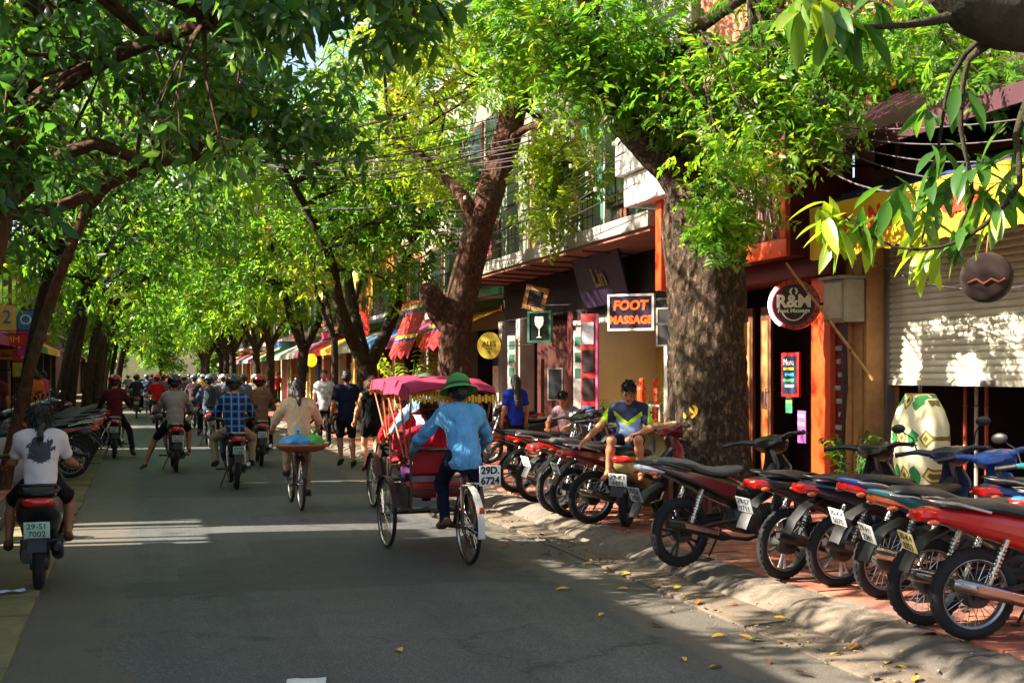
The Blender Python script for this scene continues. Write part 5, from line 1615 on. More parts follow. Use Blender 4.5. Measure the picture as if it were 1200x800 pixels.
# ---- scooter with full bodywork (beige one with the young man, and the one the woman rides)
def scoot_parts(st):
    P = {}
    def loft(name, secs, p=2.6, n=16):
        mb = MB(); mb.loft([ring_yz(*s, n=n, p=p) for s in secs]); P[name] = mb.mesh(name, smooth=50)
    loft('body', [(-.36, .72, .03, .03), (-.32, .70, .10, .07), (-.2, .66, .16, .12), (0, .63, .185, .15), (.22, .60, .18, .155), (.4, .55, .16, .16), (.52, .46, .14, .13), (.57, .40, .10, .08)], 2.8)
    loft('seat', [(-.3, .80, .05, .015), (-.26, .80, .12, .035), (-.1, .805, .155, .045), (.1, .80, .16, .045), (.24, .775, .15, .045), (.42, .765, .13, .045), (.5, .765, .07, .02)], 2.4)
    loft('tail_light', [(-.385, .735, .03, .015), (-.37, .735, .09, .03), (-.32, .735, .12, .035), (-.29, .735, .12, .03)], 3)
    mb = MB(); mb.bb(.45, .86, -.17, .17, .29, .35); P['floor_board'] = mb.mesh('floor_board', bevel=.015)
    mb = MB()
    mb.sheet([[(x - .1 * (abs(y) / .2) ** 2, y * w, z) for y in (-.2, -.15, -.08, 0, .08, .15, .2)] for x, z, w in ((.86, .30, .8), (.93, .42, .95), (1.0, .6, 1.0), (1.03, .76, .95), (1.0, .9, .7), (.97, .95, .5))], .03)
    P['apron'] = mb.mesh('apron', smooth=60)
    mb = MB(); mb.loft([ring_yz(*s, n=12, p=3) for s in [(.05, .26, .05, .06), (.2, .27, .07, .09), (.42, .28, .06, .08), (.5, .28, .04, .06)]]); mb.xform(Matrix.Translation((0, .09, 0))); P['engine'] = mb.mesh('engine')
    mb = MB(); mb.tube([(.42, -.13, .2), (.25, -.15, .24)], .018, 8); mb.loft([ring_yz(*s, n=12, p=2.6) for s in [(.30, .25, .03, .04), (.24, .26, .045, .06), (-.05, .32, .05, .065), (-.22, .36, .045, .058), (-.27, .37, .02, .03)]]); mb.xform(Matrix.Translation((0, -.14, 0)), start=16); P['exhaust'] = mb.mesh('exhaust', smooth=50)
    mb = MB(); mb.sheet([[(-.2, y, .60), (-.34, y, .54), (-.43, y, .44), (-.46, y, .36)] for y in (-.07, 0, .07)], .012); P['mud_guard'] = mb.mesh('mud_guard', smooth=60)
    mb = MB(); mb.box((-.44, 0, .53), (.006, .19, .14), (0, R(-20), 0)); P['number_plate'] = mb.mesh('number_plate', bevel=.003)
    mb = MB(); mb.tube([(.0, .14, .80), (-.25, .13, .86), (-.36, .06, .87), (-.36, -.06, .87), (-.25, -.13, .86), (.0, -.14, .80)], .013, 7); P['grab_rail'] = mb.mesh('grab_rail', smooth=60)
    mb = MB(); mb.tube([(1.19, 0, .25), (1.19, .08, .25), (1.12, .08, .48), (1.04, 0, .6), (.95, 0, .98)], [.02, .022, .022, .024, .022], 9); steer(mb, st); P['fork'] = mb.mesh('fork', smooth=50)
    mb = MB(); mb.sheet([[Vector((1.19 + math.cos(R(10 + q * 18)) * (.275 - abs(y) * .3), y, .24 + math.sin(R(10 + q * 18)) * (.275 - abs(y) * .3))) for y in (-.085, -.05, 0, .05, .085)] for q in range(9)], .008); steer(mb, st); P['front_fender'] = mb.mesh('front_fender', smooth=60)
    mb = MB(); mb.loft([ring_yz(*s, n=14, p=2.5) for s in [(.86, 1.01, .09, .03), (.92, 1.02, .15, .05), (1.0, 1.0, .14, .06), (1.07, .97, .07, .035)]])
    for s in (-1, 1): mb.tube([(.95, s * .1, 1.02), (.9, s * .22, 1.045), (.86, s * .27, 1.045)], [.03, .022, .016], 8)
    steer(mb, st); P['handlebar_cowl'] = mb.mesh('handlebar_cowl', smooth=50)
    mb = MB(); mb.ell((1.02, 0, .80), (.04, .10, .075), 14, 8); P['headlight'] = mb.mesh('headlight')
    mb, m = steer(MB(), st); P['_front'] = m
    return P
def scooter(label, loc, heading, color, accent=None, st=0.0, lean=0.0, group=None, lod=0, plate_m=None, txt=None, lit=False, mirrors=True, plate=True):
    P = cached(('scoot', round(st, 2)), lambda: scoot_parts(st)); U = get_under(st)
    g = thing('motor_scooter', label, 'scooter', loc, R(heading), group); g.rotation_euler = (lean, 0, R(heading))
    put_wheel(g, 0, .235, .235, .05, 'star', M_RIM, lod=lod)
    wf = put_wheel(g, 0, 0, .235, .045, 'star', M_RIM, lod=lod)
    M = P['_front'] @ Matrix.Translation((1.19, 0, .235)); wf.location = M.to_translation(); wf.rotation_euler = M.to_euler()
    for nm, mm in (('body', color), ('seat', M_SEAT), ('tail_light', M_TAIL), ('floor_board', M_PLASTIC), ('apron', color), ('engine', M_ENG), ('exhaust', M_RIMB), ('mud_guard', M_PLASTIC), ('grab_rail', M_PLASTIC), ('fork', M_RIM), ('front_fender', color)):
        obj(nm, P[nm], mm, g)
    if accent:
        mb = MB()
        for s in (-1, 1): mb.sheet([[(-.28, s * .150, .66), (-.05, s * .192, .6), (.2, s * .190, .56), (.38, s * .17, .5)], [(-.26, s * .145, .62), (-.05, s * .192, .545), (.2, s * .188, .51), (.36, s * .168, .47)]], .008 * s)
        mb.build('side_trim', accent, g)
    hc = obj('handlebar_cowl', P['handlebar_cowl'], color, g)
    obj('headlight', P['headlight'], M_HEAD if lit else M_CLEAR, g)
    for k in 'lr':
        obj('grip', U['grip_' + k], M_PLASTIC, hc)
        if mirrors: obj('mirror', U['mirror_' + k], M_PLASTIC, hc)
    if plate:
        pl = obj('number_plate', P['number_plate'], plate_m or M_PLATE, g)
        if lod == 0:
            rm = Matrix.Translation((-.4445, 0, .528)) @ Matrix.Rotation(R(-20), 4, 'Y')
            for s_, dz in zip(txt or (random.choice(PLATE_TXT), '%04d' % random.randrange(1000, 9999)), (.033, -.033)):
                text(s_, .066, M_PLTXT, pl, rm @ Matrix.Translation((0, 0, dz)) @ face_m((0, 0, 0), (-1, 0, 0)), extrude=.0008)
    return g

PB = paint('paint_black', '#141416'); PG = paint('paint_graphite', '#3c3c40'); PR = paint('paint_red', '#b01512'); PBL = paint('paint_blue', '#1d4f9a'); PTE = paint('paint_teal', '#1f6f74')
PLB = paint('paint_light_blue', '#3f8fd0'); PBE = paint('paint_beige', '#b8a268'); PSI = paint('paint_silver', '#a0a2a6'); PWI = paint('paint_wine', '#6a1420'); PNA = paint('paint_navy', '#1b2440'); PWH = paint('paint_white', '#cfcfcc')
PGR = mat('plate_grey', '#8f9296', rough=.5, var=.1, bump=0)
PYEL = mat('plate_yellow', '#e0cf8a', rough=.45, bump=0)
PZ = .136
def park(px, py, h=PZ): return on_ground(px, py, h)
# front group, tails to the road
q = park(797, 668)
motorbike('black motorbike with grey seat on its centre stand, rear wheel over the kerb', q, 11, PB, None, PWI, R(28), 0, 'star', M_RIMB, M_SEATG, lift=.03, tail=M_CLEAR, plate_m=PGR, style=1)
q = park(918, 678)
motorbike('black motorbike with fat rear tyre and chrome muffler beside the grey-seated one', q, 14, PB, None, PG, R(22), R(4), 'star', M_RIM, plate_m=PGR)
q = park(981, 687)
motorbike('black motorbike with pale cast wheel and small red tail light', q, 2, PNA, None, PB, R(30), R(6), 'star', M_RIM, plate=False, mirrors=True)
q = park(1036, 701)
motorbike('black motorbike with blue tail cowl and big white number plate', q, 5, PBL, None, PBL, R(34), R(5), 'wire', shield=PBL, style=1)
q = park(1084, 732)
motorbike('teal motorbike with white number plate between the blue and red ones', q, -3, PTE, None, PTE, R(28), R(5), 'wire', tail=M_AMBER, style=1, mirrors=True)
q = park(1138, 749)
motorbike('red motorbike with silver tail and yellow number plate at the row end', q, -6, PR, None, PR, R(20), R(4), 'wire', plate_m=PYEL)
q = park(1262, 742)
motorbike('light blue motorbike with silver handlebar parked deeper on the pavement', (5.75, 6.5, PZ), 8, PLB, None, PSI, R(26), R(4), 'wire')
motorbike('navy motorbike with dark wide leg shield near the patterned skirt', (6.15, 7.25, PZ), 0, PNA, None, PBL, R(24), R(4), 'wire')
# middle group below the balcony
mid = [((604, 577), PB, PG, 'black motorbike, furthest of the row beside the rickshaws', 'star'), ((628, 588), PB, PR, 'black motorbike with red tail, second of the row beside the rickshaws', 'wire'),
       ((652, 600), PG, PR, 'grey motorbike with bright red flank behind the rickshaw driver', 'wire'), ((668, 606), PB, PWH, 'black motorbike with pale flank in the row by the rickshaw', 'star'), ((692, 613), PWI, PWI, 'wine red motorbike next to the beige scooter', 'wire')]
for i, ((px, py), c, s_, lab, sp) in enumerate(mid):
    motorbike(lab, park(px, py), 10 + random.uniform(-7, 7), c, None, s_, R(22), R(4), sp, lod=0, style=i % 2, seat=M_SEATG if i == 3 else None, plate=i % 2 == 0)
BEIGE = scooter('beige scooter with the young man sitting sideways on it', park(734, 617), 52, PBE, PB, R(20), R(3), txt=('29-K1', '4471'), mirrors=False)
# second row behind, noses to the road
for i, (x, y, c, lab) in enumerate(((7.0, 15.3, PB, 'black motorbike facing the road with a lit violet headlight'), (6.9, 16.1, PG, 'grey motorbike facing the road with a lit violet headlight'), (7.0, 17.0, PNA, 'navy motorbike facing the road behind the parked row'), (7.0, 17.9, PB, 'black motorbike facing the road beside the seated man in mauve'), (6.6, 20.6, PB, 'black motorbike facing the road by the woman in blue'), (6.8, 23.0, PWI, 'wine red motorbike facing the road below the round yellow sign'))):
    motorbike(lab, (x + .6, y, PZ), 180 + random.uniform(-12, 12), c, None, c, R(-15), R(4), 'wire', lod=1, lit=i < 2)
# ------------------------------------------------------------------ people: local +X is where they face, +Y their left
SKIN = {'tan': mat('skin_tan', '#b5764f', rough=.55, var=.08, scale=8, bump=.05), 'brown': mat('skin_brown', '#96603f', rough=.55, var=.08, scale=8, bump=.05), 'fair': mat('skin_fair', '#c98f6c', rough=.55, var=.08, scale=8, bump=.05)}
M_HAIR = mat('hair_black', '#120e0d', rough=.45, var=.3, scale=30, bump=.4)
M_HAIRB = mat('hair_brown', '#5a3c22', rough=.5, var=.3, scale=30, bump=.4)
M_SHOE = mat('shoe_dark', '#1d1a19', rough=.6)
M_SANDAL = mat('sandal_brown', '#5a3a20', rough=.7)
M_EYE = mat('eye_dark', '#120c0a', rough=.2, bump=0)
M_LIP = mat('lip', '#8a4538', rough=.5, bump=0)

def S(p, q, f): return tuple(p[i] + (q[i] - p[i]) * f for i in range(3))
def person(label, loc, heading, J, shirt, pants, skin='tan', sleeve='short', legs='long', hair='short', hat=None, hair_m=None, shoes=None, scale=1.0, vox=.016, group=None, face=False, lean=0.0, collar=False, extra=None):
    g = thing('person', label, 'person', loc, R(heading), group); g.scale = (scale,) * 3
    sk = SKIN[skin]
    X = (1, 0, 0)
    pel, ch, nk, hd = J['pel'], J['chest'], J['neck'], J['head']
    hv = (Vector(hd) - Vector(nk)).normalized()
    fwd = Vector(J.get('look', (1, 0, 0))).normalized()
    sd = hv.cross(fwd).normalized(); fwd = sd.cross(hv).normalized()
    HM = Matrix((fwd, sd, hv)).transposed()
    H = lambda x, y, z: tuple(Vector(hd) + HM @ Vector((x, y, z)))
    pr = [('c', pel, ch, .118, .128, (X, .68)), ('c', ch, S(ch, nk, .75), .13, .075, (X, .7)), ('c', S(ch, J['shL'], .55), S(ch, J['shR'], .55), .10, .10, (X, .75)), ('c', S(ch, nk, .6), H(0, 0, -.06), .05, .047),
          ('e', H(-.008, 0, .02), (.098, .077, .105), HM), ('c', H(.03, 0, -.03), H(.055, 0, -.085), .058, .034), ('c', H(.085, 0, .015), H(.105, 0, -.022), .012, .017),
          ('e', H(-.005, .078, -.01), (.022, .012, .032), HM), ('e', H(-.005, -.078, -.01), (.022, .012, .032), HM), ('c', H(.07, .032, .03), H(.07, -.032, .03), .02, .02)]
    for s in 'LR':
        sh, el, ha, hp, kn, an, to = (J[k + s] for k in ('sh', 'el', 'ha', 'hip', 'kn', 'an', 'to'))
        pr += [('c', S(ch, sh, .5), sh, .06, .056), ('c', sh, el, .05, .039), ('c', S(el, ha, .0), S(el, ha, .35), .04, .038), ('c', S(el, ha, .35), ha, .038, .026),
               ('c', hp, kn, .082, .054), ('c', kn, S(kn, an, .3), .052, .054), ('c', S(kn, an, .3), an, .053, .033), ('c', an, to, .036, .028), ('c', an, S(an, to, -.28), .034, .03)]
        hd_ = (Vector(ha) - Vector(el)).normalized()
        pal = Vector(ha) + hd_ * .05
        pr += [('c', ha, tuple(pal), .028, .030, ((0, 1, 0), .7))]
    V, Q = sdf_mesh(pr, vox, .026)
    mbh = MB()
    for s in 'LR':                                       # five fingers on each palm, curled
        ha, el = Vector(J['ha' + s]), Vector(J['el' + s])
        d = (ha - el).normalized(); side = d.cross(Vector((0, 0, 1)))
        side = side.normalized() if side.length > .05 else Vector((0, 1, 0))
        dn = side.cross(d).normalized()
        if dn.z > 0: dn = -dn
        cu = J.get('curl', .6)
        pal = ha + d * .065
        for k, (o, ln) in enumerate(((-.026, .062), (-.009, .072), (.009, .068), (.025, .054))):
            a0 = pal + side * o; a1 = a0 + d * ln * .45 + dn * ln * .12 * cu; a2 = a1 + d * ln * .3 * (1 - .5 * cu) + dn * ln * .45 * cu; a3 = a2 + d * ln * (.15 - .35 * cu) + dn * ln * .28 * cu
            mbh.tube([a0 - d * .015, a1, a2, a3], [.0095, .009, .008, .0065], 6)
        ts = -1 if s == 'L' else 1
        t0 = ha + d * .03 + side * .026 * ts
        mbh.tube([t0, t0 + side * .022 * ts + d * .025 + dn * .012, t0 + side * .02 * ts + d * .055 + dn * .03], [.011, .010, .008], 6)
    nV = len(V)
    T = np.concatenate([Q[:, [0, 1, 2]], Q[:, [0, 2, 3]]])
    ht = []
    for f in mbh.f:
        for i in range(1, len(f) - 1): ht.append((f[0], f[i], f[i + 1]))
    me = np_mesh('body', np.concatenate([V, np.array(mbh.v)]), np.concatenate([T, np.array(ht) + nV]))
    b = obj('body', me, sk, g)
    rp = random.Random(hash(label) % 9999 if False else len(label) * 7 + int(abs(loc[1]) * 10))
    ph = rp.uniform(0, 6)
    if shirt:
        top = S(ch, nk, .72)
        sp = [('c', S(pel, ch, -.15), ch, .158, .148, (X, .82)), ('c', ch, S(ch, nk, .62), .150, .085, (X, .76)), ('c', S(nk, J['shL'], .75), S(nk, J['shR'], .75), .068, .068), ('c', S(ch, J['shL'], .6), S(ch, J['shR'], .6), .115, .115, (X, .78))]
        for s in 'LR':
            sh, el, ha = J['sh' + s], J['el' + s], J['ha' + s]
            if sleeve == 'none':
                continue
            sp += [('c', S(nk, sh, .6), S(sh, el, .05), .056, .056), ('c', sh, S(sh, el, .66), .056, .058)]
            if sleeve == 'long': sp += [('c', S(sh, el, .6), el, .058, .05), ('c', el, S(el, ha, .9), .050, .040)]
        if collar: sp += [('c', S(ch, nk, .66), S(ch, nk, .92), .075, .064)]
        sp.append(('e-', (pel[0], 0, pel[2] - .30), (.45, .45, .165)))
        V, Q = sdf_mesh(sp, vox, .045, .0045, 30, ph)
        obj('shirt', np_mesh('shirt', V, Q), shirt, g)
    if pants:
        pp = [('c', S(pel, ch, -.2), S(pel, ch, .06), .134, .128, (X, .8))]
        for s in 'LR':
            hp, kn, an = J['hip' + s], J['kn' + s], J['an' + s]
            if legs == 'short': pp += [('c', hp, S(hp, kn, .82), .088, .078)]
            elif legs == 'mini': pp += [('c', hp, S(hp, kn, .5), .09, .088)]
            else: pp += [('c', hp, kn, .088, .066), ('c', kn, S(kn, an, .93), .066, .052)]
        V, Q = sdf_mesh(pp, vox, .025, .005, 32, ph + 1)
        obj('trousers', np_mesh('trousers', V, Q), pants, g)
    # hair and headgear
    hm = hair_m or M_HAIR
    hp_ = [('e', H(-.018, 0, .038), (.102, .086, .102), HM)]
    if hair in ('short', 'long', 'bun'):
        hp_ += [('e', H(-.05, 0, -.01), (.07, .08, .08), HM)]
    if face: hp_ += [('c', H(.060, .045, .082), H(.062, -.04, .086), .022, .026), ('c', H(.03, 0, .115), H(-.05, 0, .11), .03, .035)]
    if hair == 'long':
        hp_ += [('c', H(-.07, 0, -.02), H(-.09, 0, -.13), .052, .042), ('c', H(-.09, 0, -.12), H(-.115, .0, -.26), .04, .02)]
    if hair == 'mane':
        hp_ += [('e', H(-.05, 0, -.03), (.08, .095, .12), HM), ('c', H(-.08, 0, -.08), H(-.13, 0, -.42), .085, .07, (X, .6))]
    if hair == 'bun':
        hp_ += [('e', H(-.10, 0, .07), (.05, .05, .045), HM)]
    hp_.append(('e-', H(.11, 0, -.035), (.095, .072, .092), HM))
    V, Q = sdf_mesh(hp_, min(vox, .011), .02, .005, 75, ph)
    ho_ = obj('hair', np_mesh('hair', V, Q), hm, g)
    if face:                                              # short tufts standing up from the crown
        tf = MB(); rt_ = random.Random(4)
        top = V[[i for i in range(len(V)) if (Vector(V[i]) - Vector(hd)).dot(hv) > .07]]
        for i in range(150):
            p = Vector(top[rt_.randrange(len(top))]); o_ = (p - Vector(hd)).normalized()
            d_ = (o_ * .7 + fwd * rt_.uniform(-.2, .7) + sd * rt_.uniform(-.5, .5)).normalized()
            tf.tube([p - o_ * .006, p + d_ * .016, p + d_ * rt_.uniform(.025, .04) + fwd * .006], [.007, .005, .001], 4, cap=False)
        tf.build('tufts', hm, ho_)['kind'] = 'stuff'
    if not hat or hat[0] != 'helmet':                     # loose strands over the hair
        rr_ = np.random.default_rng(len(label) * 13)
        nb = 700 if vox < .015 else 220
        pk_ = rr_.integers(0, len(V), nb)
        cen = np.array(hd, float)
        out = unit(V[pk_] - cen + rr_.normal(0, .01, (nb, 3)))
        dn = np.tile(np.array([[0., 0, -1.]]), (nb, 1)) if hair != 'short' else np.tile(np.array(tuple(fwd))[None] * .5 + np.array([[0, 0, -.6]]), (nb, 1))
        tg = unit(dn - out * (dn * out).sum(1, keepdims=True) + out * .08 + rr_.normal(0, .16, (nb, 3)))
        Lh = (.045 if hair == 'short' else .11) * rr_.uniform(.6, 1.3, nb)
        obj('strands', leaf_mesh('strands', V[pk_] - out * .004, tg, out, Lh, .09, np.zeros(nb), 2, .05), hm, ho_)['kind'] = 'stuff'
    if hat:
        kind, hmat = hat
        mb = MB()
        if kind == 'pith':
            mb.lathe([(.0, .125), (.05, .12), (.09, .095), (.116, .05), (.122, .0), (.142, -.015), (.178, -.04), (.181, -.047), (.11, -.01), (.0, .10)], 24, sx=1.08)
            mb.lathe([(.0, .14), (.012, .138), (.014, .12), (0, .12)], 8)
            mb.xform(Matrix.Translation(Vector(H(-.01, 0, .06))) @ HM.to_4x4())
        elif kind == 'brim':
            mb.lathe([(.0, .10), (.07, .095), (.1, .06), (.104, .0), (.14, -.012), (.19, -.035), (.19, -.042), (.1, -.014), (.0, .08)], 24, sx=1.05)
            mb.xform(Matrix.Translation(Vector(H(-.01, 0, .055))) @ HM.to_4x4())
        elif kind == 'cap':
            mb.lathe([(.0, .10), (.06, .09), (.1, .05), (.105, .0), (.1, -.005), (0, .08)], 20); mb.box((.13, 0, .0), (.1, .14, .012), (0, R(8), 0))
            mb.xform(Matrix.Translation(Vector(H(-.012, 0, .05))) @ HM.to_4x4())
        else:                                             # riding helmet
            mb.lathe([(.0, .135), (.06, .125), (.105, .09), (.13, .03), (.132, -.02), (.125, -.03), (.11, -.02), (0, .1)], 22, sx=1.08)
            mb.xform(Matrix.Translation(Vector(H(-.012, 0, .045))) @ HM.to_4x4())
        ho = mb.build('hat' if kind != 'helmet' else 'helmet', hmat, g, smooth=45)
        if kind == 'helmet':
            m2 = MB(); m2.box((.135, 0, .03), (.07, .16, .012), (0, R(15), 0)); m2.xform(Matrix.Translation(Vector(H(-.012, 0, .045))) @ HM.to_4x4()); m2.build('peak', M_PLASTIC, ho)
        if kind in ('pith', 'brim'):
            m2 = MB(); m2.lathe([(.1235 if kind == 'pith' else .106, .0), (.121 if kind == 'pith' else .105, .022)], 24, sx=1.085 if kind == 'pith' else 1.055, cap=False); m2.xform(Matrix.Translation(Vector(H(-.01, 0, .06 if kind == 'pith' else .055))) @ HM.to_4x4()); m2.build('hat_band', M_PLASTIC, ho)
    if face:
        for s in (-1, 1):
            MB().ell(H(.088, s * .032, .012), (.008, .014, .007), 8, 6, HM).build('eye', M_EYE, b)
            m2 = MB(); m2.tube([H(.094, s * .016, .034), H(.092, s * .033, .04), H(.082, s * .052, .034)], [.004, .0045, .003], 5); m2.build('eyebrow', M_HAIR, b)
        MB().ell(H(.088, 0, -.055), (.008, .024, .007), 8, 5, HM).build('mouth', M_LIP, b)
    if shoes:
        for s in 'LR':
            an, to = J['an' + s], J['to' + s]
            a = (an[0], an[1], an[2] - .012)
            V, Q = sdf_mesh([('c', S(a, to, -.32), S(a, to, .5), .042, .044), ('c', S(a, to, .4), S(a, to, 1.1), .044, .034)], .014, .02)
            obj('shoe', np_mesh('shoe', V, Q), shoes, g)
    if extra: extra(g, J)
    return g

def lr(d):
    """mirror right-hand joints from left-hand ones where they are not given"""
    out = dict(d)
    for k in list(d):
        if k.endswith('L') and k[:-1] + 'R' not in d:
            x, y, z = d[k]; out[k[:-1] + 'R'] = (x, -y, z)
    return out
def ride(**kw):
    J = dict(pel=(.30, 0, .895), chest=(.36, 0, 1.21), neck=(.40, 0, 1.42), head=(.45, 0, 1.555), shL=(.38, .165, 1.34), elL=(.54, .275, 1.12), haL=(.80, .32, 1.045), hipL=(.31, .095, .875), knL=(.72, .20, .76), anL=(.55, .21, .36), toL=(.70, .23, .315))
    J.update(kw); return lr(J)
def scoot(**kw):
    return ride(**{**dict(knL=(.72, .19, .74), anL=(.66, .15, .42), toL=(.82, .16, .385)), **kw})
def stand(**kw):
    J = dict(pel=(0, 0, .93), chest=(.01, 0, 1.24), neck=(.0, 0, 1.44), head=(.02, 0, 1.585), shL=(0, .165, 1.37), elL=(-.02, .23, 1.10), haL=(.06, .24, .86), hipL=(0, .09, .90), knL=(.02, .10, .49), anL=(-.02, .10, .075), toL=(.13, .12, .035))
    J.update(kw); return lr(J)
def walk(**kw):
    return stand(**{**dict(knL=(.14, .09, .50), anL=(.02, .09, .12), toL=(.16, .1, .05), knR=(-.02, -.09, .49), anR=(-.2, -.09, .10), toR=(-.06, -.1, .035), elL=(-.08, .25, 1.12), haL=(-.02, .27, .90), elR=(.04, -.25, 1.12), haR=(.15, -.26, .92)), **kw})
def cyc(**kw):
    J = dict(pel=(.12, 0, 1.0), chest=(.21, 0, 1.26), neck=(.26, 0, 1.43), head=(.30, 0, 1.56), shL=(.23, .17, 1.37), elL=(.44, .31, 1.14), haL=(.66, .34, 1.01), hipL=(.13, .095, .98), knL=(.42, .13, .72), anL=(.30, .13, .36), toL=(.44, .14, .31), knR=(.30, -.13, .56), anR=(.20, -.13, .18), toR=(.34, -.14, .13))
    J.update(kw); return lr(J)

def plaid():
    m = bpy.data.materials.new('plaid_cloth'); t = NT(m); s = t.sep(t.obj())
    def band(ax, fr, w, off=0.0):
        return t.math('LESS_THAN', t.math('ABSOLUTE', t.math('SUBTRACT', t.math('FRACT', t.math('MULTIPLY_ADD', ax, fr, off)), .5)), w)
    c = t.mix(band(s[1], 9, .2), lin('#0b1430'), lin('#1a4a8c'))
    c = t.mix(t.math('MULTIPLY', band(s[2], 9, .2), .6), c, lin('#2a66ac'))
    c = t.mix(band(s[1], 9, .04), c, lin('#7ab0dc')); c = t.mix(band(s[2], 9, .035), c, lin('#5a90c8'))
    t.link(c, t.p.inputs['Base Color']); t.p.inputs['Roughness'].default_value = .9
    return m
def floral():
    m = bpy.data.materials.new('printed_tee'); t = NT(m); co = t.obj(); s = t.sep(co)
    n = t.noise(16, 6, .7, co)
    dx = t.math('MULTIPLY', s[1], 7.5); dz = t.math('MULTIPLY', t.math('SUBTRACT', s[2], 1.18), 8)
    r = t.math('SQRT', t.math('ADD', t.math('MULTIPLY', dx, dx), t.math('MULTIPLY', dz, dz)))
    f = t.math('LESS_THAN', t.math('ADD', r, t.math('MULTIPLY', n.outputs[0], 2.2)), 2.0)
    back = t.math('LESS_THAN', s[0], .36)
    c = t.mix(t.math('MULTIPLY', f, back), lin('#cbbfc0'), lin('#3c3a40'))
    t.link(c, t.p.inputs['Base Color']); t.p.inputs['Roughness'].default_value = .9
    t.bump(t.noise(40, 3, .5, co).outputs[0], .2, .01)
    return m
def chevron():
    m = bpy.data.materials.new('sports_polo'); t = NT(m); s = t.sep(t.obj())
    ay = t.math('ABSOLUTE', s[1])
    v = t.math('SUBTRACT', s[2], t.math('MULTIPLY', ay, .75))          # chevron coordinate
    yel = t.math('MULTIPLY', t.math('LESS_THAN', t.math('ABSOLUTE', t.math('SUBTRACT', v, .265)), .028), t.math('LESS_THAN', ay, .17))
    low = t.math('MULTIPLY', t.math('LESS_THAN', v, .24), t.math('LESS_THAN', ay, .15))
    c = t.mix(low, lin('#16233f'), lin('#8fa6c8')); c = t.mix(yel, c, lin('#b8d418'))
    cuff = t.math('GREATER_THAN', t.math('SUBTRACT', ay, t.math('MULTIPLY', s[2], .0)), .238)
    c = t.mix(cuff, c, lin('#a8c81c'))
    t.link(c, t.p.inputs['Base Color']); t.p.inputs['Roughness'].default_value = .85
    return m
HB = mat('helmet_black', '#1c1c20', rough=.25, coat=.5); HR = mat('helmet_red', '#9a1a18', rough=.25, coat=.5); HO = mat('helmet_orange', '#d0421c', rough=.25, coat=.5); HBL = mat('helmet_blue_grey', '#5a6a80', rough=.25, coat=.5); HW = mat('helmet_white', '#c8c8c4', rough=.25, coat=.5)
def pack(mtl):
    def f(g, J):
        ch = J['chest']
        V, Q = sdf_mesh([('c', (ch[0] - .2, 0, ch[2] - .12), (ch[0] - .19, 0, ch[2] + .12), .15, .13, ((1, 0, 0), .55))], .018, .02, .004, 25)
        p = obj('backpack', np_mesh('backpack', V, Q), mtl, g)
    return f

# ---- riders on the road, all seen from behind and going up the street
def rider(label_b, label_p, px, py, color, J, heading=90, kind='bike', stripe=None, lod=0, plate_m=None, pkw=None, scale=1.0, **kw):
    q = on_ground(px, py, .012)
    if kind == 'bike':
        motorbike(label_b, q, heading, color, None, stripe or color, 0.0, 0, kw.get('spokes', 'wire'), lod=lod, plate_m=plate_m, mirrors=True, txt=kw.get('txt'))
    else:
        scooter(label_b, q, heading, color, None, 0.0, 0, lod=lod, plate_m=plate_m, txt=kw.get('txt'))
    pk = dict(pkw)
    return person(label_p, q + Vector((0, 0, kw.get('dz', 0))), heading, J, scale=scale, **pk)

# woman on the black scooter by the left kerb
rider('black scooter with pale green number plate by the left gutter slabs', 'woman in pale printed T-shirt sitting on the black scooter, long dark hair', 46, 690, PB,
      scoot(pel=(.24, 0, .86), chest=(.30, 0, 1.14), neck=(.35, 0, 1.34), head=(.43, 0, 1.45), shL=(.31, .175, 1.285), elL=(.44, .25, 1.05), haL=(.70, .31, 1.0), hipL=(.25, .1, .845), knL=(.62, .27, .66), anL=(.56, .30, .26), toL=(.72, .31, .2), knR=(.64, -.25, .68), anR=(.58, -.24, .32), toR=(.74, -.25, .27)),
      92, 'scooter', plate_m=M_PLATEG, txt=('29-S1', '7002'), scale=.87, dz=.09, pkw=dict(shirt=floral(), pants=cloth('black_shorts', '#18181c'), skin='brown', legs='short', hair='long', shoes=M_SANDAL, vox=.013))
# maroon shirt
rider('dark motorbike under the rider in maroon', 'rider in maroon long-sleeved shirt with dark helmet, foot on the road', 134, 537, PB, ride(anR=(.42, -.36, .10), toR=(.55, -.39, .05), knR=(.60, -.29, .55), knL=(.72, .2, .76), anL=(.55, .21, .36), toL=(.70, .23, .315)), 90, lod=0,
      pkw=dict(shirt=cloth('maroon_shirt', '#5a1f26'), pants=cloth('navy_jeans', '#1a2138'), sleeve='long', hat=('helmet', HR), shoes=M_SHOE))
# grey jacket
rider('motorbike with reddish rear under the rider in the shiny grey jacket', 'rider in shiny grey jacket and dark shorts with one bare leg stretched to the road', 206, 553, PWI, ride(knL=(.55, .34, .56), anL=(.35, .52, .11), toL=(.46, .58, .05), knR=(.70, -.26, .74), anR=(.52, -.25, .37), toR=(.67, -.28, .32)), 91, lod=0,
      pkw=dict(shirt=mat('shiny_grey_jacket', '#8a8280', rough=.45, var=.15, scale=10, bump=.3), pants=cloth('dark_shorts', '#211c1e'), sleeve='long', legs='short', skin='brown', hat=('helmet', HB)))
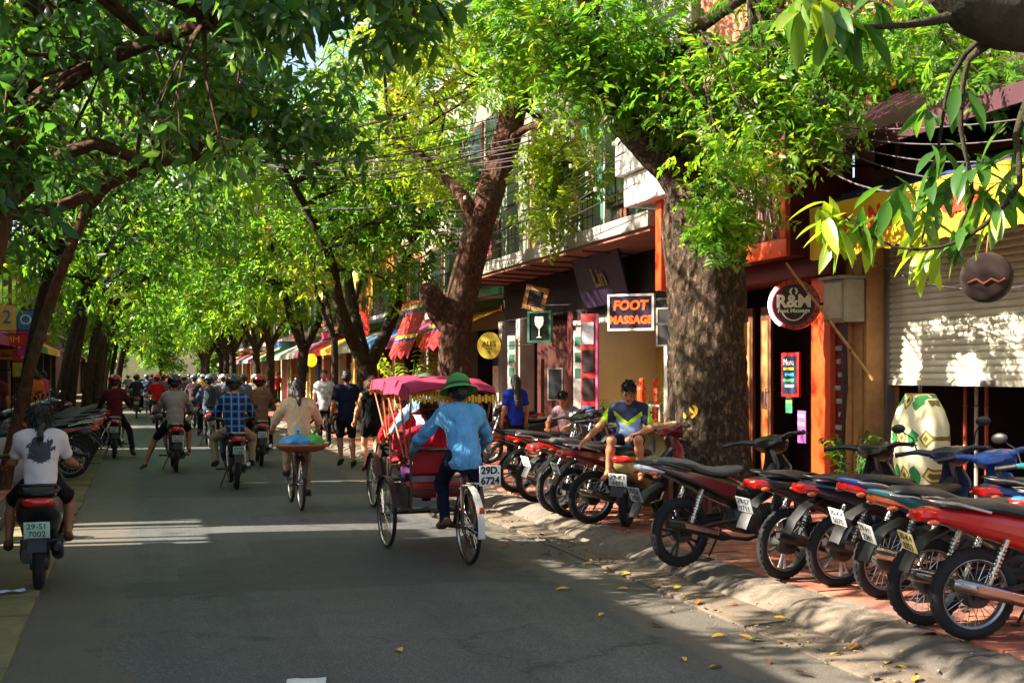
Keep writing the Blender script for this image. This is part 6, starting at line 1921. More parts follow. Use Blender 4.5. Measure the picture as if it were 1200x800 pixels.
# plaid
rider('black motorbike with red tail light under the rider in plaid', 'rider in blue plaid shirt and khaki trousers with dark helmet', 277, 573, PB, ride(knL=(.66, .30, .74), anL=(.50, .27, .38), toL=(.65, .30, .33)), 90, lod=0, plate_m=M_PLATEG, txt=('29-V3', '1186'),
      pkw=dict(shirt=plaid(), pants=cloth('khaki_trousers', '#8f7f66'), sleeve='long', hat=('helmet', HB), shoes=M_SHOE, vox=.014))
rider('dark motorbike ahead of the plaid rider', 'rider in brown shirt with a bag strap and red helmet', 306, 546, PG, ride(), 88, lod=0,
      pkw=dict(shirt=cloth('brown_shirt', '#7a5a48'), pants=cloth('black_trousers', '#17171a'), sleeve='short', hat=('helmet', HR), shoes=M_SHOE))
rider('dark motorbike under the rider with the grey backpack', 'rider in slate blue shirt with dark grey backpack and blue-grey helmet', 246, 524, PG, ride(), 90, lod=0, plate_m=M_PLATEG,
      pkw=dict(shirt=cloth('slate_shirt', '#4a5670'), pants=cloth('black_trousers', '#17171a'), sleeve='long', hat=('helmet', HBL), shoes=M_SHOE, extra=pack(cloth('grey_pack', '#3c4250'))))
rider('white and blue scooter under the rider in red', 'rider in bright red shirt with orange helmet', 184, 503, PWH, scoot(), 90, 'scooter', lod=1,
      pkw=dict(shirt=cloth('red_shirt', '#b81a26'), pants=cloth('navy_jeans', '#1a2138'), hat=('helmet', HO), vox=.02))
rider('far silver motorbike under the rider with the yellow pack', 'rider in white shirt with a yellow backpack', 238, 480, PSI, ride(), 90, lod=1,
      pkw=dict(shirt=cloth('white_shirt', '#c8c6c8'), pants=cloth('black_trousers', '#17171a'), hat=('helmet', HW), vox=.022, extra=pack(cloth('yellow_pack', '#d8a818'))))
for i, (px, py, c, sm, hm_, lab) in enumerate(((160, 490, PB, '#2a2c38', HB, 'in charcoal shirt and black helmet'), (172, 484, PNA, '#3a4a6a', HBL, 'in dusty blue shirt and grey-blue helmet'), (216, 494, PB, '#5a4a50', HW, 'in plum shirt and white helmet'), (250, 512, PTE, '#7a6a5a', HB, 'in fawn shirt and black helmet behind a passenger'), (150, 474, PR, '#8a8a90', HW, 'in light grey shirt and white helmet'), (196, 470, PSI, '#a04a3a', HO, 'in brick shirt and orange helmet'), (222, 470, PB, '#2c3a5a', HB, 'in navy shirt and black helmet'), (236, 466, PBL, '#c0b8a8', HBL, 'in cream shirt and blue-grey helmet'), (212, 464, PB, '#304838', HR, 'in bottle green shirt and red helmet'), (268, 492, PB, '#8a7868', HR, 'in sand shirt and red helmet'), (287, 506, PNA, '#50606e', HB, 'in steel blue shirt and black helmet'), (300, 497, PG, '#a89a90', HW, 'in oatmeal shirt and white helmet'), (228, 501, PB, '#46343c', HBL, 'in aubergine shirt and blue-grey helmet'), (192, 489, PSI, '#59636a', HB, 'in lead grey shirt and black helmet'), (262, 500, PG, '#6a7486', HW, 'in pale blue shirt and white helmet'), (206, 478, PB, '#70303a', HR, 'in dull red shirt and red helmet'), (258, 484, PWI, '#3c3c44', HB, 'in dark shirt and black helmet'), (178, 470, PB, '#48505a', HB, 'in grey shirt far up the street'))):
    rider('far motorbike carrying the rider ' + lab, 'far rider ' + lab, px, py, c, ride(), 90, lod=1, pkw=dict(shirt=cloth('far_shirt_%d' % i, sm), pants=cloth('black_trousers', '#17171a'), hat=('helmet', hm_), vox=.022))

# ---- bicycle with the wide basket
def tubes(mb, segs, r, n=7):
    for s in segs: mb.tube(s, r, n)
M_BIKEF = mat('bicycle_frame', '#3a2a26', rough=.4, metal=.3, dirt=.3)
def bwheel(g, x, y, z, rad=.335, tw=.02, yaw=0.0):
    ty = cached(('bt', rad), lambda: MB().torus((0, 0, 0), rad - tw, tw, 40, 8).mesh('wheel', smooth=60))
    def rimf():
        mb = MB(); r = rad - tw * 1.8
        mb.lathe([(r, -.014), (r + .008, -.012), (r, 0), (r + .008, .012), (r, .014), (r - .008, 0), (r, -.014)], 40, axis='Y', cap=False)
        for i in range(32):
            a = 2 * math.pi * i / 32; b = a + (.6 if i % 2 else -.6); sdd = .03 if (i // 2) % 2 else -.03
            mb.tube([(math.cos(b) * .022, sdd, math.sin(b) * .022), (math.cos(a) * r, 0, math.sin(a) * r)], .0026, 4, cap=False)
        mb.lathe([(0, -.05), (.012, -.05), (.024, -.035), (.02, 0), (.024, .035), (.012, .05), (0, .05)], 14, axis='Y')
        return mb.mesh('rim', smooth=40)
    w = obj('wheel', ty, M_TYRE, g, (x, y, z), (0, random.uniform(0, 3), yaw)); obj('rim', cached(('br', rad), rimf), M_CHROME, w)
    return w
bq = on_ground(353, 598, .012)
bi = thing('bicycle', 'dark bicycle with a wide basket tray on its rear rack', 'bicycle', bq, R(90))
bwheel(bi, 0, 0, .335); bwheel(bi, 1.05, 0, .335)
mb = MB(); tubes(mb, [[(0, .05, .335), (.42, .03, .29)], [(0, -.05, .335), (.42, -.03, .29)], [(0, .05, .335), (.30, .02, .78)], [(0, -.05, .335), (.30, -.02, .78)], [(.42, 0, .29), (.27, 0, .88)], [(.42, 0, .29), (.88, 0, .72)], [(.33, 0, .62), (.87, 0, .80)], [(.90, 0, .68), (.84, 0, .98)]], .014); mb.build('frame', M_BIKEF, bi)
mb = MB(); tubes(mb, [[(1.05, .05, .335), (.92, .04, .64), (.89, 0, .68)], [(1.05, -.05, .335), (.92, -.04, .64), (.89, 0, .68)]], .012); mb.build('fork', M_CHROME, bi)
mb = MB(); mb.tube([(.66, .3, 1.0), (.78, .27, 1.03), (.85, .1, 1.0), (.85, -.1, 1.0), (.78, -.27, 1.03), (.66, -.3, 1.0)], .011, 7); mb.build('handlebar', M_CHROME, bi)
mb = MB(); mb.ell((.24, 0, .91), (.13, .08, .03), 12, 6); mb.build('saddle', M_SEAT, bi)
mb = MB(); tubes(mb, [[(0, .07, .335), (-.05, .07, .74)], [(0, -.07, .335), (-.05, -.07, .74)], [(-.2, .07, .74), (.25, .07, .74)], [(-.2, -.07, .74), (.25, -.07, .74)], [(-.2, -.07, .74), (-.2, .07, .74)]], .007); mb.build('rear_rack', M_BIKEF, bi)
mb = MB(); mb.sheet([[(math.cos(R(20 + q * 16)) * .365, y_, .335 + math.sin(R(20 + q * 16)) * .365) for y_ in (-.03, 0, .03)] for q in range(10)], .003); mb.build('rear_fender', M_BIKEF, bi)
mb = MB(); mb.tube([(.42, -.09, .29), (.42, .09, .29)], .012, 6); tubes(mb, [[(.42, .09, .29), (.50, .10, .42)], [(.42, -.09, .29), (.34, -.10, .16)]], .009); mb.box((.5, .14, .42), (.07, .08, .02)); mb.box((.34, -.14, .16), (.07, .08, .02)); mb.lathe([(.09, .035), (.09, .04)], 18, (.42, 0, .29), 'Y'); mb.build('crank', M_ENG, bi)
bk = thing('basket', 'wide shallow brown wicker basket tray on the bicycle rack', 'basket', bq + Vector((0, -.02, .752)), 0)
mb = MB(); mb.lathe([(.0, .0), (.2, .002), (.29, .03), (.33, .075), (.335, .09), (.32, .092), (.28, .05), (.19, .02), (.0, .016)], 28, sx=1.0, sy=.8); mb.build('bowl', mat('wicker', '#8a4a2c', rough=.8, var=.35, scale=40, bump=.8), bk, smooth=60)
MB().torus((0, 0, .088), .33, .014, 28, 6, 'Z').build('rim', mat('wicker_rim', '#a05a34', rough=.8, var=.3, scale=40), bk).scale = (1, .8, 1)
for i, (dx, c, w, lab) in enumerate(((-.06, '#2f86c0', .2, 'blue plastic bag bulging over the wicker basket'), (.15, '#3f9a48', .13, 'green bundle of leaves and bag in the wicker basket'))):
    V, Q = sdf_mesh([('e', (0, 0, .08), (w, .17, .105)), ('e', (-w * .5, .05, .06), (w * .6, .12, .09)), ('e', (w * .4, -.04, .06), (w * .6, .12, .08))], .016, .04, .007, 35, i)
    s_ = thing('plastic_bag', lab, 'bag', bk.location + Vector((dx, 0, .035)))
    obj('bag_body', np_mesh('bag_body', V, Q), mat('bag_%d' % i, c, rough=.4, var=.25, scale=14, bump=.5), s_)
    MB().tube([(0, .02, .17), (.02, 0, .22), (0, -.03, .25)], [.03, .014, .03], 7).build('knot', mat('bag_%d' % i, c), s_)
person('woman in beige jacket with long black ponytail riding the basket bicycle', bq, 90, cyc(pel=(.24, 0, .98), chest=(.30, 0, 1.26), neck=(.36, 0, 1.45), head=(.42, 0, 1.575), shL=(.34, .17, 1.385), elL=(.46, .29, 1.16), haL=(.66, .30, 1.05), hipL=(.24, .09, .96), knL=(.58, .12, .78), anL=(.50, .13, .47), toL=(.63, .14, .44), knR=(.48, -.12, .58), anR=(.33, -.13, .22), toR=(.46, -.14, .18)),
       cloth('beige_jacket', '#c8b090'), cloth('khaki_trousers', '#a58f70'), sleeve='long', hair='long', shoes=M_SHOE, vox=.014, scale=.97)

# ---- the walking couple
person('man in navy T-shirt and dark shorts walking away up the street', on_ground(406, 547, .012), 92, walk(), cloth('navy_tee', '#1b1f38'), cloth('black_shorts', '#18181c'), sleeve='short', legs='short', skin='brown', shoes=M_SHOE, vox=.015, scale=1.06)
person('woman in black strap dress walking beside the man in navy', on_ground(435, 553, .012), 95, walk(elL=(.02, .25, 1.12), haL=(.12, .27, .92)), cloth('black_dress', '#141316'), cloth('black_dress', '#141316'), sleeve='none', legs='mini', skin='fair', hair='bun', hair_m=M_HAIRB, shoes=M_SANDAL, vox=.015, scale=.99)

# ---- people on the right pavement
seat_p = Vector(BEIGE.location) + Vector((math.cos(R(52)) * .14, math.sin(R(52)) * .14, .845))
person('young man in navy and yellow sports shirt sitting barefoot on the beige scooter', seat_p + Vector((-.06, -.12, .01)), 238,
       lr(dict(pel=(-.02, 0, .08), chest=(-.03, 0, .34), neck=(.02, 0, .50), head=(.07, .01, .625), look=(1, .12, -.1), shL=(.0, .18, .44), elL=(.06, .27, .21), haL=(.28, .09, .13), shR=(.0, -.18, .44), elR=(.14, -.33, .24), haR=(.22, -.50, .06), hipL=(.0, .09, .06), knL=(.36, .17, .09), anL=(.31, .19, -.30), toL=(.46, .21, -.35), knR=(.36, -.15, .08), anR=(.34, -.19, -.31), toR=(.49, -.23, -.36), curl=.5)),
       chevron(), cloth('navy_shorts', '#141a30'), skin='tan', legs='short', face=True, vox=.011, collar=True, scale=.88)
person('woman in royal blue T-shirt with long black hair standing behind the motorbikes', Vector((6.15, 19.6, .13)), 95, stand(), cloth('royal_blue_tee', '#1c35a8'), cloth('black_trousers', '#17171a'), hair='mane', shoes=M_SHOE, vox=.016, scale=.93)
person('man in mauve short-sleeved shirt sitting beyond the motorbikes', Vector((6.95, 19.2, .13)), 225, lr(dict(pel=(0, 0, .55), chest=(.04, 0, .86), neck=(.10, 0, 1.05), head=(.16, 0, 1.17), look=(1, 0, -.3), shL=(.06, .18, .99), elL=(.22, .26, .78), haL=(.42, .16, .72), hipL=(.02, .09, .53), knL=(.42, .14, .55), anL=(.40, .15, .10), toL=(.55, .17, .04))), cloth('mauve_shirt', '#8d6f78'), cloth('grey_trousers', '#3a3a3e'), skin='tan', shoes=M_SHOE, vox=.016, face=True)
stl = thing('stool', 'low plastic stool under the seated man in mauve', 'stool', (6.95, 19.2, .13), R(45))
MB().lathe([(.0, .47), (.16, .47), (.17, .455), (.17, .44), (0, .44)], 18).build('seat', M_RED, stl)
for a in range(4):
    c_, s_ = math.cos(a * math.pi / 2 + .78), math.sin(a * math.pi / 2 + .78)
    MB().tube([(c_ * .17, s_ * .17, 0), (c_ * .13, s_ * .13, .44)], [.02, .022], 6).build('leg', M_RED, stl)
person('person in white shirt with dark print beside the forked tree', on_ground(380, 522, .13), 250, stand(), mat('printed_white', '#b9b6b8', rough=.9, var=.6, scale=9), cloth('black_trousers', '#17171a'), vox=.022, shoes=M_SHOE)
person('person in pink shirt standing by the yellow shop house', Vector((6.9, 47, .13)), 200, stand(), cloth('pink_shirt', '#c85a90'), cloth('black_trousers', '#17171a'), vox=.024)
for i, (x, y_, c, lab) in enumerate(((-2.9, 27, '#5a2a30', 'person in dark red shirt standing by the left-hand parked motorbikes'), (-2.6, 33, '#c86a30', 'person in orange shirt on the left pavement'), (-2.9, 40, '#a8406a', 'person in magenta shirt on the left pavement'), (-2.5, 46, '#d0ccd0', 'person in white shirt on the left pavement'), (7.0, 56, '#c8c8cc', 'person in pale shirt beside the far right shops'), (6.9, 64, '#a03030', 'person in red shirt beside the far right shops'))):
    person(lab, (x, y_, .13), 90 + 30 * i, stand(), cloth('pav_%d' % i, c), cloth('black_trousers', '#17171a'), vox=.025)
# ------------------------------------------------------------------ cycle rickshaws, origin under the rear axle, +X forward
M_HOOD = mat('pink_hood', '#a51d48', rough=.85, var=.22, scale=9, bump=.6, dirt=.2)
M_HOODY = mat('yellow_fringe', '#d8a82a', rough=.8, var=.2, scale=20)
M_CYF = mat('rickshaw_frame', '#4a2c28', rough=.45, metal=.2, dirt=.3)
M_CYR = mat('red_cushion', '#b01c28', rough=.7, var=.1, bump=.2)
M_CYD = mat('dark_body', '#2a2624', rough=.5, metal=.2, dirt=.4)
M_CYB = mat('grey_body', '#6e726c', rough=.5, metal=.3, dirt=.35)
def cyclo(label, loc, heading, plate=None):
    g = thing('cycle_rickshaw', label, 'rickshaw', loc, R(heading))
    bwheel(g, 0, 0, .345, .345); bwheel(g, 1.28, .44, .345, .345); bwheel(g, 1.28, -.44, .345, .345)
    mb = MB()
    tubes(mb, [[(0, .055, .345), (.45, .04, .30)], [(0, -.055, .345), (.45, -.04, .30)], [(0, .055, .345), (.14, .02, .80)], [(0, -.055, .345), (.14, -.02, .80)], [(.45, 0, .30), (.12, 0, .90)], [(.45, 0, .30), (.95, 0, .42)], [(.95, 0, .42), (.75, 0, .92)]], .017)
    mb.build('frame', M_CYF, g)
    mb = MB(); tubes(mb, [[(1.28, .5, .345), (1.28, -.5, .345)]], .016)
    tubes(mb, [[(.72, s * .36, .44), (1.75, s * .36, .40)] for s in (-1, 1)] + [[(1.28, s * .36, .345), (1.28, s * .36, .43)] for s in (-1, 1)], .016); mb.build('under_frame', M_CYF, g)
    mb = MB(); mb.ell((.12, 0, .92), (.14, .10, .035), 14, 6); mb.build('saddle', M_SEAT, g)
    mb = MB(); mb.tube([(.0, .36, 1.0)] and [(.66, .36, .99), (.70, .34, 1.0), (.72, .2, 1.01), (.72, -.2, 1.01), (.70, -.34, 1.0), (.66, -.36, .99)], .014, 8); mb.build('push_bar', M_CHROME, g)
    # passenger seat: sides, back, cushion, foot board
    for s in (-1, 1):
        mb = MB(); mb.prism([(.76, .44), (1.36, .44), (1.36, .60), (1.2, .66), (.9, .68), (.76, .62)], s * .345, s * .37); mb.build('side_panel', M_CYD, g, bevel=.008)
        mb = MB(); mb.tube([(.78, s * .37, .95), (.95, s * .38, .85), (1.3, s * .38, .82), (1.4, s * .38, .7)], .014, 7); mb.build('arm_rest', M_CHROME, g)
        mb = MB(); mb.sheet([[(1.28 + math.cos(R(25 + q * 14)) * .375, s * (.44 + y_), .345 + math.sin(R(25 + q * 14)) * .375) for y_ in (-.035, 0, .035)] for q in range(11)], .003); mb.build('fender', M_CYF, g)
    mb = MB(); tubes(mb, [[(.735, s_ * .34, .42), (.735, s_ * .34, 1.0)] for s_ in (-1, 1)] + [[(.735, -.34, 1.0), (.735, .34, 1.0)]], .014); mb.build('seat_back', M_CYF, g)
    for i in range(3):
        bx(g, 'back_slat', (M_CYB, M_CYF, M_CYB)[i], (.715, .733, -.335, .335, .46 + i * .12, .515 + i * .12))
    mb = MB(); mb.loft([ring_yz(x_, .60, .33, h_, n=14, p=4) for x_, h_ in ((.78, .05), (.84, .07), (1.2, .07), (1.33, .05))]); mb.build('cushion', M_CYR, g)
    mb = MB(); mb.box((.81, 0, .90), (.07, .60, .26), (0, R(-8), 0)); mb.build('back_cushion', M_CYR, g, bevel=.03)
    mb = MB(); mb.bb(1.34, 1.95, -.3, .3, .34, .37); mb.box((1.98, 0, .42), (.02, .6, .16), (0, R(20), 0)); mb.build('foot_board', M_CYB, g, bevel=.006)
    # folding hood: bows, cloth, fringe
    for k, (x0, x1, zt) in enumerate(((.74, .52, 1.57), (.80, .95, 1.64), (.9, 1.42, 1.61))):
        mb = MB(); mb.tube([(x0, .36, .92), (x1, .40, zt - .06), (x1, .34, zt), (x1, 0, zt + .05), (x1, -.34, zt), (x1, -.40, zt - .06), (x0, -.36, .92)], .011, 7); mb.build('hood_bow', mat('bow_orange', '#a8542c', rough=.5), g)
    P = []
    for x_, zt, dr in ((.46, 1.555, .0), (.50, 1.61, .0), (.75, 1.655, .0), (.95, 1.675, 0), (1.2, 1.67, 0), (1.46, 1.65, 0), (1.50, 1.60, 0)):
        P.append([(x_, y_, zt + .035 * (1 - (y_ / .42) ** 2) - (.12 if abs(y_) > .42 else 0) - .012 * abs(math.sin(x_ * 6.6)) * (1 - abs(y_)) + .008 * math.sin(x_ * 23 + y_ * 31)) for y_ in (-.44, -.42, -.3, -.15, 0, .15, .3, .42, .44)])
    mb = MB(); mb.sheet(P, .008); mb.build('hood', M_HOOD, g, smooth=50)
    mb = MB()
    for i in range(26):
        y_ = -.43 + i * .034
        mb.box((1.505, y_, 1.52), (.006, .026, .08 + .03 * (i % 2))); mb.box((.455, y_, 1.50), (.006, .026, .05 + .03 * (i % 2)))
    fr = mb.build('fringe', M_HOODY, g, smooth=0); fr['kind'] = 'stuff'
    mb = MB(); mb.sheet([[(math.cos(R(60 + q * 13)) * .38, y_, .345 + math.sin(R(60 + q * 13)) * .38) for y_ in (-.032, 0, .032)] for q in range(11)], .003); mb.build('rear_fender', M_WHITE, g)
    mb = MB(); mb.tube([(.45, -.1, .30), (.45, .1, .30)], .012, 6); tubes(mb, [[(.45, .1, .30), (.53, .11, .43)], [(.45, -.1, .30), (.37, -.11, .17)]], .009); mb.box((.53, .15, .43), (.07, .08, .02)); mb.box((.37, -.15, .17), (.07, .08, .02)); mb.build('crank', M_ENG, g)
    mb = MB(); mb.tube([(0, .06, .345), (-.06, .06, .74), (-.06, -.06, .74), (0, -.06, .345)], .007, 6); mb.build('fender_stay', M_CHROME, g)
    MB().box((-.372, 0, .53), (.02, .05, .06)).build('reflector', M_AMBER, g, bevel=.005)
    if plate:
        mb = MB(); mb.bb(-.30, -.292, -.205, -.005, .74, .92); pl = mb.build('number_plate', M_PLATE, g, bevel=.003)
        text(plate[0], .088, M_PLTXT, pl, face_m((-.304, -.105, .876), (-1, 0, 0)), extrude=.001, bold=.003)
        text(plate[1], .088, M_PLTXT, pl, face_m((-.304, -.105, .784), (-1, 0, 0)), extrude=.001, bold=.003)
        mb = MB(); mb.tube([(.05, 0, .74), (-.289, -.1, .76)], .008, 6); mb.build('plate_bracket', M_CHROME, g)
    return g
M_PITH = mat('green_pith', '#3a8a44', rough=.8, var=.1, scale=20, bump=.2); M_PITH2 = mat('green_pith_dark', '#2c5a30', rough=.8)
c1 = on_ground(549, 661, .012); c1h = 93
cyclo('cycle rickshaw with pink hood and white number plate, rear wheel towards the kerb', c1, c1h, ('29D.', '6724'))
person('rickshaw driver in light blue shirt, navy trousers and green sun helmet', c1, c1h, cyc(elL=(.46, .34, 1.12)), cloth('light_blue_shirt', '#5f9fd2'), cloth('navy_trousers', '#161a30'), skin='tan', sleeve='long', hat=('pith', M_PITH), shoes=M_SANDAL, vox=.013, collar=True)
def on_cy(c, h, x, y, z):
    a = R(h); return Vector((c.x + x * math.cos(a) - y * math.sin(a), c.y + x * math.sin(a) + y * math.cos(a), c.z + z))
sitJ = lr(dict(pel=(0, 0, .10), chest=(-.05, 0, .40), neck=(-.04, 0, .60), head=(-.02, 0, .73), shL=(-.04, .18, .53), elL=(.06, .27, .30), haL=(.28, .20, .22), hipL=(0, .09, .08), knL=(.42, .12, .12), anL=(.52, .12, -.26), toL=(.66, .13, -.28)))
person('rickshaw passenger in red top and brown brimmed hat', on_cy(c1, c1h, 1.02, .08, .655), c1h, sitJ, cloth('red_top', '#a82030'), cloth('purple_trousers', '#4a2650'), skin='fair', sleeve='long', hat=('brim', mat('brown_hat', '#7a3a1e', rough=.8, bump=.3)), shoes=M_SANDAL, vox=.016, scale=.94)
c2 = on_ground(497, 606, .012); c2 = Vector((c2.x + .1, c2.y, c2.z)); c2h = 92
cyclo('cycle rickshaw with pink hood and yellow fringe ahead of the numbered one', c2, c2h)
person('rickshaw driver in pale washed-blue shirt and green sun helmet ahead', c2, c2h, cyc(), cloth('pale_blue_shirt', '#8fb4d4'), cloth('navy_trousers', '#161a30'), skin='tan', sleeve='long', hat=('pith', M_PITH2), shoes=M_SANDAL, vox=.014)
person('rickshaw passenger in scarlet jacket leaning out beside the hood', on_cy(c2, c2h, 1.02, .12, .655), c2h, sitJ, cloth('scarlet_jacket', '#c02028'), cloth('black_trousers', '#17171a'), skin='fair', sleeve='long', hair_m=M_HAIRB, shoes=M_SHOE, vox=.016, scale=.94)
# ------------------------------------------------------------------ signs
TOCAM = Vector((-.65, -.76, 0)).normalized()
def board(name, label, cat, c, w, h, facing, face_m_, frame_m, t=.06, fr=.03):
    """upright sign board at c, front looking along `facing`; returns thing and the matrix of its face"""
    f = Vector(facing).normalized()
    g = thing(name, label, cat, c, math.atan2(f.x, -f.y))     # local -Y is the front
    bx(g, 'panel', face_m_, (-w / 2 + fr, w / 2 - fr, -t * .35, t * .35, -h / 2 + fr, h / 2 - fr))
    bx(g, 'frame', frame_m, (-w / 2, w / 2, -t / 2, t / 2, h / 2 - fr, h / 2)); bx(g, 'frame', frame_m, (-w / 2, w / 2, -t / 2, t / 2, -h / 2, -h / 2 + fr))
    bx(g, 'frame', frame_m, (-w / 2, -w / 2 + fr, -t / 2, t / 2, -h / 2 + fr, h / 2 - fr)); bx(g, 'frame', frame_m, (w / 2 - fr, w / 2, -t / 2, t / 2, -h / 2 + fr, h / 2 - fr))
    return g
def T(g, s, size, m, x, z, y=-.03, **kw):
    return text(s, size, m, g, Matrix.Translation((x, y, z)) @ face_m((0, 0, 0), (0, -1, 0)), **kw)
M_NEONR = mat('neon_red', '#ff4a1a', rough=.4, bump=0, emit='#ff3a10', es=1.2)
M_NAVYP = mat('navy_panel', '#1a1830', rough=.4, var=.2)
fc = on_x(740, 366, 7.15)
fm = board('hanging_sign', 'framed hanging sign reading FOOT MASSAGE in red on navy', 'sign', fc, .74, .56, TOCAM, M_NAVYP, M_WHITE, .1, .035)
T(fm, 'FOOT', .2, M_NEONR, -.01, .10, -.04, shear=.12, bold=.006); T(fm, 'MASSAGE', .165, M_NEONR, 0, -.12, -.04, shear=.05, bold=.006)
bx(fm, 'bracket', M_STEEL, (.37, 1.0, -.015, .015, .18, .21)); bx(fm, 'bracket', M_STEEL, (.37, 1.0, -.015, .015, -.2, -.17))
# round sign of the massage shop
rc = on_x(931, 357, 7.55)
M_RSIGN = mat('brown_disc', '#3a1410', rough=.5, var=.1); M_RRED = mat('red_disc_rim', '#b8341c', rough=.45, var=.2, scale=14); M_IVORY = mat('ivory_letters', '#eadcb4', rough=.6, bump=0)
rs = thing('round_sign', 'round brown sign reading R&M Foot Massage with red rim', 'sign', rc, math.atan2(TOCAM.x, -TOCAM.y))
MB().lathe([(0, -.05), (.25, -.05), (.25, .05), (0, .05)], 40, axis='Y').build('disc', M_RSIGN, rs, smooth=30)
MB().tube([(-.285 * math.cos(R(a)), -.075, .285 * math.sin(R(a))) for a in range(-58, 52, 8)], .022, 8).build('neon_crescent', mat('neon_white', '#ffe8f4', rough=.4, bump=0, emit='#ffd8ec', es=1.5), rs)
MB().lathe([(.25, -.06), (.30, -.055), (.30, .055), (.25, .06), (.25, -.06)], 40, axis='Y', cap=False).build('rim', M_RRED, rs, smooth=30)
mb = MB()
for i in range(20):
    a = i * math.pi / 10
    MB().ell((.275 * math.cos(a), -.066, .275 * math.sin(a)), (.014, .008, .014), 8, 5).build('stud', M_RSIGN, rs)
T(rs, 'R&M', .21, M_IVORY, 0, .035, -.052, bold=.008); T(rs, 'Foot Massage', .07, M_IVORY, 0, -.075, -.052, bold=.002)
MB().tube([(.15 * math.sin(R(a)), -.056, -.02 - .17 * math.cos(R(a))) for a in range(-62, 63, 8)], .008, 6).build('smile_line', M_IVORY, rs)
for s in (-1, 1):
    MB().tube([(s * .025, -.056, .125), (s * .04, -.056, .155), (s * .03, -.056, .185), (s * .012, -.056, .2)], [.01, .014, .012, .006], 6).build('foot_mark', M_IVORY, rs)
MB().tube([(.3, 0, .0), (.75, 0, .02)], .016, 7).build('bracket', M_BLACKM, rs)
# round yellow sign and wine-glass sign of the bar
yc = on_x(574, 405, 7.2)
ys = thing('round_sign', 'round yellow bar sign with dark lettering on the bar front', 'sign', yc, math.atan2(TOCAM.x, -TOCAM.y))
M_YS = mat('yellow_disc', '#d8b83a', rough=.5); M_DKL = mat('dark_letters', '#3a3418', rough=.6, bump=0)
MB().lathe([(0, -.04), (.28, -.04), (.29, -.02), (.29, .02), (.28, .04), (0, .04)], 36, axis='Y').build('disc', M_YS, ys, smooth=30)
T(ys, 'ALES', .15, M_DKL, 0, .04, -.045); T(ys, 'o o o o', .05, M_DKL, 0, -.06, -.045); T(ys, '*', .12, M_DKL, 0, -.16, -.045)
MB().tube([(.29, 0, 0), (1.0, 0, 0)], .014, 6).build('bracket', M_BLACKM, ys)
wc = on_x(633, 383, 7.5)
ws = board('hanging_sign', 'green framed sign with a pale wine glass outline', 'sign', wc, .50, .62, TOCAM, mat('dark_glass_panel', '#14201c', rough=.3), M_TEAL, .12, .045)
MB().lathe([(.085, .20), (.095, .12), (.08, .04), (.03, -.02), (.008, -.04), (.008, -.19), (.06, -.21)], 16, (0, -.06, 0), cap=False, sy=.15).build('wine_glass', mat('pale_neon', '#d8c8b0', rough=.4, emit='#ffe0c0', es=.3), ws)
MB().tube([(-.2, 0, .31), (-.2, 0, .42), (.9, 0, .42)], .014, 6).build('bracket', M_BLACKM, ws)
ac_ = on_x(628, 350, 7.7)
asg = board('hanging_sign', 'tilted yellow-brown timber frame above the wine glass sign', 'sign', ac_, .5, .5, TOCAM, M_DARK, M_TAN, .08, .09); asg.rotation_euler = (0, R(14), asg.rotation_euler.z)
# banner column of red panels, lamp posts and slim signs at the bar
vc = on_x(690, 432, 7.7)
vb = thing('vertical_sign', 'tall narrow red sign with stacked panels beside the yellow room', 'sign', (vc.x, vc.y, .13), math.atan2(TOCAM.x, -TOCAM.y))
bx(vb, 'post', M_RED, (-.14, .14, -.04, .04, 0, 2.7), bevel=.01)
for i, c in enumerate(('#d8d4e0', '#2a1414', '#2a1414', '#3a6aa0')):
    bx(vb, 'panel', mat('vpanel_%d' % i, c, rough=.5, var=.3, scale=9), (-.11, .11, -.055, -.042, 2.15 - i * .5, 2.55 - i * .5))
bx(vb, 'edge_strip', mat('pink_strip', '#d868a0', rough=.4), (.142, .18, -.04, .04, .2, 2.7))
for px, lab, c, zz in ((678, 'slim white traffic-light-shaped sign beside the red vertical sign', '#d4d4cc', (395, 470)), (600, 'slim pale post sign left of the wine glass sign', '#b8b4a4', (400, 500))):
    q = on_x(px, 440, 7.9)
    t0 = on_x(px, zz[0], 7.9).z
    sg = thing('vertical_sign', lab, 'sign', (q.x, q.y, .13), math.atan2(TOCAM.x, -TOCAM.y))
    bx(sg, 'post', mat('slim_' + c[1:], c, rough=.6, dirt=.2), (-.10, .10, -.03, .03, .6, t0), bevel=.02)
    bx(sg, 'leg', M_BLACKM, (-.03, .03, -.02, .02, 0, .598))
    for i in range(3): bx(sg, 'mark', M_TEAL, (-.06, .06, -.04, -.031, t0 - .3 - i * .3, t0 - .12 - i * .3))
for px, py, w, h, c, lab in ((651, 450, .34, .66, '#20242a', 'chalkboard in pale frame leaning by the bar curtain'), (787, 383, .5, .62, '#1c1a18', 'dark framed picture hanging beside the spotted trunk')):
    q = on_x(px, py, 8.05)
    board('picture_board', lab, 'board', q, w, h, TOCAM, mat('slate_' + c[1:], c, rough=.6, var=.5, scale=12), M_GREYC, .05, .03)
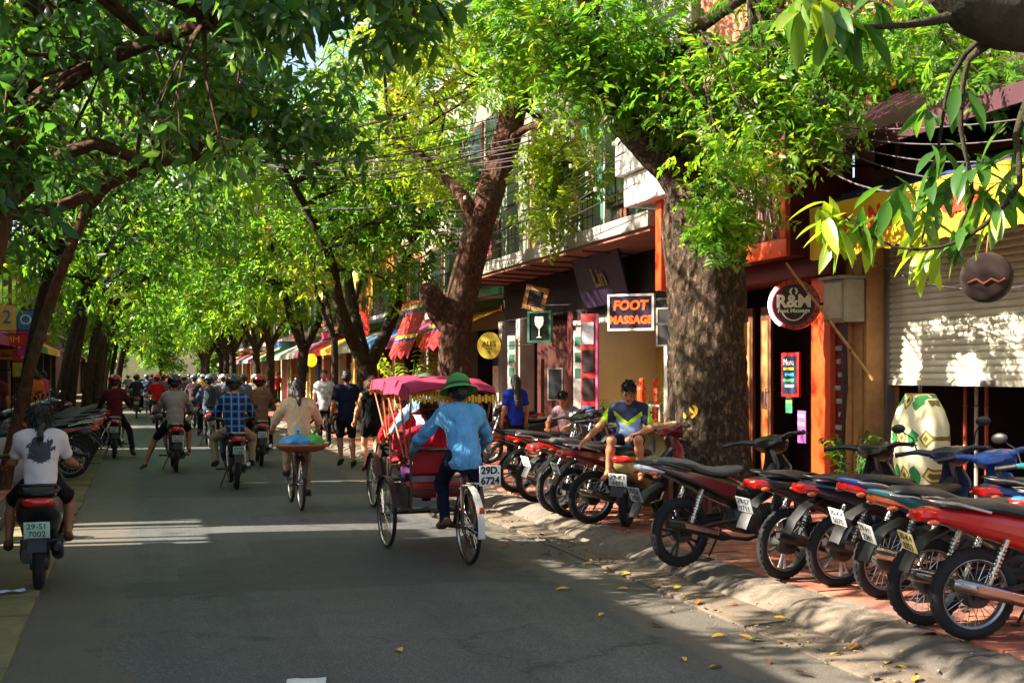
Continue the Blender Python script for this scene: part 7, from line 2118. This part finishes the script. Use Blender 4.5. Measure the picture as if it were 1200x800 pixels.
# brown disc hanging in front of the shutter
hb = on_x(1156, 325, 7.0)
hd_ = thing('hanging_disc', 'round brown hanging basket disc with orange zigzag before the shutter', 'ornament', hb, math.atan2(TOCAM.x, -TOCAM.y))
MB().lathe([(0, -.06), (.14, -.058), (.2, -.04), (.22, 0), (.2, .04), (.14, .058), (0, .06)], 30, axis='Y').build('disc', mat('brown_weave', '#26110a', rough=.8, var=.4, scale=30, bump=.6), hd_, smooth=60)
MB().tube([(-.15, -.06, -.05), (-.08, -.066, -.02), (-.02, -.068, -.06), (.04, -.068, -.02), (.10, -.066, -.05), (.15, -.06, -.02)], .012, 6).build('zigzag', mat('orange_zigzag', '#7a3c1a', rough=.7), hd_)
MB().tube([(0, 0, .215), (.03, 0, .5), (.02, 0, .98)], .006, 5).build('cord', M_TAN, hd_)

# patterned skirt cloth on a stand in the shop opening
def leafcloth():
    m = bpy.data.materials.new('leaf_pattern_cloth'); t = NT(m); s = t.sep(t.obj())
    u = t.math('MULTIPLY_ADD', s[1], 3.4, .5); v = t.math('MULTIPLY', s[2], 2.6)
    du = t.math('ABSOLUTE', t.math('SUBTRACT', t.math('FRACT', u), .5)); dv = t.math('ABSOLUTE', t.math('SUBTRACT', t.math('FRACT', v), .5))
    dia = t.math('ADD', du, dv)
    c = t.mix(t.math('LESS_THAN', dia, .26), lin('#e2d8b0'), lin('#7a6a2c')); c = t.mix(t.math('LESS_THAN', dia, .18), c, lin('#d8c070')); c = t.mix(t.math('LESS_THAN', dia, .1), c, lin('#6a6430'))
    n = t.noise(5, 2, .5, t.obj())
    lf = t.math('MULTIPLY', t.math('GREATER_THAN', t.math('ADD', t.math('MULTIPLY', t.math('SUBTRACT', du, dv), 1.0), t.math('MULTIPLY', n.outputs[0], .5)), .48), t.math('GREATER_THAN', dia, .34))
    c = t.mix(lf, c, lin('#2f8a44'))
    t.link(c, t.p.inputs['Base Color']); t.p.inputs['Roughness'].default_value = .8
    return m
sk0 = on_x(1078, 520, 7.75)
sk = thing('patterned_skirt', 'cream skirt cloth with green leaves and diamonds on a stand before the shutter', 'skirt', (7.75, sk0.y, .13))
prof_ = [(.22, .25), (.28, .45), (.345, .7), (.375, .92), (.36, 1.1), (.30, 1.25), (.225, 1.36), (.2, 1.40), (.18, 1.40)]
mb = MB(); mb.lathe(prof_, 40, sx=.6, cap=False)
for i, v in enumerate(mb.v):
    a = math.atan2(v[1], v[0]); mb.v[i] = (v[0] * (1 + .05 * math.sin(a * 9)), v[1] * (1 + .05 * math.sin(a * 9)), v[2])
mb.build('cloth', leafcloth(), sk, smooth=70)
MB().lathe([(.195, 1.37), (.20, 1.39), (.195, 1.415), (.18, 1.415), (.18, 1.37), (.195, 1.37)], 30, sx=.6, cap=False).build('waist_band', mat('band_gold', '#b09a50', rough=.7), sk)
MB().tube([(0, 0, .02), (0, 0, 1.5)], .02, 8).build('stand_pole', M_BLACKM, sk); MB().lathe([(.16, 0), (.16, .02), (.03, .03)], 18).build('stand_base', M_BLACKM, sk)

# ------------------------------------------------------------------ plants in pots
def pot_plant(label, loc, h, n, L, mtl=None, wr=.35, pot='#7a4a34', rad=.14, spread=1.0, seed=1):
    r_ = np.random.default_rng(seed)
    g = thing('potted_plant', label, 'plant', loc)
    MB().lathe([(rad * .7, 0), (rad * .95, rad * 1.5), (rad * 1.05, rad * 1.55), (rad * 1.05, rad * 1.75), (rad * .9, rad * 1.75), (rad * .85, rad * 1.6), (0, rad * 1.6)], 18).build('pot', mat('pot_' + pot[1:], pot, rough=.8, var=.2), g)
    mb = MB(); Cc_, D_, N_, L_ = [], [], [], []
    for i in range(n):
        a = r_.uniform(0, 6.28); ln = h * r_.uniform(.6, 1.0)
        tip = Vector((math.cos(a) * spread * h * .45, math.sin(a) * spread * h * .45, rad * 1.6 + ln))
        b = Vector((math.cos(a) * .03, math.sin(a) * .03, rad * 1.6))
        m_ = b.lerp(tip, .55) + Vector((0, 0, ln * .18))
        mb.tube([b, m_, tip], [.008, .006, .003], 5)
        for k in range(7):
            f = .3 + .7 * k / 6
            p = b.lerp(m_, min(1, f * 2)) if f < .5 else m_.lerp(tip, f * 2 - 1)
            for s in (-1, 1):
                Cc_.append(tuple(p)); D_.append((math.cos(a + s * 1.1), math.sin(a + s * 1.1), .25 - f * .5)); N_.append((r_.normal(0, .2), r_.normal(0, .2), 1)); L_.append(L * r_.uniform(.7, 1.1))
    mb.build('stems', M_TEAL, g)['kind'] = 'stuff'
    o = obj('foliage', leaf_mesh('foliage', np.array(Cc_), np.array(D_), np.array(N_), np.array(L_), wr, r_.uniform(.3, .8, len(Cc_)), 3), mtl or L_FINE, g); o['kind'] = 'stuff'
    return g
q = on_x(1000, 560, 7.75); pot_plant('bushy green plant in a pot at the foot of the timber bay', (7.75, q.y, .13), .75, 16, .11, seed=3, wr=.5)
q = on_x(735, 480, 8.5); pot_plant('dark palm plant in a pot before the yellow back wall', (8.9, q.y, .145), 1.2, 12, .26, L_BROAD, .14, spread=1.3, seed=4)
q = on_x(690, 480, 8.1); pot_plant('small dark palm in a pot beside the red vertical sign', (8.05, q.y, .13), 1.0, 9, .22, L_BROAD, .15, spread=1.2, seed=5)
q = on_x(478, 440, 7.2); pot_plant('tall bright shrub in a pot beyond the leaning trunk', (7.2, q.y, .13), 2.2, 22, .22, L_YEL, .5, rad=.25, spread=.9, seed=6)
q = on_x(500, 470, 7.4); pot_plant('low leafy plant in a pot below the striped festival banner', (7.4, q.y, .13), 1.0, 14, .16, L_FINE, .5, rad=.18, seed=7)
# carved orange figures and white rail in the yellow room
for i, px in enumerate((752, 768)):
    q = on_x(px, 455, 8.9)
    cf = thing('carved_figure', 'orange carved wooden figure on a stand, %s' % ('arms raised' if i == 0 else 'arms folded'), 'figure', (8.9, q.y, .145))
    bx(cf, 'plinth', M_ORANGE2, (-.14, .14, -.14, .14, 0, .78), bevel=.01)
    V, Q = sdf_mesh([('c', (0, .05, .8), (0, .03, 1.05), .05, .06), ('c', (0, -.05, .8), (0, -.03, 1.05), .05, .06), ('c', (0, 0, 1.05), (0, 0, 1.3), .08, .09), ('e', (0, 0, 1.46), (.06, .055, .075)), ('c', (0, .08, 1.3), (-.05, .17, 1.42 if i == 0 else 1.12), .03, .025), ('c', (0, -.08, 1.3), (-.05, -.17, 1.5 if i == 0 else 1.12), .03, .025)], .014, .02)
    obj('figure_body', np_mesh('figure_body', V, Q), M_ORANGE, cf)
rl_ = thing('white_rail', 'white metal rail in front of the yellow room', 'railing', (8.05, on_x(757, 470, 8.05).y, .13))
for yy in (-.55, -.2, .2, .55): MB().tube([(0, yy, 0), (0, yy, 1.1)], .014, 6).build('upright', M_WHITE, rl_)
for zz in (.55, 1.1): MB().tube([(0, -.57, zz), (0, .57, zz)], .018, 7).build('bar', M_WHITE, rl_)
# plank bench by the spotted trunk
pbq = on_ground(776, 590, .13)
pb_ = thing('plank_bench', 'rough wooden plank bench beside the spotted trunk', 'bench', (5.75, 12.0, .13), R(-8))
bx(pb_, 'plank', M_TAN, (-.28, .28, -.13, .13, .52, .56), bevel=.008)
for sx_ in (-.22, .22):
    for sy_ in (-.09, .09): bx(pb_, 'leg', M_BROWN, (sx_ - .025, sx_ + .025, sy_ - .025, sy_ + .025, 0, .52))

# ------------------------------------------------------------------ left side: parked motorbikes, shop signs
lb = [(-2.15, 13.6, PB, PR, 'black motorbike with red flank'), (-2.3, 15.0, PG, PB, 'graphite motorbike'), (-2.25, 16.4, PSI, PB, 'silver motorbike'), (-2.3, 20.4, PBL, PBL, 'blue motorbike'), (-2.2, 21.4, PB, PB, 'all-black motorbike'), (-2.3, 22.4, PWH, PBL, 'white and blue motorbike'), (-2.25, 26.0, PB, PSI, 'black and silver motorbike'), (-2.3, 27.1, PWI, PWI, 'wine red motorbike'), (-2.3, 28.3, PNA, PB, 'navy motorbike'), (-2.2, 35.0, PB, PWH, 'black and white motorbike'), (-2.25, 36.2, PTE, PTE, 'teal motorbike')]
for i, (x, y_, c, s_, lab) in enumerate(lb):
    motorbike(lab + ' parked on the left pavement under the trees', (x, y_, .13), 200 + (i % 3) * 9, c, None, s_, R(15), R(4), 'wire', lod=0 if i < 6 else 1, mirrors=True)
for i in range(12):
    c, s_, lab = ((PB, PR, 'black motorbike with red trim'), (PSI, PB, 'silver motorbike with black trim'), (PB, PB, 'plain black motorbike'), (PBL, PWH, 'blue motorbike with white trim'), (PG, PSI, 'graphite motorbike with silver trim'), (PWI, PB, 'wine motorbike with black trim'))[i % 6]
    motorbike('%s, tail out at the left kerb%s' % (lab, ' by the ginger trunk' if i < 6 else ' past the crooked trunk'), (-1.05, 19.8 + i * .95 + (.6 if i > 3 else 0), .13), 180 + (i % 4) * 6 - 8, c, None, s_, R(18), R(5), 'wire', lod=0 if i < 4 else 1, mirrors=True, style=i % 2, plate=i % 3 != 0)
V, Q = sdf_mesh([('c', (0, 0, .45), (.9, 0, .5), .28, .3, ((0, 1, 0), .8)), ('c', (.9, 0, .5), (1.1, 0, .85), .22, .15), ('c', (-.2, 0, .2), (1.1, 0, .2), .26, .26)], .03, .1, .012, 16)
cv = thing('covered_motorbike', 'motorbike under a pale grey dust cover at the left kerb', 'motorbike', (-1.9, 18.9, .13), R(200))
obj('dust_cover', np_mesh('dust_cover', V, Q), mat('dust_cover', '#8d8a92', rough=.6, var=.15, scale=6, bump=.3), cv)
put_wheel(cv, -.05, .285, .285, .042, 'wire', M_RIM, lod=1); put_wheel(cv, 1.05, .285, .285, .042, 'wire', M_RIM, lod=1)
for i, (px, py, w, h, c, c2, s_) in enumerate(((8, 372, .5, .7, '#d8a860', '#3a5aa0', '2'), (30, 375, .7, .55, '#2a6ab0', '#d0d4e0', 'O'), (10, 398, 1.0, .35, '#c81e18', '#e8c030', 'MMM'), (28, 402, .4, .7, '#b02a78', '#e0a0c0', 'H'), (28, 417, .6, .3, '#c22018', '#e8e0d0', 'III'), (8, 415, .6, .35, '#d08a28', '#5a3010', 'nn'), (26, 433, .55, .45, '#a8a428', '#6a6420', 'o'))):
    d = 31 + i * .6
    c_ = at_d(px, py, d)
    b_ = board('shop_sign', '%s shop sign board hanging by the left-hand shops' % ('tan', 'blue round-lettered', 'long red', 'magenta', 'short red', 'orange', 'olive yellow')[i], 'sign', c_, w, h, (.1, -1, 0), mat('lsign_%d' % i, c, rough=.5, var=.2), M_BLACKM, .06, .02)
    T(b_, s_, h * .7, mat('lsigntxt_%d' % i, c2, rough=.5, bump=0), 0, 0, -.035)
    MB().tube([(-w / 2, .0, 0), (-w / 2 - (c_.x + 4.7), .0, .02)], .02, 6).build('bracket', M_BLACKM, b_)

for i, (x, y_, c, s_, lab) in enumerate(((4.9, 22.5, PB, PR, 'black and red motorbike'), (4.95, 23.4, PG, PG, 'graphite motorbike'), (4.9, 24.6, PNA, PSI, 'navy and silver motorbike'), (5.0, 31.0, PB, PB, 'all-black motorbike'), (4.95, 32.2, PR, PR, 'red motorbike'), (5.0, 33.5, PWH, PB, 'white motorbike'), (5.0, 38.0, PB, PBL, 'black and blue motorbike'), (4.95, 39.5, PSI, PSI, 'silver motorbike'))):
    motorbike(lab + ' parked on the right pavement beyond the leaning trunk', (x, y_, PZ), 5 + 7 * (i % 3), c, None, s_, R(20), R(4), 'wire', lod=1)

# ------------------------------------------------------------------ street dressing up the right side
lq = on_x(365, 422, 6.9)
lm_ = thing('round_lamp', 'round yellow lamp disc on a bracket before the yellow shop house', 'lamp', lq, math.atan2(TOCAM.x, -TOCAM.y))
MB().lathe([(0, -.12), (.2, -.1), (.28, 0), (.2, .1), (0, .12)], 26, axis='Y').build('globe', mat('yellow_globe', '#e8c020', rough=.4, emit='#ffd020', es=.35), lm_, smooth=60)
MB().tube([(.28, 0, 0), (1.5, 0, .1)], .02, 6).build('bracket', M_BLACKM, lm_)
def striped():
    m = bpy.data.materials.new('striped_banner'); t = NT(m); s = t.sep(t.obj())
    f = t.math('FRACT', t.math('MULTIPLY', s[2], 1.25))
    c = t.ramp(f, [(0.0, lin('#b51d1c')), (.45, lin('#b51d1c')), (.46, lin('#26306a')), (.56, lin('#26306a')), (.57, lin('#e0b428')), (.68, lin('#e0b428')), (.69, lin('#b51d1c'))])
    c.node.color_ramp.interpolation = 'CONSTANT'
    t.link(c, t.p.inputs['Base Color']); t.p.inputs['Roughness'].default_value = .8
    return m
for k, (p0, p1, X_, lab) in enumerate((((455, 365), (480, 415), 6.7, 'small striped red festival banner beyond the leaning trunk'), ((490, 360), (520, 404), 6.5, 'large striped red and yellow festival banner beside the leaning trunk'))):
    a, b_ = on_x(p0[0], p0[1], X_), on_x(p1[0], p1[1], X_)
    g = thing('festival_banner', lab, 'banner', (X_, (a.y + b_.y) / 2, b_.z))
    w = abs(a.y - b_.y); h = a.z - b_.z
    mb = MB(); mb.sheet([[(.03 * math.sin(j * 1.1) + .5 * (i / 3), -w / 2 + w * j / 8, h * i / 3 - .12 * abs(math.sin(j * math.pi / 2)) * (i == 0)) for j in range(9)] for i in range(4)], .01)
    mb.build('cloth', striped(), g, smooth=60)
    MB().tube([(.5, -w / 2, h + .02), (.5, w / 2, h + .02)], .02, 6).build('rail', M_BROWN, g)
    for s in (-1, 1): MB().tube([(.5, s * w / 2, h + .02), (1.9, s * w / 2, h + .3)], .015, 6).build('stay', M_BLACKM, g)
a = on_x(428, 372, 6.3)
fl = thing('red_flag', 'plain red flag hanging beside the forked tree', 'flag', (6.3, a.y, a.z))
mb = MB(); mb.sheet([[(.05 * math.sin(j * .9 + i), -.4 + .1 * j, -.55 + .18 * i + .05 * math.sin(j)) for j in range(9)] for i in range(5)], .005); mb.build('cloth', mat('flag_red', '#d02818', rough=.8), fl, smooth=60)
MB().tube([(0, .42, -.6), (.3, .5, .4), (2.0, .6, .6)], .02, 6).build('pole', M_BROWN, fl)

# ------------------------------------------------------------------ overhead cables
M_CAB = mat('cable', '#2b2728', rough=.7, bump=0); M_CABG = mat('cable_grey', '#5a4e54', rough=.6, bump=0)
def cable(label, a, b, sag, r, m, group):
    g = thing('overhead_cable', label, 'cable', a, 0, group)
    d = b - a
    MB().tube([d * (i / 14) + Vector((0, 0, -sag * 4 * (i / 14) * (1 - i / 14))) for i in range(15)], r, 5).build('strand', m, g)
    MB().lathe([(0, -.04), (.03, -.03), (.03, .03), (0, .04)], 8).build('insulator', M_WHITE, g)
rc_ = random.Random(9)
for i in range(7):
    cable('grey overhead cable of the bundle crossing to the leaning trunk', at_d(660 + i * 3, 150 + i * 5, 21.5), at_d(285, 178 + i * 3 + rc_.uniform(-4, 4), 24), .25 + .1 * rc_.random(), .010, M_CABG, 'cable bundle across the street')
for i in range(9):
    cable('dark overhead cable of the tangle along the balcony fronts', on_x(700 + rc_.uniform(-40, 60), 150 + i * 9, 6.7), on_x(520 + rc_.uniform(-30, 20), 235 + i * 8, 6.7), .2 + .3 * rc_.random(), .009, M_CAB, 'cable tangle along the balconies')
for i in range(5):
    cable('dark overhead cable sagging high between both tree rows', at_d(640, 120 + i * 9, 21), at_d(140 + 30 * i, 150 + i * 14, 19), .4 + .2 * rc_.random(), .009, M_CAB, 'cables between the tree rows')
cable('thick black overhead cable slanting down from the leaning trunk', at_d(585, 88, 22), at_d(300, 160, 23), .3, .028, M_CAB, None)
cable('thin black overhead cable low across the street', at_d(545, 232, 22.5), at_d(300, 240, 30), .15, .018, M_CAB, None)
for i in range(4):
    cable('pale overhead cable strung past the maroon eave', on_x(985, 150 + i * 8, 7.2), on_x(1260, 130 + i * 22, 7.1), .06 + .05 * i, .006, M_CABG, 'cables along the right fronts')
cable('pale overhead cable looping from the spotted tree to the long-leaved one', at_d(930, 165, 13), at_d(1200, 170, 9), .45, .009, M_CABG, None)
cable('thin white cable drooping across the shutter front', on_x(990, 285, 7.9), on_x(1230, 330, 7.4), .25, .008, M_CABG, None)

# ------------------------------------------------------------------ litter
lfm = []
for v in range(3):
    r_ = np.random.default_rng(70 + v)
    me = leaf_mesh('fallen_leaf', np.array([[-.05, 0, .004]]), np.array([[1., 0, .08]]), np.array([[.1 * (v - 1), .2, 1.]]), np.array([.11]), .42 + .06 * v, np.array([.5]), 4, .18 - .3 * (v == 1))
    lfm.append(me)
M_FL = [mat('fallen_' + str(i), c, rough=.7, var=.25, scale=20) for i, c in enumerate(('#c8a01e', '#a8701e', '#7a4e28', '#d0b438'))]
nm_ = ['yellow', 'ochre', 'brown', 'bright yellow']
spots = [(740, 708), (795, 668), (843, 745), (875, 748), (802, 772), (838, 781), (938, 790), (1040, 780), (1015, 745), (770, 733), (912, 752), (860, 712), (730, 690), (690, 660), (468, 762), (770, 690), (980, 770), (880, 706), (838, 703), (1000, 763), (640, 650), (610, 660), (1088, 765), (950, 735), (705, 720), (660, 690), (590, 640), (1150, 770), (820, 690), (900, 775)]
for i in range(46):
    if i < len(spots): px, py = spots[i]
    else: px = rc_.uniform(560, 1080); py = 600 + (px - 560) * .38 + rc_.gauss(8, 14)
    q = on_ground(px, max(py, 560), .014)
    z = .018 if q.x < 3.95 else (.034 if q.x < 4.32 else (.15 if q.x > 4.8 else .03 + (q.x - 4.3) * .27))
    k = rc_.randrange(4)
    g = thing('fallen_leaf', '%s fallen leaf lying by the right-hand gutter' % nm_[k], 'leaf', (q.x, q.y, z), rc_.uniform(0, 6.28), 'fallen leaves')
    g.scale = (rc_.uniform(.7, 1.15),) * 3
    obj('blade', lfm[k % 3], M_FL[k], g)
    MB().tube([(-.05, 0, .004), (-.075, .004, .008)], .0018, 4).build('stalk', M_FL[2], g)
q = on_ground(359, 800, .014)
pp_ = thing('paper_sheet', 'crumpled white sheet of paper lying on the asphalt', 'paper', q + Vector((0, 0, .004)), R(-10))
MB().sheet([[(-.11 + .055 * i, -.075 + .05 * j, .004 + .008 * ((i * j) % 3)) for j in range(4)] for i in range(5)], .001).build('sheet', M_WHITE, pp_, smooth=0)
q = on_ground(14, 695, .03)
p2 = thing('paper_sheet', 'bluish white scrap of paper on the left gutter slabs', 'paper', q + Vector((0, 0, .012)), R(15))
MB().sheet([[(-.1 + .05 * i, -.04 + .04 * j, .004 + .006 * ((i + 2 * j) % 3)) for j in range(3)] for i in range(5)], .001).build('sheet', mat('scrap_blue', '#b0c0d8', rough=.6), p2, smooth=0)

# ------------------------------------------------------------------ cars at the far end
def car(label, loc, heading, color):
    g = thing('car', label, 'car', loc, R(heading))
    def sec(x, z0, z1, w): return [Vector((x, y_, z)) for y_, z in ((-w, z0), (-w * 1.02, (z0 + z1) / 2), (-w * .96, z1), (w * .96, z1), (w * 1.02, (z0 + z1) / 2), (w, z0))]
    MB().loft([sec(-2.0, .45, .85, .72), (sec(-1.9, .28, .95, .82)), sec(-1.2, .25, .98, .85), sec(.6, .25, .95, .85), sec(1.6, .27, .85, .82), sec(2.0, .4, .7, .7)]).build('body', color, g, smooth=40)
    MB().loft([[Vector((x, s * w, z)) for s, z in ((-1, .96), (-.8, h), (.8, h), (1, .96))] for x, h, w in ((-1.75, 1.0, .72), (-1.3, 1.42, .74), (.2, 1.45, .74), (.95, 1.0, .72))]).build('cabin', M_GLASS, g, smooth=40)
    MB().loft([[Vector((x, s * w, z)) for s, z in ((-1, 1.425), (-.7, 1.47), (.7, 1.47), (1, 1.425))] for x, w in ((-1.28, .58), (.2, .58))]).build('roof', color, g)
    for x in (-1.3, 1.3):
        for s in (-1, 1):
            w = MB().torus((0, 0, 0), .23, .08, 20, 8, w=1.1).build('wheel', M_TYRE, g, loc=(x, s * .76, .31)); MB().lathe([(0, -.05), (.16, -.05), (.16, .05), (0, .05)], 16, axis='Y').build('rim', M_RIM, w)
    for s in (-1, 1):
        bx(g, 'tail_lamp', M_TAIL, (-2.0, -1.93, s * .62 - .12, s * .62 + .12, .68, .84)); bx(g, 'head_lamp', M_CLEAR, (1.9, 1.97, s * .6 - .12, s * .6 + .12, .55, .68))
    bx(g, 'number_plate', M_PLATE, (-2.03, -2.005, -.24, .24, .5, .62)); bx(g, 'bumper', M_PLASTIC, (-2.06, -1.95, -.78, .78, .3, .46), bevel=.02)
    return g
car('dark car far up the street among the motorbikes', (.3, 66, .012), 90, PB)
car('pale green and white taxi far up the street', (2.4, 74, .012), 90, paint('paint_taxi', '#9ab8a0'))
car('white car parked at the far end of the street', (3.2, 92, .012), 90, PWH)
